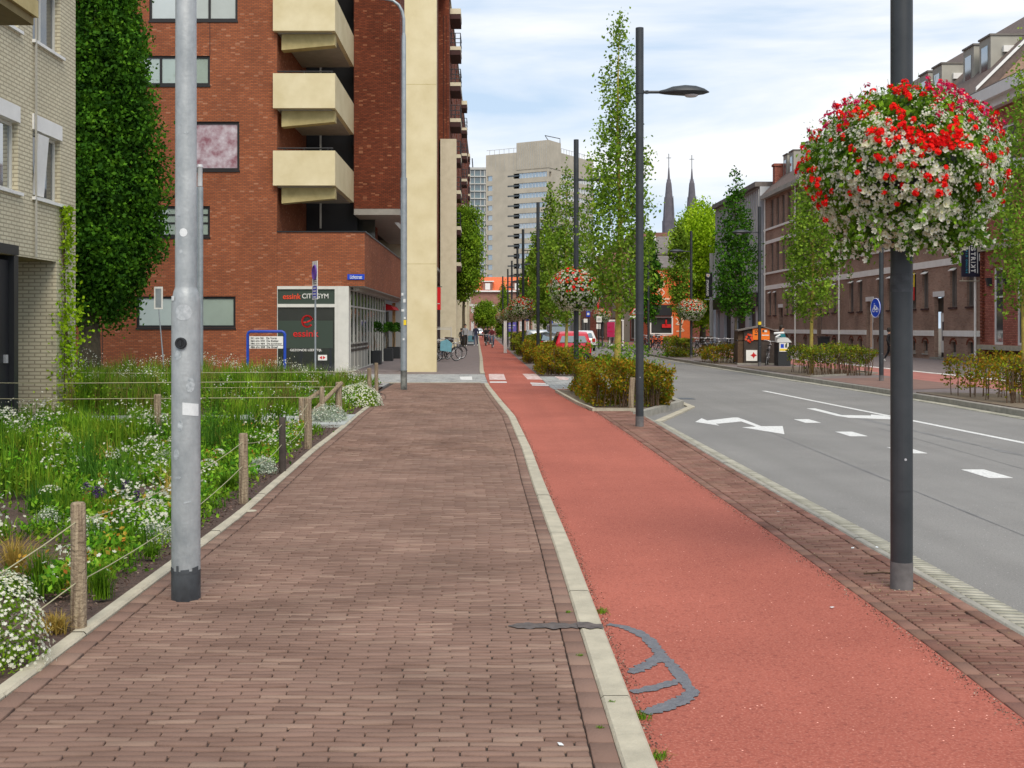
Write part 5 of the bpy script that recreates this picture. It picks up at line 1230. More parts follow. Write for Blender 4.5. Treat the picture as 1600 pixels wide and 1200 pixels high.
def flower_mesh(name, C, N_, size, m, parent, **k):
    V, Qd, Tr = flower_fans(C, N_, size, **k)
    me = bpy.data.meshes.new(name); me.vertices.add(len(V)); me.vertices.foreach_set('co', V.astype(np.float32).ravel())
    li = np.concatenate([Qd.ravel(), Tr.ravel()]).astype(np.int32); me.loops.add(len(li)); me.loops.foreach_set('vertex_index', li)
    ls = np.concatenate([np.arange(len(Qd))*4, len(Qd)*4+np.arange(len(Tr))*3]).astype(np.int32); me.polygons.add(len(ls)); me.polygons.foreach_set('loop_start', ls)
    me.materials.append(m); me.update(calc_edges=True); o = bpy.data.objects.new(name, me); col.objects.link(o)
    if parent: o.parent = parent
    return o
def ball_points(n, lo=-1, hi=1, jit=.05, power=1):
    """points on the dome-shaped flower ball: wide shoulder, ragged trailing bottom"""
    u = rng.uniform(lo, hi, n); ph = rng.uniform(0, 2*math.pi, n)
    r = np.where(u > -.1, np.sqrt(np.clip(1-((u+.1)/1.1)**2.2, 0, 1)), 1-.50*np.clip((-.1-u)/.9, 0, 1)**1.25)
    lob = 1+.06*np.sin(3*ph+1.0)+.045*np.sin(5*ph+4*u)+.03*np.sin(9*ph+7*u)
    z = u*.52+.03*np.sin(4*ph)*(u < -.3)
    P = np.stack([np.cos(ph)*r*.655*lob, np.sin(ph)*r*.655*lob, z], 1); Nn = np.stack([np.cos(ph)*np.maximum(r, .3), np.sin(ph)*np.maximum(r, .3), u*.8+.12], 1)
    Nn /= np.linalg.norm(Nn, axis=1, keepdims=True); P = P+Nn*rng.normal(0, jit, (n, 1)); return P, Nn, ph, u
def make_ball(lab):
    o = empty('hanging_basket', (0, 0, 0), 0, lab, 'flower basket', 'round flower balls hung on the lamp posts')
    q = MB(); q.lathe([(.075, -.42), (.20, -.40), (.34, -.25), (.42, -.02), (.40, .05), (.08, .03)], n=20); q.build('bowl', M['planter'], o)
    P, N_, ph, u = ball_points(15000, -.98, .98, .035); inner = rng.random(len(P)) < .35; P[inner] *= rng.uniform(.72, .97, (inner.sum(), 1))
    V, Fq = leaf_quads(P, .042, .75, dirs=None); np_mesh('foliage', V, Fq, M['leaf_basket'], o)
    # trailing and upright wisps
    P, N_, ph, u = ball_points(260, .35, .98, .02); st = []; V = []
    q = MB()
    for p, n_ in zip(P[:120], N_[:120]): q.tube([p, p+n_*rng.uniform(.03, .10)+np.array([0, 0, .04])], .0015, 3, cap=False)
    q.build('stalk', M['leaf_basket'], o)
    def patch(ph, u, seed):
        return np.sin(ph*3+seed)+.8*np.sin(ph*7+u*6+seed*2.3)+.7*np.sin(u*9+seed)+rng.normal(0, .5, len(ph))
    # large white petunias: lower half
    P, N_, ph, u = ball_points(4200, -1.02, .30, .028); keep = patch(ph, u, 1.2)-1.3*(u > -.1) > -.55; P, N_ = P[keep][:1500], N_[keep][:1500]
    N2 = N_+rdir(len(N_))*.45; N2 /= np.linalg.norm(N2, axis=1, keepdims=True)
    flower_mesh('white_petunias', P+N_*.025, N2, rng.uniform(.030, .056, len(P)), M['petal_white'], o, cup=.4, round_=1.15)
    flower_mesh('petunia_eyes', P+N_*.026+N2*.0015, N2, np.full(len(P), .010), M['flower_eye'], o, cup=0)
    # small white blossom clusters all over the middle and top
    Pc, Nc, ph, u = ball_points(2600, -.75, .95, .02); keep = patch(ph, u, 4.0)-.5*(u > .5) > -1.1; Pc, Nc = Pc[keep][:1700], Nc[keep][:1700]; k = 6
    P = np.repeat(Pc, k, 0)+rng.normal(0, .017, (len(Pc)*k, 3))+np.repeat(Nc, k, 0)*.03; N_ = np.repeat(Nc, k, 0)+rdir(len(P))*.5; N_ /= np.linalg.norm(N_, axis=1, keepdims=True)
    flower_mesh('small_white_flowers', P, N_, rng.uniform(.013, .021, len(P)), M['petal_white'], o, cup=.1, round_=.55)
    # red heads, pink upright heads, red single blooms
    Pc, Nc, ph, u = ball_points(1100, -.45, .95, .02); keep = np.sin(ph*3+.3+2*u)+.9*np.sin(ph*5+5*u)+.5*(u > .3)+rng.normal(0, .45, len(ph)) > .1; Pc, Nc, uu = Pc[keep][:250], Nc[keep][:250], u[keep][:250]
    # a broad red drift facing the footpath
    Pd, Nd, phd, ud = ball_points(6000, .02, .42, .01); kd = (np.abs(phd-4.62) < .22+.12*rng.random(len(phd))) & (np.abs(ud-.20+.18*(phd-4.6)+.05*np.sin(phd*14)) < .085); Pd, Nd = Pd[kd][:38], Nd[kd][:38]
    def heads(Pc, Nc, k, sp, size, m, name, off=.045):
        d = rdir(len(Pc)*k); d += np.repeat(Nc, k, 0)*.9; d /= np.linalg.norm(d, axis=1, keepdims=True)
        P = np.repeat(Pc, k, 0)+np.repeat(Nc, k, 0)*off+d*sp*rng.uniform(.5, 1, (len(d), 1)); flower_mesh(name, P, d, rng.uniform(.7, 1.15, len(P))*size, m, o, cup=.15, round_=.8)
    heads(Pc, Nc, 13, .030, .026, M['petal_red'], 'red_geraniums'); heads(Pd, Nd, 9, .034, .032, M['petal_red'], 'red_drift')
    Pc, Nc, ph, u = ball_points(400, .35, .93, .02); keep = np.sin(ph*2+2.6) > -.7; Pc, Nc = Pc[keep][:125], Nc[keep][:125]
    heads(Pc+Nc*.02, Nc, 9, .030, .022, M['petal_pink'], 'pink_geraniums', .06)
    P, N_, ph, u = ball_points(60, -.5, .3, .02); heads(P, N_, 6, .02, .028, M['petal_red'], 'red_blooms')
    # trailing strands hanging out of the lower edge, longer on one side
    TP = []; 
    for i in range(34):
        a = rng.uniform(0, 6.283); r0 = rng.uniform(.34, .60); Ln = rng.uniform(.06, .16)+(.10 if math.cos(a-3.3) > .6 else 0); z0 = -.30-.24*(1-(r0-.3)/.35)
        for t in np.linspace(0, 1, 9): TP.append((math.cos(a)*(r0+.05*t), math.sin(a)*(r0+.05*t), z0-Ln*t))
    TP = np.array(TP); LP_ = np.repeat(TP, 5, 0)+rng.normal(0, .016, (len(TP)*5, 3)); V, Fq = leaf_quads(LP_, .034, .7); np_mesh('trailing_leaves', V, Fq, M['leaf_basket'], o)
    FP = TP[rng.random(len(TP)) < .55]; FP = FP+rng.normal(0, .014, FP.shape); FN = FP*np.array([1, 1, .2])+rng.normal(0, .2, FP.shape); FN /= np.linalg.norm(FN, axis=1, keepdims=True)
    flower_mesh('trailing_flowers', FP+FN*.02, FN, rng.uniform(.030, .05, len(FP)), M['petal_white'], o, cup=.4, round_=1.15)
    P = np.array([(-.60, -.18, -.24), (-.585, -.16, -.34), (-.62, -.1, -.12), (.60, -.15, -.05), (.63, -.05, -.16)]); heads(P, P/np.linalg.norm(P, axis=1, keepdims=True), 10, .028, .03, M['petal_red'], 'stray_red_heads')
    return o
ball = make_ball('huge red and white flower ball on the nearest lamp post'); ball.location = (2.62, 7.27, 2.60); ball.scale = (.86, .86, .90)
far_ball = None
def make_far_ball(lab):
    o = empty('hanging_basket', (0, 0, 0), 0, lab, 'flower basket', 'round flower balls hung on the lamp posts')
    q = MB(); q.lathe([(.08, -.4), (.3, -.35), (.5, -.1), (.5, .2), (.25, .42)], n=14); q.build('bowl', M['planter'], o)
    P, N_, ph, u = ball_points(3400, -.98, .98, .05); V, Fq = leaf_quads(P, .07, .8); np_mesh('foliage', V, Fq, M['leaf_basket'], o)
    P, N_, ph, u = ball_points(1700, -1, .85, .03); flower_mesh('white_flowers', P+N_*.05, N_, rng.uniform(.038, .066, len(P)), M['petal_white'], o, cup=.2)
    P, N_, ph, u = ball_points(240, -.2, .98, .03); keep = np.sin(ph*3+3*u)+rng.normal(0, .6, len(ph))+.6*u > -.1; P, N_ = P[keep], N_[keep]
    flower_mesh('red_flowers', P+N_*.06, N_, rng.uniform(.05, .10, len(P)), M['petal_red'], o, cup=.2)
    P, N_, ph, u = ball_points(140, .2, .98, .03); flower_mesh('orange_flowers', P+N_*.07, N_, rng.uniform(.05, .09, len(P)), M['petal_orange'], o, cup=.2)
    return o
far = [(2.30, 30.6, 'second flower ball along the bike path, in front of the slim tree'), (1.70, 58.5, 'third flower ball along the bike path, on the fifth post'), (1.74, 72, 'fourth flower ball along the bike path'), (1.66, 86, 'fifth flower ball along the bike path'), (1.55, 98, 'sixth flower ball along the bike path'), (1.28, 112, 'farthest flower ball above the cyclists'),
       (10.5, 60, 'orange and white flower ball across the road, right of the orange shop'), (9.1, 93, 'pink and white flower ball across the road by the bus shelter')]
fb = make_far_ball(far[0][2]); fb.location = (2.30, 30.6, 2.62)
for i, (x, y, lb) in enumerate(far[1:]):
    c = copy_tree(fb); c.location = (x, y, 2.6 if i != 5 else 2.55); c.rotation_euler = (0, 0, 1.1*i+.7); c['label'] = lb
for x, y, lb in ((5.2, 100, 'small dark hanging basket high above the black parked car'), (6.6, 103, 'small dark hanging basket right above the grey parked van')):
    c = copy_tree(fb); c.location = (x, y, 2.7); c.scale = (.9, .9, .9); c['label'] = lb
    p = copy_tree(proto); p.location = (x, y, 0); p['label'] = lb.replace('small dark hanging basket', 'slim far lamp post standing')

# ------------------------------------------------------------------ trees
def prof_i(pr, u): return np.interp(u, [p[0] for p in pr], [p[1] for p in pr])
SPIRE = [(0, .35), (.08, .8), (.22, 1), (.4, .92), (.52, .72), (.62, .42), (.75, .36), (.88, .2), (1, .05)]
SPIRE2 = [(0, .4), (.08, .8), (.25, 1), (.45, .95), (.62, .72), (.74, .40), (.86, .22), (1, .04)]
OVAL = [(0, .3), (.15, .8), (.4, 1), (.7, .85), (.9, .5), (1, .15)]
COLUMN = [(0, .25), (.06, .6), (.25, .95), (.5, 1), (.8, .82), (1, .7)]
def make_tree(name, x, y, Ht, Rc, zc, prof, nclump, per, leaf, lm, bark_m, lab, cat='tree', group=None, tr=.07, seed=1, shell=0, lean=0, sig=.11, z0=0, branches=26, xoff=0, rag=0):
    global rng
    rng = np.random.default_rng(seed); rr = random.Random(seed)
    o = empty(name, (x, y, z0), 0, lab, cat, group)
    u = rng.random(nclump*3); w_ = prof_i(prof, u)**1.3; u = u[rng.random(len(u)) < w_][:nclump]; n = len(u)
    ph = rng.uniform(0, 2*math.pi, n); q_ = np.sqrt(rng.random(n)) if not shell else 1-(1-shell)*rng.random(n)**1.6
    lob = 1+.16*np.sin(ph*2+u*5+seed)+.12*np.sin(ph*5+u*11+seed*2)
    z = zc+(Ht-zc)*u; lob = lob+rag*(np.sin(z*3.3+ph*1.5)+.8*np.sin(z*7.1-ph*3)+.6*np.sin(ph*9+z*2)); rad = Rc*prof_i(prof, u)*q_*lob
    C = np.stack([np.cos(ph)*rad+xoff, np.sin(ph)*rad, z], 1)
    P = np.repeat(C, per, 0)+rng.normal(0, sig, (n*per, 3))*np.array([1, 1, 1.35]); V, Fq = leaf_quads(P, leaf, .72, .3); np_mesh('crown', V, Fq, lm, o)
    q = MB(); pts = []; rad_ = []
    for i in range(9):
        t = i/8; pts.append((lean*t*t+xoff*min(1, t*2)+.03*math.sin(t*9+seed), .03*math.cos(t*7+seed), t*Ht*.93)); rad_.append(max(.008, tr*(1-t)**.75*(1.25 if i == 0 else 1)))
    q.tube(pts, rad_, 9); q.build('trunk', bark_m, o, smooth=True)
    b_ = MB(); idx = rng.choice(n, min(branches, n), replace=False)
    for i in idx:
        c = C[i]; hb = max(zc*.95, c[2]-rr.uniform(.6, 1.6)*max(.5, rad[i])*1.5); t = hb/(Ht*.93)
        s0 = Vector((lean*t*t+xoff*min(1, t*2)+.03*math.sin(t*9+seed), 0, hb)); e_ = Vector(c); m_ = s0.lerp(e_, .55)+Vector((0, 0, -.15*(e_-s0).length)) ; b_.tube([s0, m_, e_], [max(.006, tr*.3*(1-t)), tr*.14, .004], 5, cap=False)
    b_.build('branch', bark_m, o); return o
HB, BK, BG = M['leaf_hornbeam'], M['bark'], M['bark_green']
TG = 'slim street trees along the road'
make_tree('hornbeam', 2.97, 26.5, 8.95, .92, 1.95, SPIRE, 560, 22, .082, HB, BG, 'slim pointed tree rising out of the nearest orange-brown hedge', group=TG, seed=4, tr=.085, sig=.095)
make_tree('hornbeam', 2.9, 43.5, 7.9, .88, 1.9, SPIRE2, 360, 18, .11, HB, BG, 'second slim tree in the row beside the bike path, behind the second flower ball', group=TG, seed=5)
make_tree('hornbeam', 3.0, 57, 8.9, .98, 2.1, SPIRE2, 320, 18, .14, HB, BK, 'third slim tree beside the bike path, before the tower', group=TG, seed=6)
make_tree('hornbeam', 3.05, 72, 8.0, 1.0, 2.3, SPIRE2, 240, 16, .17, HB, BK, 'fourth slim tree beside the bike path', group=TG, seed=7)
make_tree('hornbeam', 3.1, 87, 7.6, 1.0, 2.3, SPIRE2, 170, 16, .2, HB, BK, 'fifth slim tree beside the bike path, farthest of its row', group=TG, seed=8)
make_tree('hornbeam', 11.85, 25.5, 8.2, .75, 1.9, SPIRE2, 420, 15, .085, HB, BG, 'slim tree cut by the right edge of the picture', group=TG, seed=9)
make_tree('hornbeam', 11.2, 40, 8.6, 1.02, 2.0, SPIRE2, 430, 18, .11, HB, BG, 'slim tree partly behind the huge flower ball, rising from the low far hedge', group=TG, seed=10)
make_tree('hornbeam', 11.0, 51.5, 8.9, 1.0, 2.1, SPIRE2, 430, 17, .13, M['leaf_dark'], BK, 'dark slim tree next to the dark hut, before the pale building', group=TG, seed=11)
make_tree('hornbeam', 10.9, 66, 7.6, .72, 2.2, OVAL, 260, 18, .16, HB, BK, 'slim tree before the bright green tree, behind a flower ball', group=TG, seed=12)
make_tree('hornbeam', 11.2, 81, 8.2, .9, 2.0, OVAL, 300, 18, .18, M['leaf_dark'], BK, 'dark slim tree left of the orange shop, seen beside the second lamp post', group=TG, seed=13)
make_tree('round_tree', 22.0, 119, 14.3, 4.1, 2.0, OVAL, 1500, 22, .28, M['leaf_bright'], BK, 'broad bright yellow-green tree beneath the church spires', seed=14, tr=.3, sig=.35)
make_tree('round_tree', -2.25, 101, 12.0, 1.75, 4.2, COLUMN, 750, 24, .22, M['leaf_mid'], BK, 'green tree growing against the shorter cream pillar', seed=15, tr=.16, sig=.24)
make_tree('round_tree', -.55, 165, 5.2, 1.75, 1.6, OVAL, 300, 20, .26, M['leaf_mid'], BK, 'small green tree at the end of the street, left of the cyclists', seed=16, tr=.12, sig=.25)
make_tree('conifer', 1.9, 150, 7.6, 1.35, .6, [(0, 1), (.5, .62), (1, .05)], 500, 18, .2, M['leaf_mid'], BK, 'dark sharply pointed green tree at the end of the bike path', seed=17, tr=.12, sig=.16)
make_tree('broad_tree', -11.65, 33.5, 17, 1.68, 1.9, [(0, .45), (.06, .75), (.14, .95), (.24, 1), (.4, .88), (.52, .76), (.62, .66), (1, .25)], 4600, 26, .13, M['leaf_dark'], BK, 'tall dense dark green tree between the yellow and the red brick buildings', seed=18, tr=.30, shell=.72, sig=.19, branches=40, rag=.07)
make_tree('broad_tree', 8.2, 172, 9.0, 2.4, 2.0, OVAL, 420, 18, .28, M['leaf_mid'], BK, 'green tree above the parked cars, far down the street', seed=19, tr=.2, sig=.3)

# ------------------------------------------------------------------ hedges
def hedge(pts_box, ztop, lab, n, leaf, m, seed, z0=-.02, name='hedge', sparse=0, stems=60, cat='hedge', group='beech hedges round the street trees'):
    """leafy block over a list of plan quads"""
    global rng
    rng = np.random.default_rng(seed); x0, x1, y0, y1 = pts_box; cx, cy = (x0+x1)/2, (y0+y1)/2
    o = empty(name, (cx, cy, z0), 0, lab, cat, group); hx, hy = (x1-x0)/2, (y1-y0)/2
    n2 = n; side = rng.random(n2); X = rng.uniform(-hx, hx, n2); Y = rng.uniform(-hy, hy, n2); Z = rng.uniform(.03+sparse*.35, 1, n2)**(.8 if sparse else 1.05)*ztop
    f = rng.random(n2); a = f < .30; Y[a] = -hy+abs(rng.normal(0, .07, a.sum())); b_ = (f >= .30) & (f < .48); X[b_] = -hx+abs(rng.normal(0, .07, b_.sum())); c = (f >= .48) & (f < .60); X[c] = hx-abs(rng.normal(0, .07, c.sum())); d = (f > .60) & (f < .84); Z[d] = ztop-abs(rng.normal(0, .07, d.sum()))
    bump = .07*np.sin(X*4+seed)+.06*np.sin(Y*3.1+seed*2)+.05*np.sin(X*9+Y*7); Z = Z*(1+bump/ztop)+rng.normal(0, .02, n2); s = 1+.07*np.sin(Z*6+Y*3)+.05*np.sin(X*7+Z*9)
    P = np.stack([X*s+rng.normal(0, .04, n2), Y*s+rng.normal(0, .04, n2), np.maximum(Z, .03)], 1)
    if sparse: P = P[(P[:, 2] > sparse*ztop) | (rng.random(len(P)) < .12)]
    V, Fq = leaf_quads(P, leaf, .7, .3); np_mesh('foliage', V, Fq, m, o)
    q = MB()
    for i in range(stems):
        x, y = rng.uniform(-hx, hx), rng.uniform(-hy, hy) if i % 2 else -hy+rng.uniform(0, .15); h = ztop*rng.uniform(.7, 1.12)
        q.tube([(x, y, 0), (x+rng.normal(0, .04), y+rng.normal(0, .04), h*.5), (x+rng.normal(0, .09), y+rng.normal(0, .08), h)], [.012, .008, .004], 4, cap=False)
    q.build('stem', M['stem'], o)
    return o
hd = hedge((2.12, 3.74, 23.6, 29.6), .82, 'nearest orange-brown beech hedge round the slim tree', 15000, .062, M['leaf_hedge'], 21)
P = np.stack([rng.uniform(-.9, .9, 90), rng.uniform(-3, 3, 90), rng.uniform(.85, 1.25, 90)], 1)
V, Fq = leaf_quads(np.repeat(P, 12, 0)+rng.normal(0, .05, (1080, 3)), .06, .7, .5); np_mesh('shoots', V, Fq, M['leaf_garden'], hd)
hedge((1.75, 3.2, 39.5, 44.5), .86, 'second beech hedge beside the bike path, just past the crossing', 9000, .075, M['leaf_hedge'], 22)
hedge((1.66, 2.9, 52.5, 57.5), .9, 'third beech hedge beside the bike path', 5200, .09, M['leaf_hedge'], 23)
hedge((1.66, 2.9, 66, 72), 1.15, 'fourth hedge beside the bike path, greener than the others', 4200, .11, M['leaf_hedge_green'], 24)
hedge((1.66, 2.9, 82, 92), 1.2, 'farthest hedge beside the bike path', 3600, .13, M['leaf_hedge_green'], 25)
hedge((10.75, 12.9, 38.6, 41.5), .98, 'leggy low hedge round the slim tree across the road', 5200, .075, M['leaf_hedge_green'], 26, sparse=.42, stems=110)
hedge((10.9, 12.9, 24.2, 27.6), .95, 'brown-green hedge at the right edge of the picture, across the road', 6000, .07, M['leaf_hedge'], 27, sparse=.3, stems=90)
hedge((9.9, 12.4, 51.5, 54.5), .78, 'brown hedge between the parked bicycles and the dark hut', 3800, .09, M['leaf_hedge'], 28, sparse=.2, stems=60)
hedge((9.95, 11.05, 62.5, 66.5), 1.0, 'green-brown hedge across the road below the orange shop', 3600, .10, M['leaf_hedge_green'], 29, stems=60)

# ------------------------------------------------------------------ garden
rng = np.random.default_rng(77)
def garden_pts(n, y0=4.5, y1=32.5, wmax=7.5, edge=.25, dens_=True):
    y = y0+(y1-y0)*rng.random(n)**1.25; xe = np.interp(y, [p[1] for p in kl_out], [p[0] for p in kl_out])-edge; x = xe-wmax*rng.random(n)**1.15*(.35+y/26)
    k = ~((y > 18.0) & (y < 21.2) & (x > -14)); k &= x > -13
    pat = np.sin(x*2.9+1.3)*np.sin(y*1.7+.4)+.6*np.sin(x*6.1+y*2.3)+.5*np.sin(x*1.3-y*3.7)
    thr = np.interp(y, [4, 6.5, 9, 13, 18], [.8, .15, -.55, -1.0, -1.8]) if dens_ else -9+0*y; k &= pat > thr
    k &= ~((x < -7.9) & (y < 23.2)); return x[k], y[k]
def clumped(x, y, s=.1): return (np.sin(x*3.7+y*1.1+1)+np.sin(y*4.1-x*1.7)+.6*np.sin(x*9+y*7)) > s
def blades(cx, cy, k, hgt, spread, w_, z0=0, lean=.35):
    n = len(cx)*k; x = np.repeat(cx, k); y = np.repeat(cy, k); h = np.repeat(hgt, k)*rng.uniform(.5, 1.1, n); a = rng.uniform(0, 6.28, n); s = np.abs(rng.normal(0, 1, n))*lean
    bx, by = x+rng.normal(0, 1, n)*np.repeat(spread, k)*.35, y+rng.normal(0, 1, n)*np.repeat(spread, k)*.35
    dx, dy = np.cos(a), np.sin(a); px, py = -dy*w_/2, dx*w_/2; Z = np.full(n, z0)
    A = np.stack([bx-px, by-py, Z], 1); B_ = np.stack([bx+px, by+py, Z], 1); C1 = np.stack([bx+dx*s*h*.35+px*.8, by+dy*s*h*.35+py*.8, Z+h*.6], 1); C0_ = np.stack([bx+dx*s*h*.35-px*.8, by+dy*s*h*.35-py*.8, Z+h*.6], 1)
    D = np.stack([bx+dx*s*h, by+dy*s*h, Z+h*np.sqrt(np.clip(1-s*s*.3, .2, 1))], 1); D2 = D+np.stack([px, py, Z*0], 1)*.1
    V = np.stack([A, B_, C1, C0_, D, D2], 1).reshape(-1, 3); b0 = (np.arange(n)*6)[:, None]
    return V, np.concatenate([b0+np.array([[0, 1, 2, 3]]), b0+np.array([[3, 2, 5, 4]])])
def hfield(x, y):     # plant height grows away from the kerb and down the garden
    xe = np.interp(y, [p[1] for p in kl_out], [p[0] for p in kl_out]); d = xe-x
    return np.where(y < 19, np.clip(.08+.13*d, .06, .42), np.clip(.22+.16*d, .2, .62))*(.8+.5*np.sin(x*2.1+y*.8)*np.sin(y*1.3+x))
x, y = garden_pts(2600); h = hfield(x, y); V, Fq = blades(x, y, 24, h*1.15, np.full(len(x), .14), np.repeat(.006+.0006*y, 24))
tag(np_mesh('garden_grass', V, Fq, M['leaf_garden']), 'green grasses and leafy stems filling the garden beds', 'grass', kind='stuff')
x, y = garden_pts(3600); h = hfield(x, y)*.62; k = 30; n = len(x)*k
P = np.stack([np.repeat(x, k)+rng.normal(0, .10, n), np.repeat(y, k)+rng.normal(0, .10, n), np.repeat(h, k)*rng.uniform(.05, 1.15, n)], 1); V, Fq = leaf_quads(P, np.clip(.03+.0012*P[:, 1], .03, .07), .6, .5)
tag(np_mesh('garden_foliage', V, Fq, M['leaf_garden']), 'low leafy green plants covering the garden soil', 'ground cover', kind='stuff')
x, y = garden_pts(2100, 5, 32.5); kk = clumped(x, y, .6); x, y = x[kk], y[kk]; h = hfield(x, y)*1.22+.04; k = 16; n = len(x)*k
P = np.stack([np.repeat(x, k)+rng.normal(0, .10, n), np.repeat(y, k)+rng.normal(0, .10, n), np.repeat(h, k)+rng.normal(0, .05, n)], 1); N_ = rdir(n, 1.6)
tag(flower_mesh('white_wildflowers', P, N_, rng.uniform(.016, .036, n), M['petal_white'], None, cup=.1), 'tiny white blossoms scattered over the garden plants', 'wildflowers', kind='stuff')
x, y = garden_pts(60, 5, 30, edge=.5)
V, Fq = blades(x, y, 30, np.full(len(x), .34), np.full(len(x), .12), .009, lean=.6); tag(np_mesh('dry_grass', V, Fq, M['leaf_straw']), 'yellowed dry grass tufts among the garden plants', 'grass', kind='stuff')
x, y = garden_pts(1500, 4.2, 27, edge=.28); k = 34; n = len(x)*k; r_ = np.repeat(rng.uniform(.06, .2, len(x)), k); hh = np.repeat(rng.uniform(.10, .42, len(x)), k)*np.clip(np.repeat(hfield(x, y), k)*3, .4, 1)
d = rdir(n); P = np.stack([np.repeat(x, k)+d[:, 0]*r_, np.repeat(y, k)+d[:, 1]*r_, hh*rng.random(n)**.6+.02], 1); V, Fq = leaf_quads(P, .055, .5, .6)
tag(np_mesh('broad_leaves', V, Fq, leafmat('leaf_broad', [(.03, .12, .01), (.10, .30, .015), (.20, .44, .02), (.34, .54, .06)], nscale=1.5)), 'fresh green broad-leaved plants in the garden', 'plants', kind='stuff')
x, y = garden_pts(120, 4.2, 18, edge=.25); k = 40; n = len(x)*k; d = rdir(n); r_ = np.repeat(rng.uniform(.05, .13, len(x)), k)
P = np.stack([np.repeat(x, k)+d[:, 0]*r_, np.repeat(y, k)+d[:, 1]*r_, rng.random(n)*.22+.02], 1); V, Fq = leaf_quads(P, .035, .6, .5)
tag(np_mesh('autumn_leaves', V, Fq, leafmat('leaf_autumn', [(.30, .10, .02), (.46, .24, .03), (.40, .34, .05), (.16, .20, .03)], nscale=2)), 'orange and yellow autumn-tinted plants in the garden', 'plants', kind='stuff')
x, y = garden_pts(60, 4.6, 15, edge=.35); k = 60; n = len(x)*k; d = rdir(n, .6); r_ = np.repeat(rng.uniform(.05, .11, len(x)), k); d[:, 2] = abs(d[:, 2])
P = np.stack([np.repeat(x, k)+d[:, 0]*r_, np.repeat(y, k)+d[:, 1]*r_, np.repeat(hfield(x, y)*.8, k)+d[:, 2]*.06], 1); V, Fq = leaf_quads(P, .02, .8); 
tag(flower_mesh('white_umbels', P, d, rng.uniform(.012, .022, n), M['petal_white'], None, cup=.1), 'white flower heads in loose clusters among the garden plants', 'wildflowers', kind='stuff')
x = rng.uniform(-13, -3.3, 46); y = np.where(rng.random(46) < .7, rng.uniform(17.6, 18.9, 46), rng.uniform(20, 21.3, 46)); V, Fq = blades(x, y, 60, rng.uniform(.2, .5, 46), np.full(46, .22), .016)
tag(np_mesh('path_edge_grass', V, Fq, M['leaf_garden']), 'green tufts spilling over the edges of the pale garden path', 'grass', kind='stuff')
x, y = garden_pts(420, 21.2, 32.5); V, Fq = blades(x, y, 22, hfield(x, y)*1.35, np.full(len(x), .2), .012, lean=.3)
tag(np_mesh('seed_heads', V, Fq, leafmat('leaf_brownish', [(.16, .10, .04), (.26, .20, .06), (.16, .26, .03), (.30, .34, .06)], nscale=1.2, clump=.4, cscale=1.2)), 'brownish seed heads and stems in the far part of the garden', 'grass', kind='stuff')
x, y = garden_pts(34, 9, 18.3, edge=1.1); V, Fq = blades(x, y, 130, rng.uniform(.3, .65, len(x)), np.full(len(x), .2), .008, lean=.5)
tag(np_mesh('tall_grasses', V, Fq, leafmat('leaf_tall', [(.03, .10, .012), (.07, .19, .018), (.13, .28, .03)], nscale=1, clump=.4, cscale=1.2)), 'taller dark green grasses standing in the garden', 'grass', kind='stuff')
x, y = garden_pts(70, 7, 31, edge=.9); k = 70; n = len(x)*k; d = rdir(n); hh = rng.uniform(.3, .8, len(x)); u_ = rng.random(n); P = np.stack([np.repeat(x, k)+d[:, 0]*.13*(1.1-u_), np.repeat(y, k)+d[:, 1]*.13*(1.1-u_), np.repeat(hh, k)*u_], 1); V, Fq = leaf_quads(P, .06, .45, .8)
tag(np_mesh('tall_weeds', V, Fq, M['leaf_garden']), 'tall leafy weeds poking up here and there in the garden', 'weeds', kind='stuff')
# bark chips on the soil by the kerb
n = 9000; y = 3+26*rng.random(n)**1.4; x = np.interp(y, [p[1] for p in kl_out], [p[0] for p in kl_out])-.04-abs(rng.normal(0, .45, n)); P = np.stack([x, y, np.full(n, .012)+abs(rng.normal(0, .012, n))], 1)
d = rdir(n); d[:, 2] *= .25; d /= np.linalg.norm(d, axis=1, keepdims=True); V, Fq = leaf_quads(P, .028, .45, dirs=d)
tag(np_mesh('bark_chips', V, Fq, island_mat('chips', [(.05, .03, .024), (.11, .065, .05), (.16, .10, .075), (.30, .24, .18)], pos=[0, .5, .9, 1])), 'reddish-brown bark chips strewn along the garden kerb', 'bark chips', kind='stuff')
def mound(name, px, py, r, h, m, lab, n=900, leaf=.03, fl=0, flm=None, fsize=.02, grp=None, cat='plant', up=.4):
    p = gp(px, py, 0); o = empty(name, (p.x, p.y, 0), 0, lab, cat, grp); d = rdir(n); d[:, 2] = abs(d[:, 2]); rad = rng.random((n, 1))**.35; P = d*rad*np.array([[r, r, h]]); V, Fq = leaf_quads(P, leaf, .6, up); np_mesh('foliage', V, Fq, m, o)
    if fl:
        d = rdir(fl, .5); d[:, 2] = abs(d[:, 2]); P = d*np.array([[r, r, h]])*1.05+rng.normal(0, .012, (fl, 3)); N_ = d+rdir(fl)*.4; N_ /= np.linalg.norm(N_, axis=1, keepdims=True); flower_mesh('flowers', P, N_, rng.uniform(.7, 1.3, fl)*fsize, flm, o, cup=.1)
    return o
mound('white_flower_bush', 8, 1040, .19, .42, M['leaf_mid'], 'white flowering bush at the left edge close to the kerb, lowest in the picture', 1300, .024, 900, M['petal_white'], .016)
mound('silver_leaf_plant', 150, 850, .13, .20, M['leaf_silver'], 'silver-leaved plant just right of the nearest wooden post', 900, .022, 240, M['petal_white'], .012)
mound('silver_leaf_plant', 75, 835, .13, .20, M['leaf_silver'], 'silver-leaved plant just left of the nearest wooden post', 900, .022, 200, M['petal_white'], .012)
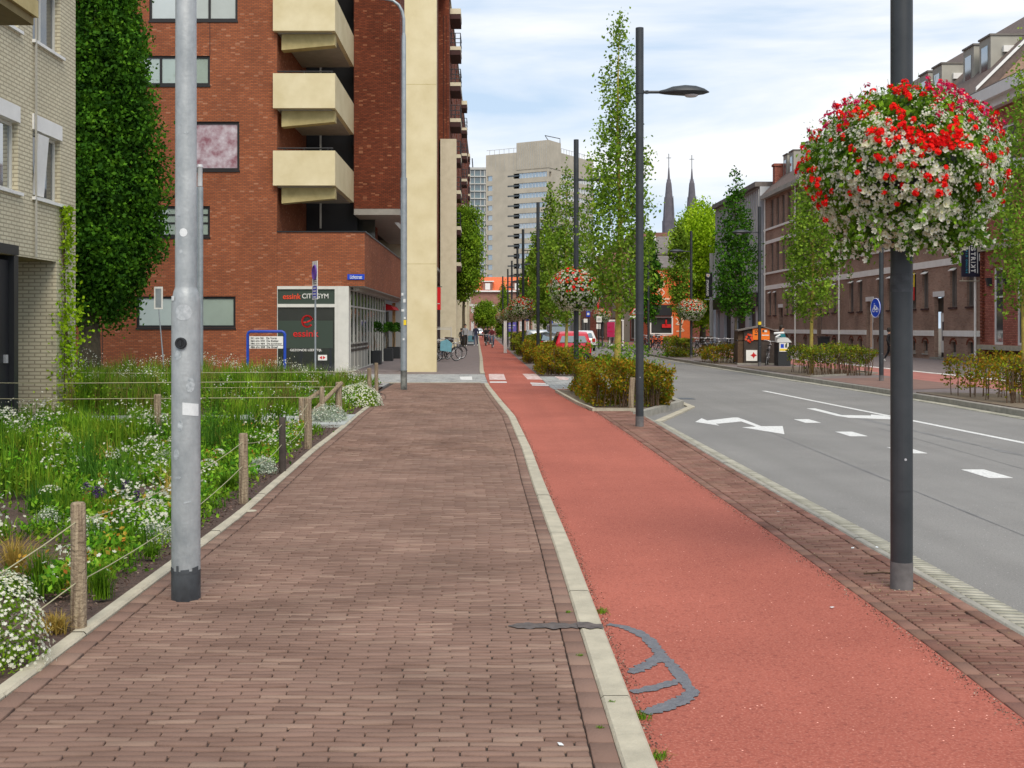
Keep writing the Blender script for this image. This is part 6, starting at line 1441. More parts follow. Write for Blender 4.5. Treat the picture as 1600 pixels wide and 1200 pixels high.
mound('silver_leaf_plant', 245, 850, .15, .16, M['leaf_silver'], 'silver-leaved plant touching the left side of the thick grey post', 700, .022, 260, M['petal_white'], .012)
mound('silver_leaf_plant', 410, 740, .17, .19, M['leaf_silver'], 'silver-leaved plant between the second and third wooden posts', 1000, .026, 200, M['petal_white'], .013)
mound('silver_leaf_plant', 258, 735, .16, .22, M['leaf_silver'], 'silver-leaved plant half hidden left of the thick grey post', 800, .026, 200, M['petal_white'], .013)
mound('white_flower_bush', 558, 634, .5, .42, M['leaf_mid'], 'white flowering bush at the far kerb corner, below the last two posts', 2200, .05, 1100, M['petal_white'], .03)
mound('silver_leaf_plant', 512, 660, .35, .3, M['leaf_silver'], 'silver-leaved plant at the end of the pale garden path', 1300, .04, 300, M['petal_white'], .02)
def tuft(name, px, py, h, k, m, lab, w_=.008, lean=.8, cat='plant', grp=None, sp=.06):
    p = gp(px, py, 0); V, Fq = blades(np.array([0.]), np.array([0.]), k, np.array([h]), np.array([sp]), w_, lean=lean); o = np_mesh(name, V, Fq, m); o.location = (p.x, p.y, 0); return tag(o, lab, cat, grp)
tuft('ornamental_grass', 22, 900, .30, 260, M['leaf_straw'], 'golden arching grass tuft at the left edge, above the white bush', .005, 1.0)
tuft('ornamental_grass', 62, 920, .26, 220, M['leaf_garden'], 'green grass tuft left of the nearest wooden post', .006, .5)
tuft('ornamental_grass', 86, 990, .12, 200, M['leaf_straw'], 'low orange-brown tuft at the foot of the nearest wooden post', .006, .9)
tuft('lavender', 158, 935, .22, 240, M['leaf_garden'], 'low green tuft with pale flower spikes right of the nearest wooden post', .006, .5)
tuft('ornamental_grass', 236, 872, .10, 200, M['leaf_garden'], 'small dark green tuft just left of the thick grey post near the kerb', .006, .8)
tuft('fern', 355, 770, .22, 200, M['leaf_garden'], 'leafy green tuft left of the second wooden post', .012, .7)
tuft('tall_grass', 205, 705, .55, 420, M['leaf_garden'], 'tall fine green grass standing in the middle of the garden', .006, .35, sp=.14)
tuft('tall_grass', 165, 640, .8, 420, M['leaf_garden'], 'tall dark green grass clump before the dense tree', .012, .35, sp=.25)
for px, py, wd_ in ((135, 775, 'leftmost one'), (150, 782, 'second from the left'), (160, 780, 'middle one of five'), (195, 768, 'fourth from the left'), (215, 790, 'rightmost one')):
    p = gp(px, py+28, 0); P = np.stack([rng.normal(0, .012, 90), rng.normal(0, .012, 90), rng.uniform(.17, .27, 90)], 1); o = empty('purple_flower_spike', (p.x, p.y, 0), 0, 'small dark purple flower spike among the garden plants, '+wd_, 'flower', 'purple flower spikes')
    V, Fq = leaf_quads(P, .018, .8); np_mesh('bloom', V, Fq, M['petal_purple'], o); q = MB(); q.tube([(0, 0, 0), (0, 0, .2)], .003, 4); q.build('stem', M['leaf_garden'], o)
for i, (px, py, lb) in enumerate(((940, 958, 'on the bike path edge beside the top of the grey crack repair'), (1003, 1122, 'against the pale kerb at the foot of the grey crack repair'), (1030, 1185, 'against the pale kerb at the very bottom of the picture'), (887, 957, 'in the joint of the soldier course beside the dark smear'), (938, 1138, 'in the soldier course, lowest one left of the kerb'), (907, 1025, 'in the soldier course below the dark smear'), (955, 1098, 'on the soldier course next to a kerb joint'))):
    p = gp(px, py, ZL if i < 3 else 0); V, Fq = blades(np.array([0.]), np.array([0.]), 60 if i < 3 else 22, np.array([.035 if i < 3 else .015]), np.array([.05 if i < 3 else .02]), .004, lean=1.0); o = np_mesh('weed', V, Fq, M['leaf_garden']); o.location = (p.x, p.y, p.z); tag(o, 'small green weed '+lb, 'weed', 'weeds in the paving joints')
# ivy on the yellow building corner
q = rng.random(2600); z = 3.9*(1-q**1.6); wd = np.where(z > 2.9, .09, np.where((z > 1.3) & (z < 2.2), .20, .12))+.30*np.exp(-z*1.3)
P = np.stack([XL+.12+rng.normal(0, 1, 2600)*wd*.6, 22.0+rng.normal(0, 1, 2600)*wd, z], 1); keep = (z < 2.1) | (rng.random(2600) < .35); V, Fq = leaf_quads(P[keep], .085, .7)
o = empty('climbing_plant', (0, 0, 0), 0, 'climbing plant straggling up the corner of the yellow brick building', 'climbing plant'); np_mesh('foliage', V, Fq, M['leaf_bright'], o)
q = MB()
for k in range(4): q.tube([(XL+.08+.05*k, 21.9+.12*k, 0), (XL+.06, 22+.04*k, 1.5), (XL+.05, 22-.03*k, 3.9-.3*k)], .01, 4)
q.build('stem', M['stem'], o)

# fence posts with ropes
def post(px, pb, pt, r, lab, m='wood_post', lean=0):
    p = gp(px, pb, 0); k = p.y/F; h = (pb-pt)*k; o = empty('wooden_post', (p.x, p.y, 0), 0, lab, 'fence post', 'wooden garden fence posts'); q = MB()
    q.tube([(0, 0, -.02), (.004, 0, h*.3), (lean*.6, .003, h*.7), (lean, 0, h-.01), (lean, 0, h)], [r*1.1, r*1.05, r, r*.97, r*.8], 11); smooth_by_angle(q.build('stake', M[m], o)); return o, Vector((p.x+lean, p.y, h))
A, tA = post(122, 985, 785, .040, 'nearest wooden fence post, split along its length')
P1, t1 = post(380, 785, 677, .042, 'second wooden fence post, right of the thick grey post')
P2_, t2 = post(441, 738, 652, .038, 'third fence post, dark and reddish at the top', 'wood_dark')
P3_, t3 = post(481, 700, 622, .050, 'fourth fence post, at the start of the pale garden path')
P4_, t4 = post(471, 672, 621, .045, 'fence post behind the fourth one with a brace to it')
P5_, t5 = post(503, 655, 605, .045, 'fence post on the near side of the garden path with a pale stripe')
P6_, t6 = post(529, 648, 597, .060, 'thick fence post beyond the garden path with a slanting brace')
P7_, t7 = post(577, 632, 575, .045, 'slim fence post near the far kerb corner, left one of two')
P8_, t8 = post(588, 619, 567, .045, 'slim fence post at the very corner of the far kerb')
post(246, 700, 616, .05, 'rust-brown stake in the garden left of the thick grey post', 'wood_post')
post(407, 606, 571, .09, 'short pale post in the garden in front of the red brick wall')
o_, _ = post(986, 637, 590, .055, 'short leaning stake at the front corner of the nearest beech hedge', lean=.03); o_['group'] = 'wooden garden fence posts'
for lab, a, b_, parent in (('slanting brace from the thick post beyond the garden path', (534, 598), (478, 655), P6_), ('slanting brace running to the striped post', (500, 612), (470, 632), P5_)):
    pa = at(a[0], a[1], t6.y if parent is P6_ else t5.y+.3); pb_ = at(b_[0], b_[1], t6.y-.6 if parent is P6_ else t5.y+.3); q = MB(); off = parent.location; q.tube([pa-off, pb_-off], .04, 8); q.build('brace', M['wood_post'], parent)
def rope(pts, lab):
    q = MB(); o2 = []
    for a, b_ in zip(pts, pts[1:]):
        for i in range(8): t = i/8; o2.append(Vector(a).lerp(Vector(b_), t)+Vector((0, 0, -.07*4*t*(1-t))))
    o2.append(Vector(pts[-1])); q.tube(o2, .0032, 5); tag(q.build('rope', M['rope']), lab, 'rope', 'ropes strung between the fence posts')
ext = Vector((-2.55, 3.6, 0))
rope([ext+Vector((0, 0, .34)), tA-Vector((0, .045, .10)), t1-Vector((0, .045, .08)), t2-Vector((0, .045, .08)), t3-Vector((0, .05, .08))], 'upper rope along the row of posts beside the footpath')
rope([ext+Vector((0, 0, .12)), tA-Vector((0, .045, .42)), t1-Vector((0, .045, .30)), t2-Vector((0, .045, .30)), t3-Vector((0, .05, .30))], 'lower rope along the row of posts beside the footpath')
for i, (yy, zz) in enumerate(((23, .72), (23, .42), (18.2, .75), (18.2, .5))):
    q = MB(); q.tube([(-12, yy+.3, zz), (-7, yy, zz-.03), (-2.7, yy, zz)], .006, 4)
    tag(q.build('wire', M['rope']), ['upper wire across the garden beyond the pale path', 'lower wire across the garden beyond the pale path', 'upper wire across the garden before the pale path', 'lower wire across the garden before the pale path'][i], 'wire', 'wires across the garden')
# ------------------------------------------------------------------ cars (seen from behind; body lofted from side profile)
def make_car(x, y, paint, lab, wid=1.72, kind='hatch', hgt=1.5, length=4.2, rz=0, front=False):
    o = empty('parked_car', (x, y, ZR if x > 3.3 else ZL), rz, lab, 'car', 'cars parked beyond the near hedges')
    hw = wid/2
    if kind == 'van': prof = [(0, .28), (0, .75), (.03, .98), (.12, hgt-.1), (.3, hgt), (2.6, hgt), (3.3, 1.05), (4.3, .85), (4.5, .6), (4.5, .28)]
    else: prof = [(0, .30), (-.02, .62), (.03, .92), (.42, hgt-.08), (.72, hgt), (1.9, hgt-.01), (2.75, .96), (3.9, .80), (4.15, .55), (4.15, .28)]
    s = length/4.2
    def hwid(z): return hw*(1-.0*z) if z < .9 else hw*(1-.24*(z-.9)/(hgt-.9))
    def ring(sx): return [(sx*hwid(z), t*s, z) for t, z in prof]
    # loft across the width for rounded flanks
    q = MB(); cols_ = []
    for f, inset in ((-1, .0), (-.93, -.045), (-.5, -.075), (0, -.085), (.5, -.075), (.93, -.045), (1, .0)):
        cols_.append([(f*hwid(z), t*s+(inset if t < 1 else -inset*1.2 if t > 3.5 else 0)+.085, z+(.03*(1-f*f) if z > hgt-.12 else 0)) for t, z in prof])
    n = len(prof); vs = [p for c in cols_ for p in c]; fs = [(i*n+k, i*n+(k+1) % n, (i+1)*n+(k+1) % n, (i+1)*n+k) for i in range(6) for k in range(n)]+[tuple(range(n)), tuple(range(6*n, 7*n))]
    q.add(vs, fs); body = q.build('body', paint, o); smooth_by_angle(body, 30)
    # rear window, side windows, windscreen
    z0, z1 = (1.0, hgt-.2) if kind == 'van' else (.99, hgt-.16)
    yb0, yb1 = ((.035, .11) if kind == 'van' else (.09, .40)); q = MB(); a, b_ = hwid(z0)*.78, hwid(z1)*.76
    q.prism([(-a, yb0*s-.03, z0), (a, yb0*s-.03, z0), (b_, yb1*s-.045, z1), (-b_, yb1*s-.045, z1)], (0, .02, 0)); q.build('rear_window', M['glass_car'], o)
    for sx in (-1, 1):
        q = MB(); a, b_ = sx*(hwid(z0)+.006), sx*(hwid(z1)+.006)
        q.prism([(a, .5*s, z0), (a, 2.75*s, z0), (b_, 2.1*s, z1), (b_, .85*s, z1)], (sx*.006, 0, 0)); q.build('side_window', M['glass_dark'], o)
        q = MB(); q.box(sx*hw*.78-.10, sx*hw*.78+.12*(1 if sx > 0 else 1), -.03, .05, .70, .95); q.build('tail_light', M['tail_light'], o)
        q = MB(); q.box(sx*(hw+.02)-.0, sx*(hw+.17), 2.35*s, 2.5*s, .95, 1.08); q.build('mirror', M['black_plastic'], o)
        for yy in (.75*s, 3.35*s):
            q = MB(); q.torus((sx*(hw-.10), yy, .31), .24, .075, 'x', 20, 8); w_ = q.build('wheel', M['rubber'], o, smooth=True)
            q = MB(); q.tube([(sx*(hw-.06), yy, .31), (sx*(hw-.02), yy, .31)], .19, 14); q.build('rim', M['car_silver'], w_)
    q = MB(); q.box(-.26, .26, -.045, -.02, .52, .63); q.build('number_plate', M['yellow_paint'], o)
    q = MB(); q.box(-hw*.98, hw*.98, -.05, .1, .28, .48); q.build('bumper', M['black_plastic'], o); return o
make_car(4.15, 57, M['car_red'], 'bright red estate car parked behind the second beech hedge', 1.78, 'van', 1.52)
make_car(3.70, 67.5, M['car_black'], 'black car parked just left of the red one', 1.75, 'hatch', 1.45)
make_car(3.15, 76, M['car_silver'], 'silver car parked left of the black one, beyond the third hedge', 1.72, 'hatch', 1.5)
make_car(4.75, 77.5, M['car_grey'], 'dark grey van-like car rising above the black car', 1.85, 'van', 2.0)
make_car(6.9, 84, M['car_white'], 'pale car seen over the right shoulder of the red one', 1.75, 'hatch', 1.5)
make_car(-1.9, 190, M['car_silver'], 'tiny distant silver car at the end of the footpath', 1.75, 'hatch', 1.5)

# ------------------------------------------------------------------ bicycles
def make_bike(frame_m, basket=None):
    o = empty('bicycle', (0, 0, 0), 0); r = .335
    for x in (-.54, .54):
        q = MB(); q.torus((x, 0, r), r-.02, .022, 'y', 28, 6); w_ = q.build('wheel', M['rubber'], o, smooth=True)
        q = MB(); q.torus((x, 0, r), r-.045, .010, 'y', 24, 4)
        for k in range(10): t = math.pi*2*k/10; q.tube([(x, 0, r), (x+math.cos(t)*(r-.05), 0, r+math.sin(t)*(r-.05))], .003, 3, cap=False)
        q.tube([(x, -.04, r), (x, .04, r)], .025, 8); q.build('rim', M['chrome'], w_)
        q = MB(); pts = [(x+math.cos(t)*(r+.03), 0, r+math.sin(t)*(r+.03)) for t in np.linspace(R(15), R(165), 10)]; q.tube(pts, .018, 5); q.build('mudguard', M['black_plastic'], o)
    q = MB(); bb = (-.02, 0, .29); seat = (-.20, 0, .80); head = (.36, 0, .86); hb = (.40, 0, .66); ax = (-.54, 0, r)
    q.tube([bb, seat], .019, 8); q.tube([bb, hb], .021, 8); q.tube([(-.16, 0, .62), head], .019, 8); q.tube([ax, bb], .012, 6); q.tube([ax, (-.17, 0, .68)], .010, 6); q.tube([head, hb, (.54, 0, r)], .018, 8); q.build('frame', frame_m, o)
    q = MB(); q.tube([head, (.33, 0, 1.0)], .014, 6); q.tube([(.18, -.27, 1.03), (.28, -.26, 1.05), (.35, -.12, 1.04), (.36, 0, 1.02), (.35, .12, 1.04), (.28, .26, 1.05), (.18, .27, 1.03)], .013, 6); q.build('handlebar', M['chrome'], o)
    q = MB(); q.prism([(-.34, -.09, .83), (-.33, .09, .83), (-.16, .05, .84), (.0, .015, .83), (.0, -.015, .83), (-.16, -.05, .84)], (0, 0, .05)); q.build('saddle', M['black_plastic'], o)
    q = MB(); q.box(-.78, -.34, -.06, .06, .70, .72); q.tube([(-.74, .05, .7), ax], .007, 4); q.tube([(-.74, -.05, .7), ax], .007, 4); q.build('carrier', M['dark_metal'], o)
    q = MB(); q.torus(bb, .085, .008, 'y', 16, 4); q.tube([(-.02, .06, .29), (.10, .06, .17)], .009, 5); q.tube([(-.02, -.06, .29), (-.14, -.06, .41)], .009, 5); q.box(.06, .14, .06, .14, .16, .18); q.box(-.18, -.10, -.14, -.06, .40, .42); q.build('crank', M['dark_metal'], o)
    q = MB(); q.lathe([(.035, 0), (.045, .05), (.03, .07)], (.44, 0, .84), 8); q.build('head_light', M['chrome'], o)
    if basket:
        q = MB(); q.prism([(.42, -.17, .88), (.42, .17, .88), (.74, .17, .88), (.74, -.17, .88)], (0, 0, .24)); q.build('front_crate', basket, o)
    return o
bp = [make_bike(M['black_plastic']), make_bike(M['chrome']), make_bike(M['cloth_denim'], M['wood_dark'])]
used = [False]*3
def put_bike(kind, x, y, rz, lab, grp, z=0, tilt=.08):
    o = bp[kind] if not used[kind] else copy_tree(bp[kind]); used[kind] = True
    o.location = (x, y, z); o.rotation_euler = (tilt, 0, rz); tag(o, lab, 'bicycle', grp)
    for k in ('label',): o[k] = lab
    return o
gA = 'bicycles parked behind the nearest cream pillar'
for i, (px, Y, k, a, lb) in enumerate(((683, 56, 0, 95, 'black bicycle half hidden by the nearest cream pillar, leftmost of its cluster'), (690, 57.5, 2, 60, 'bicycle with a dark front crate beside the nearest cream pillar'), (698, 55, 0, 35, 'black bicycle with its wheel turned outward, right of the cream pillar'), (705, 58.5, 1, 28, 'pale-framed bicycle, rightmost of the cluster by the cream pillar'))):
    put_bike(k, Xf(px, Y), Y, R(a), lb, gA, 0.0)
tb = empty('pannier_cover', (Xf(696.5, 54.4), 54.4, 0), 0, 'light blue cover over a parked bicycle beside the cream pillar', 'cover')
q = MB(); q.prism([(-.27, 0, .52), (.25, 0, .45), (.30, 0, .85), (.05, 0, 1.05), (-.25, 0, .95)], (0, .3, 0)); q.build('sheet', M['tarp'], tb)
rk = empty('bicycle_rack', (Xf(693, 60.5), 60.5, 0), 0, 'pale metal frame standing behind the bicycles by the cream pillar', 'rack')
q = MB(); w2 = .40; q.tube([(-w2, 0, 0), (-w2, 0, 1.62), (w2, 0, 1.62), (w2, 0, 0)], .025, 6); q.build('frame', M['frame_white'], rk); q = MB(); q.box(-w2+.03, w2-.03, -.01, .01, 1.5, 1.56); q.box(-w2+.03, w2-.03, -.01, .01, .9, .94); q.build('rail', M['frame_white'], rk)
gB = 'bicycles parked across the road'
n_ = 0
words = ['first', 'second', 'third', 'fourth', 'fifth', 'sixth']
for i in range(6):
    px = 1003+i*8.2; put_bike((0, 1, 0, 2, 0, 1)[i], Xf(px, 87), 87, R(84+(i*17) % 22), '%s bicycle from the left in the row before the orange shop' % words[i], gB, 0.0)
for i in range(5):
    px = 1001+i*9.3; put_bike((0, 0, 2, 0, 1)[i], Xf(px, 83.5), 83.5, R(78+(i*29) % 30), '%s bicycle from the left in the front row before the orange shop' % words[i], gB, 0.0)
for i in range(4):
    px = 1086+i*8; put_bike((0, 0, 1, 2)[i], Xf(px, 63.5), 63.5, R(80+(i*23) % 30), '%s bicycle from the left between the flower ball post and the brown hedge' % words[i], gB, 0.0)
for i in range(3):
    px = 1119+i*9; put_bike((1, 0, 0)[i], Xf(px, 60), 60, R(70+(i*31) % 50), '%s bicycle from the left standing behind the brown hedge by the pale pilasters' % words[i], gB, 0.0)
put_bike(1, Xf(1198, 49.3), 49.3, R(72), 'pale green-grey bicycle leaning between the dark hut and the black cabinet', gB, 0.0, .14)
put_bike(0, Xf(963, 98), 98, R(80), 'bicycle beside the bus shelter with the magenta poster, left of the second lamp post', gB, 0.0)

# ------------------------------------------------------------------ people
def skin_body(J, E, rad, root, name, parent, mats, zones):
    me = bpy.data.meshes.new('s'); me.from_pydata([tuple(p) for p in J], E, []); o = bpy.data.objects.new('s', me); col.objects.link(o)
    sk = o.modifiers.new('s', 'SKIN'); ss = o.modifiers.new('u', 'SUBSURF'); ss.levels = ss.render_levels = 2
    for i, v in enumerate(me.skin_vertices[0].data): v.radius = rad[i]; v.use_root = (i == root)
    bpy.context.view_layer.update(); m2 = bpy.data.meshes.new_from_object(o.evaluated_get(bpy.context.evaluated_depsgraph_get())); bpy.data.objects.remove(o)
    m2.materials.clear(); [m2.materials.append(m) for m in mats]
    for p in m2.polygons:
        p.use_smooth = True; p.material_index = zones(p.center)
    o = bpy.data.objects.new(name, m2); col.objects.link(o); o.parent = parent; return o
def person(x, y, rz, lab, top, legs, hair='hair_dark', h=1.75, pose='walk', z=0, bag=None):
    o = empty('person', (x, y, z), rz, lab, 'person'); s = h/1.75
    if pose == 'walk':
        J = [(0, 0, .95), (0, .0, 1.15), (0, 0, 1.38), (0, -.01, 1.48), (0, -.03, 1.60), (0, -.03, 1.72),
             (-.17, 0, 1.40), (-.24, .06, 1.14), (-.22, -.08, .93), (-.21, -.14, .84), (.17, 0, 1.40), (.24, -.05, 1.14), (.22, -.17, .95), (.21, -.24, .87),
             (-.09, 0, .90), (-.10, -.14, .50), (-.10, -.20, .08), (-.10, -.33, .03), (.09, 0, .90), (.10, .06, .50), (.10, .28, .12), (.10, .20, .03)]
    else:   # riding
        J = [(0, .20, .98), (0, .12, 1.16), (0, .02, 1.38), (0, -.02, 1.47), (0, -.06, 1.59), (0, -.07, 1.71),
             (-.18, .02, 1.38), (-.27, -.16, 1.18), (-.25, -.36, 1.08), (-.24, -.42, 1.06), (.18, .02, 1.38), (.27, -.16, 1.18), (.25, -.36, 1.08), (.24, -.42, 1.06),
             (-.10, .18, .95), (-.13, -.20, .80), (-.10, -.05, .36), (-.10, -.20, .30), (.10, .18, .95), (.13, -.16, .62), (.10, .02, .18), (.10, -.12, .12)]
    E = [(0, 1), (1, 2), (2, 3), (3, 4), (4, 5), (2, 6), (6, 7), (7, 8), (8, 9), (2, 10), (10, 11), (11, 12), (12, 13), (0, 14), (14, 15), (15, 16), (16, 17), (0, 18), (18, 19), (19, 20), (20, 21)]
    rd = [(.15, .11), (.14, .10), (.16, .10), (.055, .055), (.085, .095), (.07, .08), (.06, .06), (.05, .05), (.035, .035), (.03, .04), (.06, .06), (.05, .05), (.035, .035), (.03, .04), (.09, .09), (.065, .065), (.045, .05), (.045, .03), (.09, .09), (.065, .065), (.045, .05), (.045, .03)]
    J = [tuple(c*s for c in p) for p in J]; rd = [(a*s, b_*s) for a, b_ in rd]
    hipz = J[0][2]; nk = J[3][2]; foot = .10 if pose == 'walk' else .0
    hands = [Vector(J[9]), Vector(J[13])]; ft = [Vector(J[17]), Vector(J[21])]
    def zone(c):
        c = Vector(c)
        if c.z > nk+.005: return 0
        if min((c-hh).length for hh in hands) < .07: return 0
        if min((c-f_).length for f_ in ft) < .13: return 3
        if c.z < hipz-.02 and (abs(c.x) < .2*s): return 2
        if pose != 'walk' and c.z < hipz+.02 and abs(c.x) < .19: return 2
        return 1
    skin_body(J, E, rd, 0, 'body', o, [M['skin'], M[top], M[legs], M['cloth_white']], zone)
    q = MB(); hx, hy, hz = J[5]; q.lathe([(.02, .09), (.07, .07), (.095, .02), (.10, -.04), (.085, -.12)], (hx, hy+.03, hz+.005), 12); q.build('hair', M[hair], o, smooth=True)
    q = MB(); q.box(-.012, .012, hy-.115, hy-.085, hz-.09, hz-.055); q.build('nose', M['skin'], o)
    if bag: q = MB(); q.prism([(-.32, -.05, .55), (-.22, -.05, .55), (-.22, -.05, .85), (-.32, -.05, .85)], (0, .25, 0)); q.build('bag', M[bag], o)
    return o
person(Xf(727, 96), 96, R(6), 'person in a light grey hoodie and black trousers walking on the far footpath', 'cloth_grey', 'cloth_black', h=1.86)
person(Xf(743.5, 100), 100, R(-10), 'person in a dark jacket over a reddish top walking right of the folding board', 'cloth_navy', 'cloth_denim', h=1.84, bag='cloth_black')
person(Xf(721, 97.5), 97.5, R(20), 'person in black partly hidden left of the grey hoodie', 'cloth_black', 'cloth_black', h=1.5)
for i, (px, Y, top, lg, lb, k, rz) in enumerate(((759, 104, 'cloth_black', 'cloth_black', 'cyclist in black riding on the left of the group', 0, 4), (769, 94, 'cloth_maroon', 'cloth_denim', 'front cyclist in a maroon top riding towards the camera', 1, -3), (764, 110, 'cloth_black', 'cloth_denim', 'cyclist in a black jacket riding behind the other two', 0, 2))):
    x = Xf(px, Y); person(x, Y, R(rz), lb, top, lg, 'hair_fair' if i == 1 else 'hair_dark', 1.72, 'ride', ZL)
    c = copy_tree(bp[k]); c.location = (x, Y-.12, ZL); c.rotation_euler = (0, 0, R(-90+rz)); c['label'] = 'bicycle ridden by the '+lb.split(' riding')[0]; c['group'] = 'bicycles being ridden'; c['category'] = 'bicycle'
person(Xf(1389, 54), 54, R(60), 'person in black peeking out from behind the nearest lamp post across the road', 'cloth_black', 'cloth_black', h=1.55)
person(Xf(1221, 53), 53, R(40), 'person with dark hair and teal jacket behind the black cabinet by the hut', 'cloth_teal', 'cloth_navy', h=1.66)

# ------------------------------------------------------------------ signs, hut, furniture
bf = empty('notice_board', (Xf(416, 36), 36, 0), 0, 'blue tubular frame holding a white house-number board before the brick wall', 'notice board'); k = 36/F
w2 = 29*k; zt_ = H-(518-HY)*k; rc = .09
q = MB(); q.tube([(-w2, 0, -.1), (-w2, 0, zt_-rc), (-w2+.03, 0, zt_-.03), (-w2+rc, 0, zt_), (w2-rc, 0, zt_), (w2-.03, 0, zt_-.03), (w2, 0, zt_-rc), (w2, 0, -.1)], .045, 10); smooth_by_angle(q.build('frame', M['blue_paint'], bf), 60)
q = MB(); q.box((390-416)*k, (442.5-416)*k, -.03, -.01, H-(544.5-HY)*k, H-(525.5-HY)*k); pl = q.build('board', M['sign_white'], bf)
for i, s_ in enumerate(('241 t/m 361  De Vorst', '363 t/m 370  De Ridder', '386 t/m 484  De Jonkheer', '486 t/m 508  De Graaf')):
    py = (528.2, 532.6, 537.2, 542.2)[i]; wd = (41, 44, 49, 42.5)[i]*k; text(s_, wd, .062, M['letter_dark'], pl, ((391.8-416)*k+wd/2, -.034, H-(py-HY)*k), weight=.012)
q = MB(); q.box((390-416)*k, (442.5-416)*k, -.034, -.031, H-(540*1.0-HY)*k, H-(539.4-HY)*k); q.build('dividing_line', M['letter_dark'], pl)
# parking restriction sign seen edge-on
Y = 37; ps = empty('parking_sign', (Xf(492.5, Y), Y, 0), 0, 'tall narrow traffic sign on a thin post, seen almost edge-on before the gym', 'traffic sign'); k = Y/F; zz = lambda p: H-(p-HY)*k
q = MB(); q.tube([(.0, .03, 0), (.0, .03, zz(410))], .03, 8); q.build('post', M['galv_far'], ps)
q = MB(); q.box(-.3, .3, -.015, 0, zz(468), zz(408)); q.box(-.28, .28, -.016, -.0151, zz(450), zz(449)); pp = q.build('panel', M['sign_white'], ps); pp.rotation_euler = (0, 0, R(-66))
q = MB(); disc(q, (0, -.017, zz(426)), .23, (0, -1, 0), n=22, t=.004); q.build('blue_disc', M['sign_violet'], pp)
q = MB(); q.torus((0, -.022, zz(426)), .225, .03, 'y', 24, 5); q.prism([(-.17, -.024, zz(426)+.13), (-.13, -.024, zz(426)+.17), (.17, -.024, zz(426)-.13), (.13, -.024, zz(426)-.17)], (0, -.004, 0)); q.build('red_ring', M['sign_violet'], pp)
q = MB(); q.box(-.24, .24, -.02, -.016, zz(466), zz(447)); bl_ = q.build('blue_plate', M['sign_blue'], pp)
for i in range(4): q = MB(); q.box(-.16, .16, -.023, -.021, zz(465-4.6*i), zz(463-4.6*i)); q.build('lettering', M['sign_white'], bl_)
q = MB()
for z_ in (438, 441, 444): q.box(-.2, .2, -.018, -.0155, zz(z_), zz(z_-1.2))
q.build('lettering', M['letter_dark'], pp)
# back of a sign on a leaning post
Y = 34; bs = empty('sign_back', (Xf(258, Y), Y, 0), 0, 'grey back of a small sign on a slightly leaning thin post by the dark tree', 'traffic sign'); k = Y/F; zz = lambda p: H-(p-HY)*k
q = MB(); q.tube([(0, 0, 0), ((248-258)*k, 0, zz(482))], [.022, .016], 8); q.build('post', M['galv_far'], bs)
q = MB(); q.box((241-258)*k, (254.5-258)*k, -.02, .0, zz(483), zz(448)); pp = q.build('panel', M['sign_white'], bs); q = MB(); q.box((243.3-258)*k, (252.4-258)*k, -.026, -.021, zz(480.5), zz(451)); q.build('back_plate', M['galv_far'], pp)
# little red-arrow sign
Y = 37.5; k = Y/F; rs = empty('arrow_sign', (Xf(504, Y), Y, 0), 0, 'small white sign with red arrows low in front of the gym window', 'sign'); zz = lambda p: H-(p-HY)*k
q = MB(); q.box(-7*k, 7*k, -.02, 0, zz(563), zz(554.5)); pp = q.build('panel', M['sign_white'], rs); q = MB(); q.tube([(0, .01, 0), (0, .01, zz(563))], .02, 6); q.build('post', M['dark_metal'], rs)
for sx, mm in ((-1, 'red_paint'), (1, 'red_paint')):
    q = MB(); q.prism([(sx*.015, -.024, zz(556)), (sx*.10, -.024, zz(558.7)), (sx*.015, -.024, zz(561.5))], (0, -.002, 0)); q.build('arrow', M[mm], pp)
# round blue cycle sign on the far post
cs_ = empty('cycle_path_sign', (11.60, 34.60, 0), 0, 'round blue cycle sign turned sideways on the far-side lamp post', 'traffic sign'); k = 34.6/F; zc_ = H-(481-HY)*k
q = MB(); disc(q, (0, 0, zc_), .30, (-.985, -.17, 0), n=28, t=.012); dd = q.build('disc', M['sign_blue'], cs_)
q = MB(); nn = Vector((-.985, -.17, 0)).normalized(); aa = nn.cross(Vector((0, 0, 1))).normalized(); c0 = Vector((0, 0, zc_))+nn*.016
def rim_pts(r, n=28): return [c0+aa*math.cos(2*math.pi*i/n)*r+Vector((0, 0, 1))*math.sin(2*math.pi*i/n)*r for i in range(n+1)]
q.tube(rim_pts(.285), .008, 4, cap=False); 
for sx in (-.10, .10): q.tube([c0+aa*(sx+math.cos(t)*.065)+Vector((0, 0, -.06+math.sin(t)*.065)) for t in np.linspace(0, 6.283, 13)], .009, 4, cap=False)
for a_, b_ in (((-.10, -.06), (-.03, .06)), ((-.03, .06), (.07, .06)), ((.10, -.06), (.06, .09)), ((-.10, -.06), (.0, -.06)), ((.0, -.06), (.07, .06)), ((.03, .12), (.09, .12))): q.tube([c0+aa*a_[0]+Vector((0, 0, a_[1])), c0+aa*b_[0]+Vector((0, 0, b_[1]))], .009, 4)
q.build('bicycle_symbol', M['sign_white'], dd)
q = MB()
for z_ in (-.27, .27): q.tube([(0, .02, zc_+z_), (.12, .13, zc_+z_)], .02, 6)
q.build('clamp', M['chrome'], cs_)
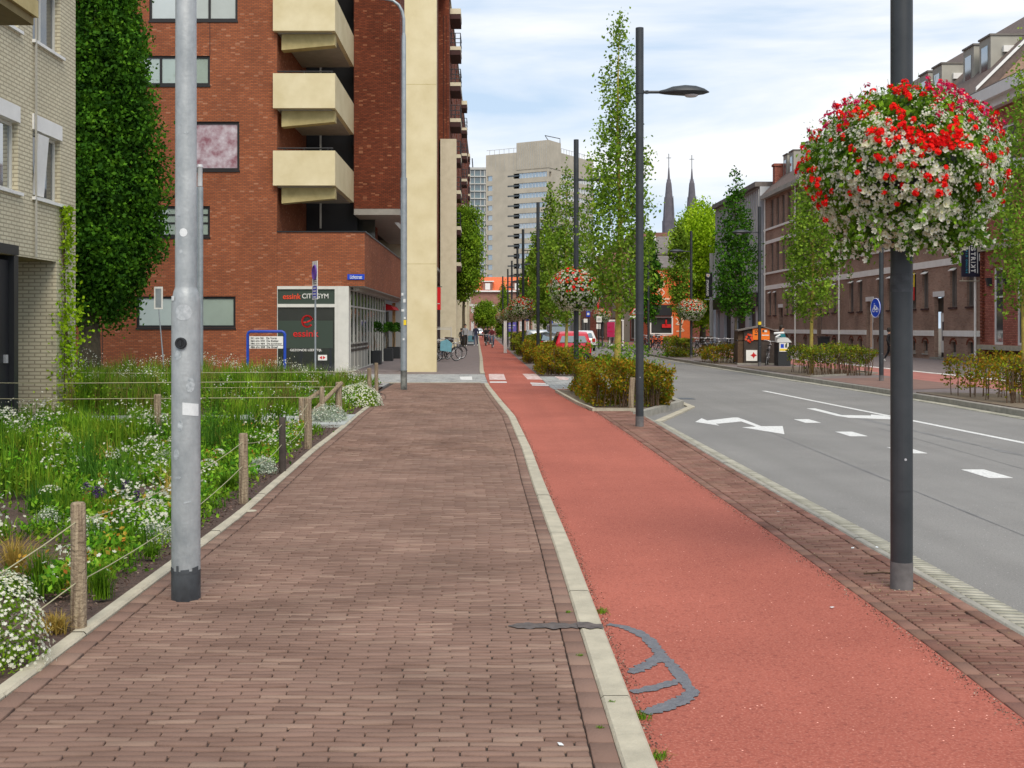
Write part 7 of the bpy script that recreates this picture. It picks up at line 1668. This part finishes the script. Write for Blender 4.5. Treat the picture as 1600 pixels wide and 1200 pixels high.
# DISTRIKT banner sign
Y = 52.9; k = Y/F; ds = empty('hanging_sign', (Xf(1517, Y), Y, 0), 0, 'dark blue hanging sign reading DISTRIKT downwards on the brown brick block', 'shop sign'); zz = lambda p: H-(p-HY)*k; xx = lambda p: (p-1517)*k
q = MB(); q.box(xx(1502.5), xx(1532), -.06, .06, zz(432.5), zz(361.5)); bd = q.build('panel', M['navy'], ds)
text("DISTRIKT".replace('K', ''), 1, 1, M['sign_white'], bd, (0, 0, -50)).name = 'tmp'; bpy.data.objects.remove(bpy.data.objects['tmp'])
zc = zz(399); L8 = (427-374.5)*k; ch_ = "DISTRIKT"; wds = [1, .38, 1, 1, 1, .38, 1, 1]; tot = sum(wds); pos = zz(374.5)
for c_, w_ in zip(ch_, wds):
    wlen = L8*w_/tot; t_ = text(c_, wlen*(.78 if w_ > .5 else .42), .21, M['sign_white'], bd, (xx(1519.7), -.068, pos-wlen/2), rot=(R(90), R(90), 0), weight=.035, flip=(c_ == 'K')); pos -= wlen
text("'T", .07, .12, M['sign_white'], bd, (xx(1521), -.068, zz(370.5)), rot=(R(90), R(90), 0))
text("DE WORLD ONLINE", (427-371)*k, .085, M['cyan'], bd, (xx(1509.5), -.068, zz(399)), rot=(R(90), R(90), 0), weight=.02, spacing=1.5)
q = MB(); q.box(xx(1513), xx(1514.3), -.068, -.061, zz(427), zz(374)); q.box(xx(1525.8), xx(1527.1), -.068, -.061, zz(427), zz(367)); q.build('stripe', M['sign_white'], bd)
q = MB()
for p_ in (354, 439): q.tube([(xx(1499), 0, zz(p_)), (xx(1541), 0, zz(p_))], .025, 6)
for p_ in (1504, 1530): q.tube([(xx(p_), 0, zz(354)), (xx(p_), 0, zz(361.5))], .015, 4); q.tube([(xx(p_), 0, zz(432.5)), (xx(p_), 0, zz(439))], .015, 4)
q.build('bracket', M['kerb'], ds)
# wall lamps on the red brick house, small flag poster
for i, px in enumerate((1547, 1574)):
    y = 22.3*F/(px-HX); q = MB(); q.prism([(22.2, y-.09, H+(512-447)*22.2/(px-HX)), (22.34, y-.09, H+(512-447)*22.2/(px-HX)), (22.34, y-.09, H+(512-434)*22.2/(px-HX)), (22.1, y-.09, H+(512-434)*22.2/(px-HX))], (0, .18, 0)); tag(q.build('wall_lamp', M['dark_metal']), ('dark wall lamp left of the first tall window of the red brick house', 'dark wall lamp between the tall windows of the red brick house')[i], 'wall lamp')
q = MB(); y = 61.2; q.box(22.44, 22.47, y-.3, y+.3, 3.05, 3.75, 0); q.box(22.44, 22.47, y-.3, y+.3, 3.76, 4.5, 1); tag(q.build('window_flag', [M['red_paint'], M['yellow_paint']]), 'red and yellow flag poster in a narrow window beside the nearest lamp post', 'flag')
# black vertical sign on the pale building
Y = 111; k = Y/F; vs_ = empty('vertical_sign', (Xf(1107, Y), Y, 0), 0, 'black vertical sign with a small shield and white lettering left of the pale building', 'shop sign'); zz = lambda p: H-(p-HY)*k
q = MB(); q.box(-4.5*k, 5.8*k, -.1, .1, zz(464), zz(426)); bd = q.build('panel', M['black_paint'], vs_)
text('STANDAARD', 25*k, 3.6*k, M['sign_white'], bd, (-1.6*k, -.11, zz(450)), rot=(R(90), R(90), 0), weight=.03)
q = MB(); q.prism([(-3.6*k, -.105, zz(428)), (1.8*k, -.105, zz(428)), (1.8*k, -.105, zz(431.5)), (-.9*k, -.105, zz(434)), (-3.6*k, -.105, zz(431.5))], (0, -.01, 0), 0); q.prism([(-2*k, -.117, zz(429.5)), (.2*k, -.117, zz(429.5)), (-.9*k, -.117, zz(432.4))], (0, -.005, 0), 1); q.build('shield', [M['sign_white'], M['orange_flat']], bd)
q = MB(); q.tube([(-6*k, 0, zz(468)), (9*k, 0, zz(468))], .05, 6); q.tube([(5*k, 0, zz(426)), (9*k, 0, zz(426))], .05, 6); q.build('bracket', M['galv_far'], vs_)
# dark hut with posters
Y = 50; k = Y/F; ht = empty('information_hut', (Xf(1185, Y), Y, 0), R(-6), 'small dark wooden hut with pitched roof and orange notice across the road', 'hut'); z_ = lambda p: H-(p-HY)*k
x0, x1 = (1163-1185)*k, (1213-1185)*k; zt2 = z_(519)
q = MB(); q.prism([(x0, 0, .0), (x1, 0, .0), (x1, 0, z_(521)), ((1190-1185)*k, 0, z_(511.5)), (x0, 0, z_(516.5))], (0, 1.3, 0)); q.build('cabin', M['wood_dark'], ht)
q = MB(); q.prism([(x0-.28, -.12, z_(517.5)), ((1190-1185)*k, -.12, z_(510.5)), (x1+.15, -.12, z_(520)), (x1+.15, -.12, z_(518.4)), ((1190-1185)*k, -.12, z_(508.5)), (x0-.28, -.12, z_(515.7))], (0, 1.6, 0)); q.build('roof', M['roof_grey'], ht)
q = MB(); q.box(x0-.26, x0-.01, .1, 1.2, .05, z_(533)); q.box(x0-.26, x0-.01, .1, 1.2, z_(532), z_(517.5)); q.build('side_box', M['stem'], ht)
q = MB(); q.box(x0-.3, x1+.05, -.15, 1.4, -.01, .06); q.build('base', M['kerb_grey'], ht)
q = MB(); q.box((1176-1185)*k, (1202-1185)*k, -.05, -.01, z_(531), z_(513)); nb = q.build('orange_notice', M['orange_flat'], ht)
q = MB(); q.box((1190-1185)*k, (1201-1185)*k, -.058, -.052, z_(524.5), z_(523)); q.box((1194-1185)*k, (1198-1185)*k, -.058, -.052, z_(519), z_(515.5)); q.build('white_text_bar', M['sign_white'], nb)
q = MB(); q.torus(((1181.5-1185)*k, -.055, z_(517.5)), .05, .012, 'y', 12, 4); q.box((1179-1185)*k, (1183-1185)*k, -.06, -.05, z_(523.5), z_(522)); q.box((1191-1185)*k, (1193.5-1185)*k, -.06, -.05, z_(519), z_(515.5)); q.build('dark_mark', M['letter_dark'], nb)
q = MB(); q.box((1166-1185)*k, (1183-1185)*k, -.04, -.01, z_(564), z_(547)); pp = q.build('beige_poster', M['band'], ht); q = MB(); c_ = ((1177.5-1185)*k, z_(555)); r_ = .14
q.prism([(c_[0]+r_*math.cos(t)*(1 if i % 2 == 0 else .5), -.045, c_[1]+r_*math.sin(t)*(1 if i % 2 == 0 else .5)) for i, t in enumerate(np.linspace(R(90), R(450), 9)[:-1])], (0, -.004, 0)); q.build('red_star', M['red_paint'], pp)
q = MB()
for i in range(9): a = i*.7; disc(q, ((1171-1185)*k+.09*math.cos(a)*(1+.4*(i % 3)), -.02-.002*i, z_(528)+.13*math.sin(a)*(1+.3*(i % 2))), .055, (0, -1, 0), n=7, t=.004, mi=i % 2)
q.build('painted_flowers', [M['orange_red'], M['petal_orange']], ht)
Y = 48.2; k = Y/F; cb = empty('utility_cabinet', (Xf(1226, Y), Y, 0), 0, 'black street cabinet with a blue and white poster beside the dark hut', 'cabinet'); z_ = lambda p: H-(p-HY)*k
q = MB(); q.prism([(-10*k, 0, 0), (9.5*k, 0, 0), (9.5*k, 0, z_(535)), (-10*k, 0, z_(535))], (0, .7, 0)); q.build('box', M['planter'], cb)
q = MB(); q.prism([(-12*k, -.05, z_(535)), (11*k, -.05, z_(535)), (8.5*k, .35, z_(528)), (-8*k, .35, z_(528))], (0, .4, .02)); q.build('lid', M['tower_grey'], cb)
q = MB(); q.box(-8.5*k, 6*k, -.03, -.005, z_(549.5), z_(535.5)); pp = q.build('poster', M['sign_white'], cb); q = MB(); q.box(-6.5*k, -1.5*k, -.036, -.032, z_(543.5), z_(537.5), 0); q.box(.5*k, 3.5*k, -.036, -.032, z_(543), z_(538), 2); q.box(-8*k, 5.5*k, -.036, -.032, z_(548), z_(545), 1); q.build('picture', [M['sign_blue'], M['yellow_paint'], M['sign_green']], pp)
# clutter of grey bags on top
q = MB(); q.tube([(-14*k, .3, z_(521)), (2*k, .3, z_(520))], .05, 6); q.tube([(-12*k, .2, z_(527)), (-5*k, .2, z_(523))], .04, 6); q.build('pipe', M['sticker'], cb)
Y = 74.5; wb = empty('wheelie_bin', (21.6, Y, 0), 0, 'dark wheelie bin against the brown block by a downpipe', 'bin'); q = MB(); q.prism([(-.25, -.3, .08), (.25, -.3, .08), (.3, -.35, .95), (-.3, -.35, .95)], (0, .7, 0)); q.build('tub', M['planter'], wb); q = MB(); q.box(-.33, .33, -.4, .42, .96, 1.04); q.build('lid', M['dark_metal'], wb); q = MB(); q.torus((-.28, .25, .1), .08, .03, 'x', 12, 5); q.torus((.28, .25, .1), .08, .03, 'x', 12, 5); q.build('wheel', M['rubber'], wb)
# A-board
Y = 105; k = Y/F; ab = empty('pavement_board', (Xf(736, Y), Y, 0), 0, 'pale blue folding board standing between the two walkers', 'folding board'); q = MB(); q.prism([(-.33, -.2, .1), (.33, -.2, .1), (.33, 0, 1.35), (-.33, 0, 1.35)], (0, .03, 0)); q.prism([(-.33, .22, .1), (.33, .22, .1), (.33, .04, 1.35), (-.33, .04, 1.35)], (0, .03, 0)); q.build('panel', M['white_render'], ab)
q = MB(); q.box(-.26, .26, -.24, -.235, .35, .9); q.build('printed_area', M['tarp'], ab); q = MB(); q.box(-.35, .35, -.28, .3, .0, .1); q.build('foot', M['dark_metal'], ab)
# potted cloud shrubs by the gym
for i, (px, Y, lb) in enumerate(((584, 50, 'first black planter with a cloud-shaped shrub, seen through the gym glass'), (603, 55, 'second black planter with a cloud-shaped shrub, clear of the glass'), (615, 59.5, 'third black planter with a shrub, nearest the nearest cream pillar'))):
    xp = Xf(px, Y); pt_ = empty('planter_tree', (xp, Y, 0), 0, lb, 'potted shrub', 'black planters with clipped shrubs by the gym'); s_ = .33
    q = MB(); q.box(-s_, s_, -s_, s_, .01, .60); q.box(-s_+.04, s_-.04, -s_+.04, s_-.04, .60, .61); q.build('pot', M['planter'], pt_)
    q = MB(); q.tube([(0, 0, .6), (.05, 0, 1.0), (-.03, 0, 1.35), (.04, 0, 1.6)], [.04, .035, .03, .02], 6); q.build('trunk', M['bark'], pt_)
    rng = np.random.default_rng(40+i); P = []
    for cx_, cz_, rr_ in ((-.4, 1.58, .24), (0, 1.62, .30), (.38, 1.55, .25), (.15, 1.75, .2), (-.2, 1.76, .2)): d = rdir(420); P.append(d*rr_*rng.random((420, 1))**.35*np.array([1, .9, .75])+np.array([cx_, 0, cz_]))
    V, Fq = leaf_quads(np.concatenate(P), .06, .7); np_mesh('crown', V, Fq, M['leaf_dark'], pt_)
# far street furniture on the right
Y = 100; k = Y/F; sh = empty('bus_shelter', (Xf(962, Y), Y, 0), 0, 'white framed bus shelter with a magenta poster down the road', 'bus shelter'); z_ = lambda p: H-(p-HY)*k; xx = lambda p: (p-962)*k
q = MB()
for p_ in (952.5, 973.5): q.box(xx(p_)-.05, xx(p_)+.05, 0, .1, 0, z_(500))
q.box(xx(952)-.05, xx(974)+.05, -.02, 1.4, z_(501.5), z_(499.5)); q.box(xx(952), xx(974), .01, .09, 0.05, .15); q.build('frame', M['white_wood'], sh)
q = MB(); q.box(xx(948), xx(960), -.3, -.2, z_(526.5), z_(503)); pp = q.build('poster_case', M['magenta'], sh); q = MB(); q.box(xx(949.5), xx(955), -.31, -.301, z_(512), z_(510.5)); q.box(xx(949.5), xx(957), -.31, -.301, z_(518.5), z_(517)); q.build('lettering', M['petal_pink'], pp)
q = MB(); q.box(xx(953), xx(973), 1.3, 1.33, .2, z_(502)); q.build('glass', M['glass_clear'], sh)
Y = 66; k = Y/F; ws = empty('warning_sign', (Xf(992, Y), Y, 0), 0, 'red and white triangular warning sign half hidden by the second lamp post', 'traffic sign'); z_ = lambda p: H-(p-HY)*k
q = MB(); q.prism([(-9*k, 0, z_(492.5)), (9*k, 0, z_(492.5)), (0, 0, z_(477.5))], (0, .02, 0)); tp = q.build('triangle', M['red_paint'], ws); q = MB(); q.prism([(-5.6*k, -.01, z_(490.8)), (5.6*k, -.01, z_(490.8)), (0, -.01, z_(481.5))], (0, .008, 0)); q.build('centre', M['sign_white'], tp); q = MB(); q.box(-.03, .03, -.02, -.012, z_(488.5), z_(484)); q.box(-.03, .03, -.02, -.012, z_(490.3), z_(489.3)); q.build('symbol', M['letter_dark'], tp)
q = MB(); q.box(-8*k, 8*k, 0, .02, z_(497), z_(493.5)); q.build('sub_plate', M['sign_white'], ws); q = MB(); q.tube([(0, .05, -.1), (0, .05, z_(478))], .03, 6); q.build('post', M['galv_far'], ws)
def small_sign(px, Y, top, bot, w_, m, lab, m2=None, name='road_sign'):
    k = Y/F; o = empty(name, (Xf(px, Y), Y, ZL), 0, lab, 'sign'); z_ = lambda p: H-(p-HY)*k-ZL; q = MB(); q.box(-w_*k/2, w_*k/2, -.04, 0, z_(bot), z_(top)); p = q.build('panel', M[m], o)
    if m2: q = MB(); q.box(-w_*k*.3, w_*k*.3, -.05, -.042, z_(bot)+(z_(top)-z_(bot))*.3, z_(bot)+(z_(top)-z_(bot))*.7); q.build('symbol', M[m2], p)
    q = MB(); q.tube([(0, .03, -.1), (0, .03, z_(top))], .035, 6); q.build('post', M['dark_metal'], o); return o
small_sign(936, 92, 494, 503.5, 8, 'sign_white', 'upper plain white plate sign between the red car and the bus shelter', 'tower_grey')
small_sign(935, 97, 506, 514, 6.5, 'sign_white', 'lower plain white plate sign below the other, left of the bus shelter')
small_sign(919, 95, 486, 495, 6, 'sign_blue', 'small blue square sign right of the second flower ball post', 'sign_white')
small_sign(823.5, 88, 495, 501, 7, 'sign_blue', 'small bright blue sign between the flower balls and the trees')
small_sign(915, 110, 498, 504, 6, 'sign_white', 'tiny white sign over the back of the red car')
small_sign(861, 130, 501, 507, 5, 'sign_blue', 'tiny blue sign over the parked cars')
fl_ = empty('hanging_flag', (Xf(936, 150), 150, 0), 0, 'long red flag hanging above the pavement beyond the second flower ball', 'flag'); k = 150/F; z_ = lambda p: H-(p-HY)*k
q = MB(); q.prism([(-3*k, 0, z_(478)), (-1*k, 0, z_(485)), (2.2*k, 0, z_(462)), (3.2*k, 0, z_(440)), (.6*k, 0, z_(444))], (0, .04, 0)); q.build('cloth', M['red_fabric'], fl_); q = MB(); q.tube([(-4*k, 0, z_(440)), (8*k, 0, z_(436))], .05, 5); q.build('pole', M['dark_metal'], fl_)
Y = 116; k = Y/F; ad = empty('advertising_column', (Xf(800, Y), Y, ZL), 0, 'violet-blue advertising panel on white legs beside the bike path', 'advertising panel'); z_ = lambda p: H-(p-HY)*k-ZL
q = MB(); q.box(-9*k, 9*k, 0, .15, z_(518), z_(502)); pp = q.build('panel', M['purple_poster'], ad); q = MB(); q.box(-10*k, -9*k, -.02, .2, 0, z_(500)); q.box(9*k, 10*k, -.02, .2, 0, z_(500)); q.box(-10*k, 10*k, -.02, .2, z_(502), z_(500)); q.build('frame', M['white_wood'], ad)
q = MB(); q.box(-7*k, 5*k, -.01, -.002, z_(509), z_(507.5)); q.box(-7*k, 2*k, -.01, -.002, z_(513), z_(511.5)); q.build('lettering', M['white_render'], pp)
Y = 75; k = Y/F; wp = empty('white_post', (Xf(789.5, Y), Y, ZL), 0, 'white rectangular post at the edge of the far bike path', 'post'); q = MB(); q.box(-.10, .10, 0, .2, 0, H-(502-HY)*k-ZL); q.build('shaft', M['white_wood'], wp); q = MB(); q.box(-.11, .11, -.01, .21, H-(502-HY)*k-ZL, H-(501-HY)*k-ZL); q.build('cap', M['frame_white'], wp)
p = gp(1071, 623, ZR); q = MB(); q.box(p.x-.2, p.x+.2, p.y-.25, p.y+.25, ZR-.02, ZR+.005); struct(q.build('drain_cover', M['dark_metal']))
# manhole-like disc in the footpath edge, bits of litter
p = gp(391, 799, 0); q = MB(); disc(q, (p.x, p.y, .003), .055, (0, 0, 1), up=(0, 1, 0), n=20, t=.004); tag(q.build('metal_disc', M['kerb']), 'pale round disc set in the paving by the kerb, right of the thick grey post', 'disc')
rng = np.random.default_rng(5)
for i, (px, py, z0) in enumerate(((1332, 857, ZS), (1370, 856, ZS), (876, 1165, 0), (1216, 800, ZS), (1098, 718, ZS), (1300, 950, ZS))):
    p = gp(px, py, z0); q = MB(); q.prism([(-.012, -.008, .003), (.010, -.01, .004), (.014, .007, .008), (-.006, .010, .005)], (0, 0, .002)); o = q.build('paper_scrap', M['sticker']); o.location = p; o.rotation_euler = (0, 0, i); tag(o, 'tiny white scrap of litter '+('on the brick strip left of the nearest post', 'on the brick strip touching the nearest post', 'on the footpath near the bottom edge', 'on the brick strip midway between two posts', 'on the brick strip beside the second lamp post', 'on the red path left of the nearest post')[i], 'litter', 'white scraps of litter')
n = 420; x = rng.uniform(2.3, 2.85, n); y = rng.uniform(4.2, 16, n); c = np.stack([x, y, np.full(n, ZS+.004)], 1); near = abs(rng.normal(0, .13, (160, 2))); 
c2 = np.stack([2.6+rng.normal(0, .12, 160), 7.27+rng.normal(0, .12, 160), np.full(160, ZS+.005)], 1); d = rdir(n+160); d[:, 2] *= .1; d /= np.linalg.norm(d, axis=1, keepdims=True); V, Fq = leaf_quads(np.concatenate([c, c2]), .012, .5, dirs=d)
tag(np_mesh('fallen_petals', V, Fq, island_mat('litterleaf', [(.10, .05, .03), (.35, .26, .12), (.55, .5, .4)], pos=[0, .7, 1])), 'dry petals and leaf crumbs around the foot of the nearest post', 'petals', kind='stuff')
q = MB(); p = gp(1300+50, 896, ZS); q.tube([gp(1350, 896, ZS+.006), gp(1378, 894, ZS+.008), gp(1393, 895, ZS+.006)], .006, 5); tag(q.build('twig', M['stem']), 'dark twig lying at the foot of the nearest post', 'twig')

# every thing's empty goes to its own base
bpy.context.view_layer.update()
for o in [o for o in col.objects if o.type == 'EMPTY' and o.parent is None and o.location.length < 1e-6]:
    pts = [c.matrix_world @ Vector(v) for c in o.children_recursive if c.type == 'MESH' for v in c.bound_box]
    if not pts: continue
    b0 = Vector(((min(p.x for p in pts)+max(p.x for p in pts))/2, (min(p.y for p in pts)+max(p.y for p in pts))/2, max(0, min(p.z for p in pts))))
    o.location = b0
    for c in o.children: c.location = c.location-b0
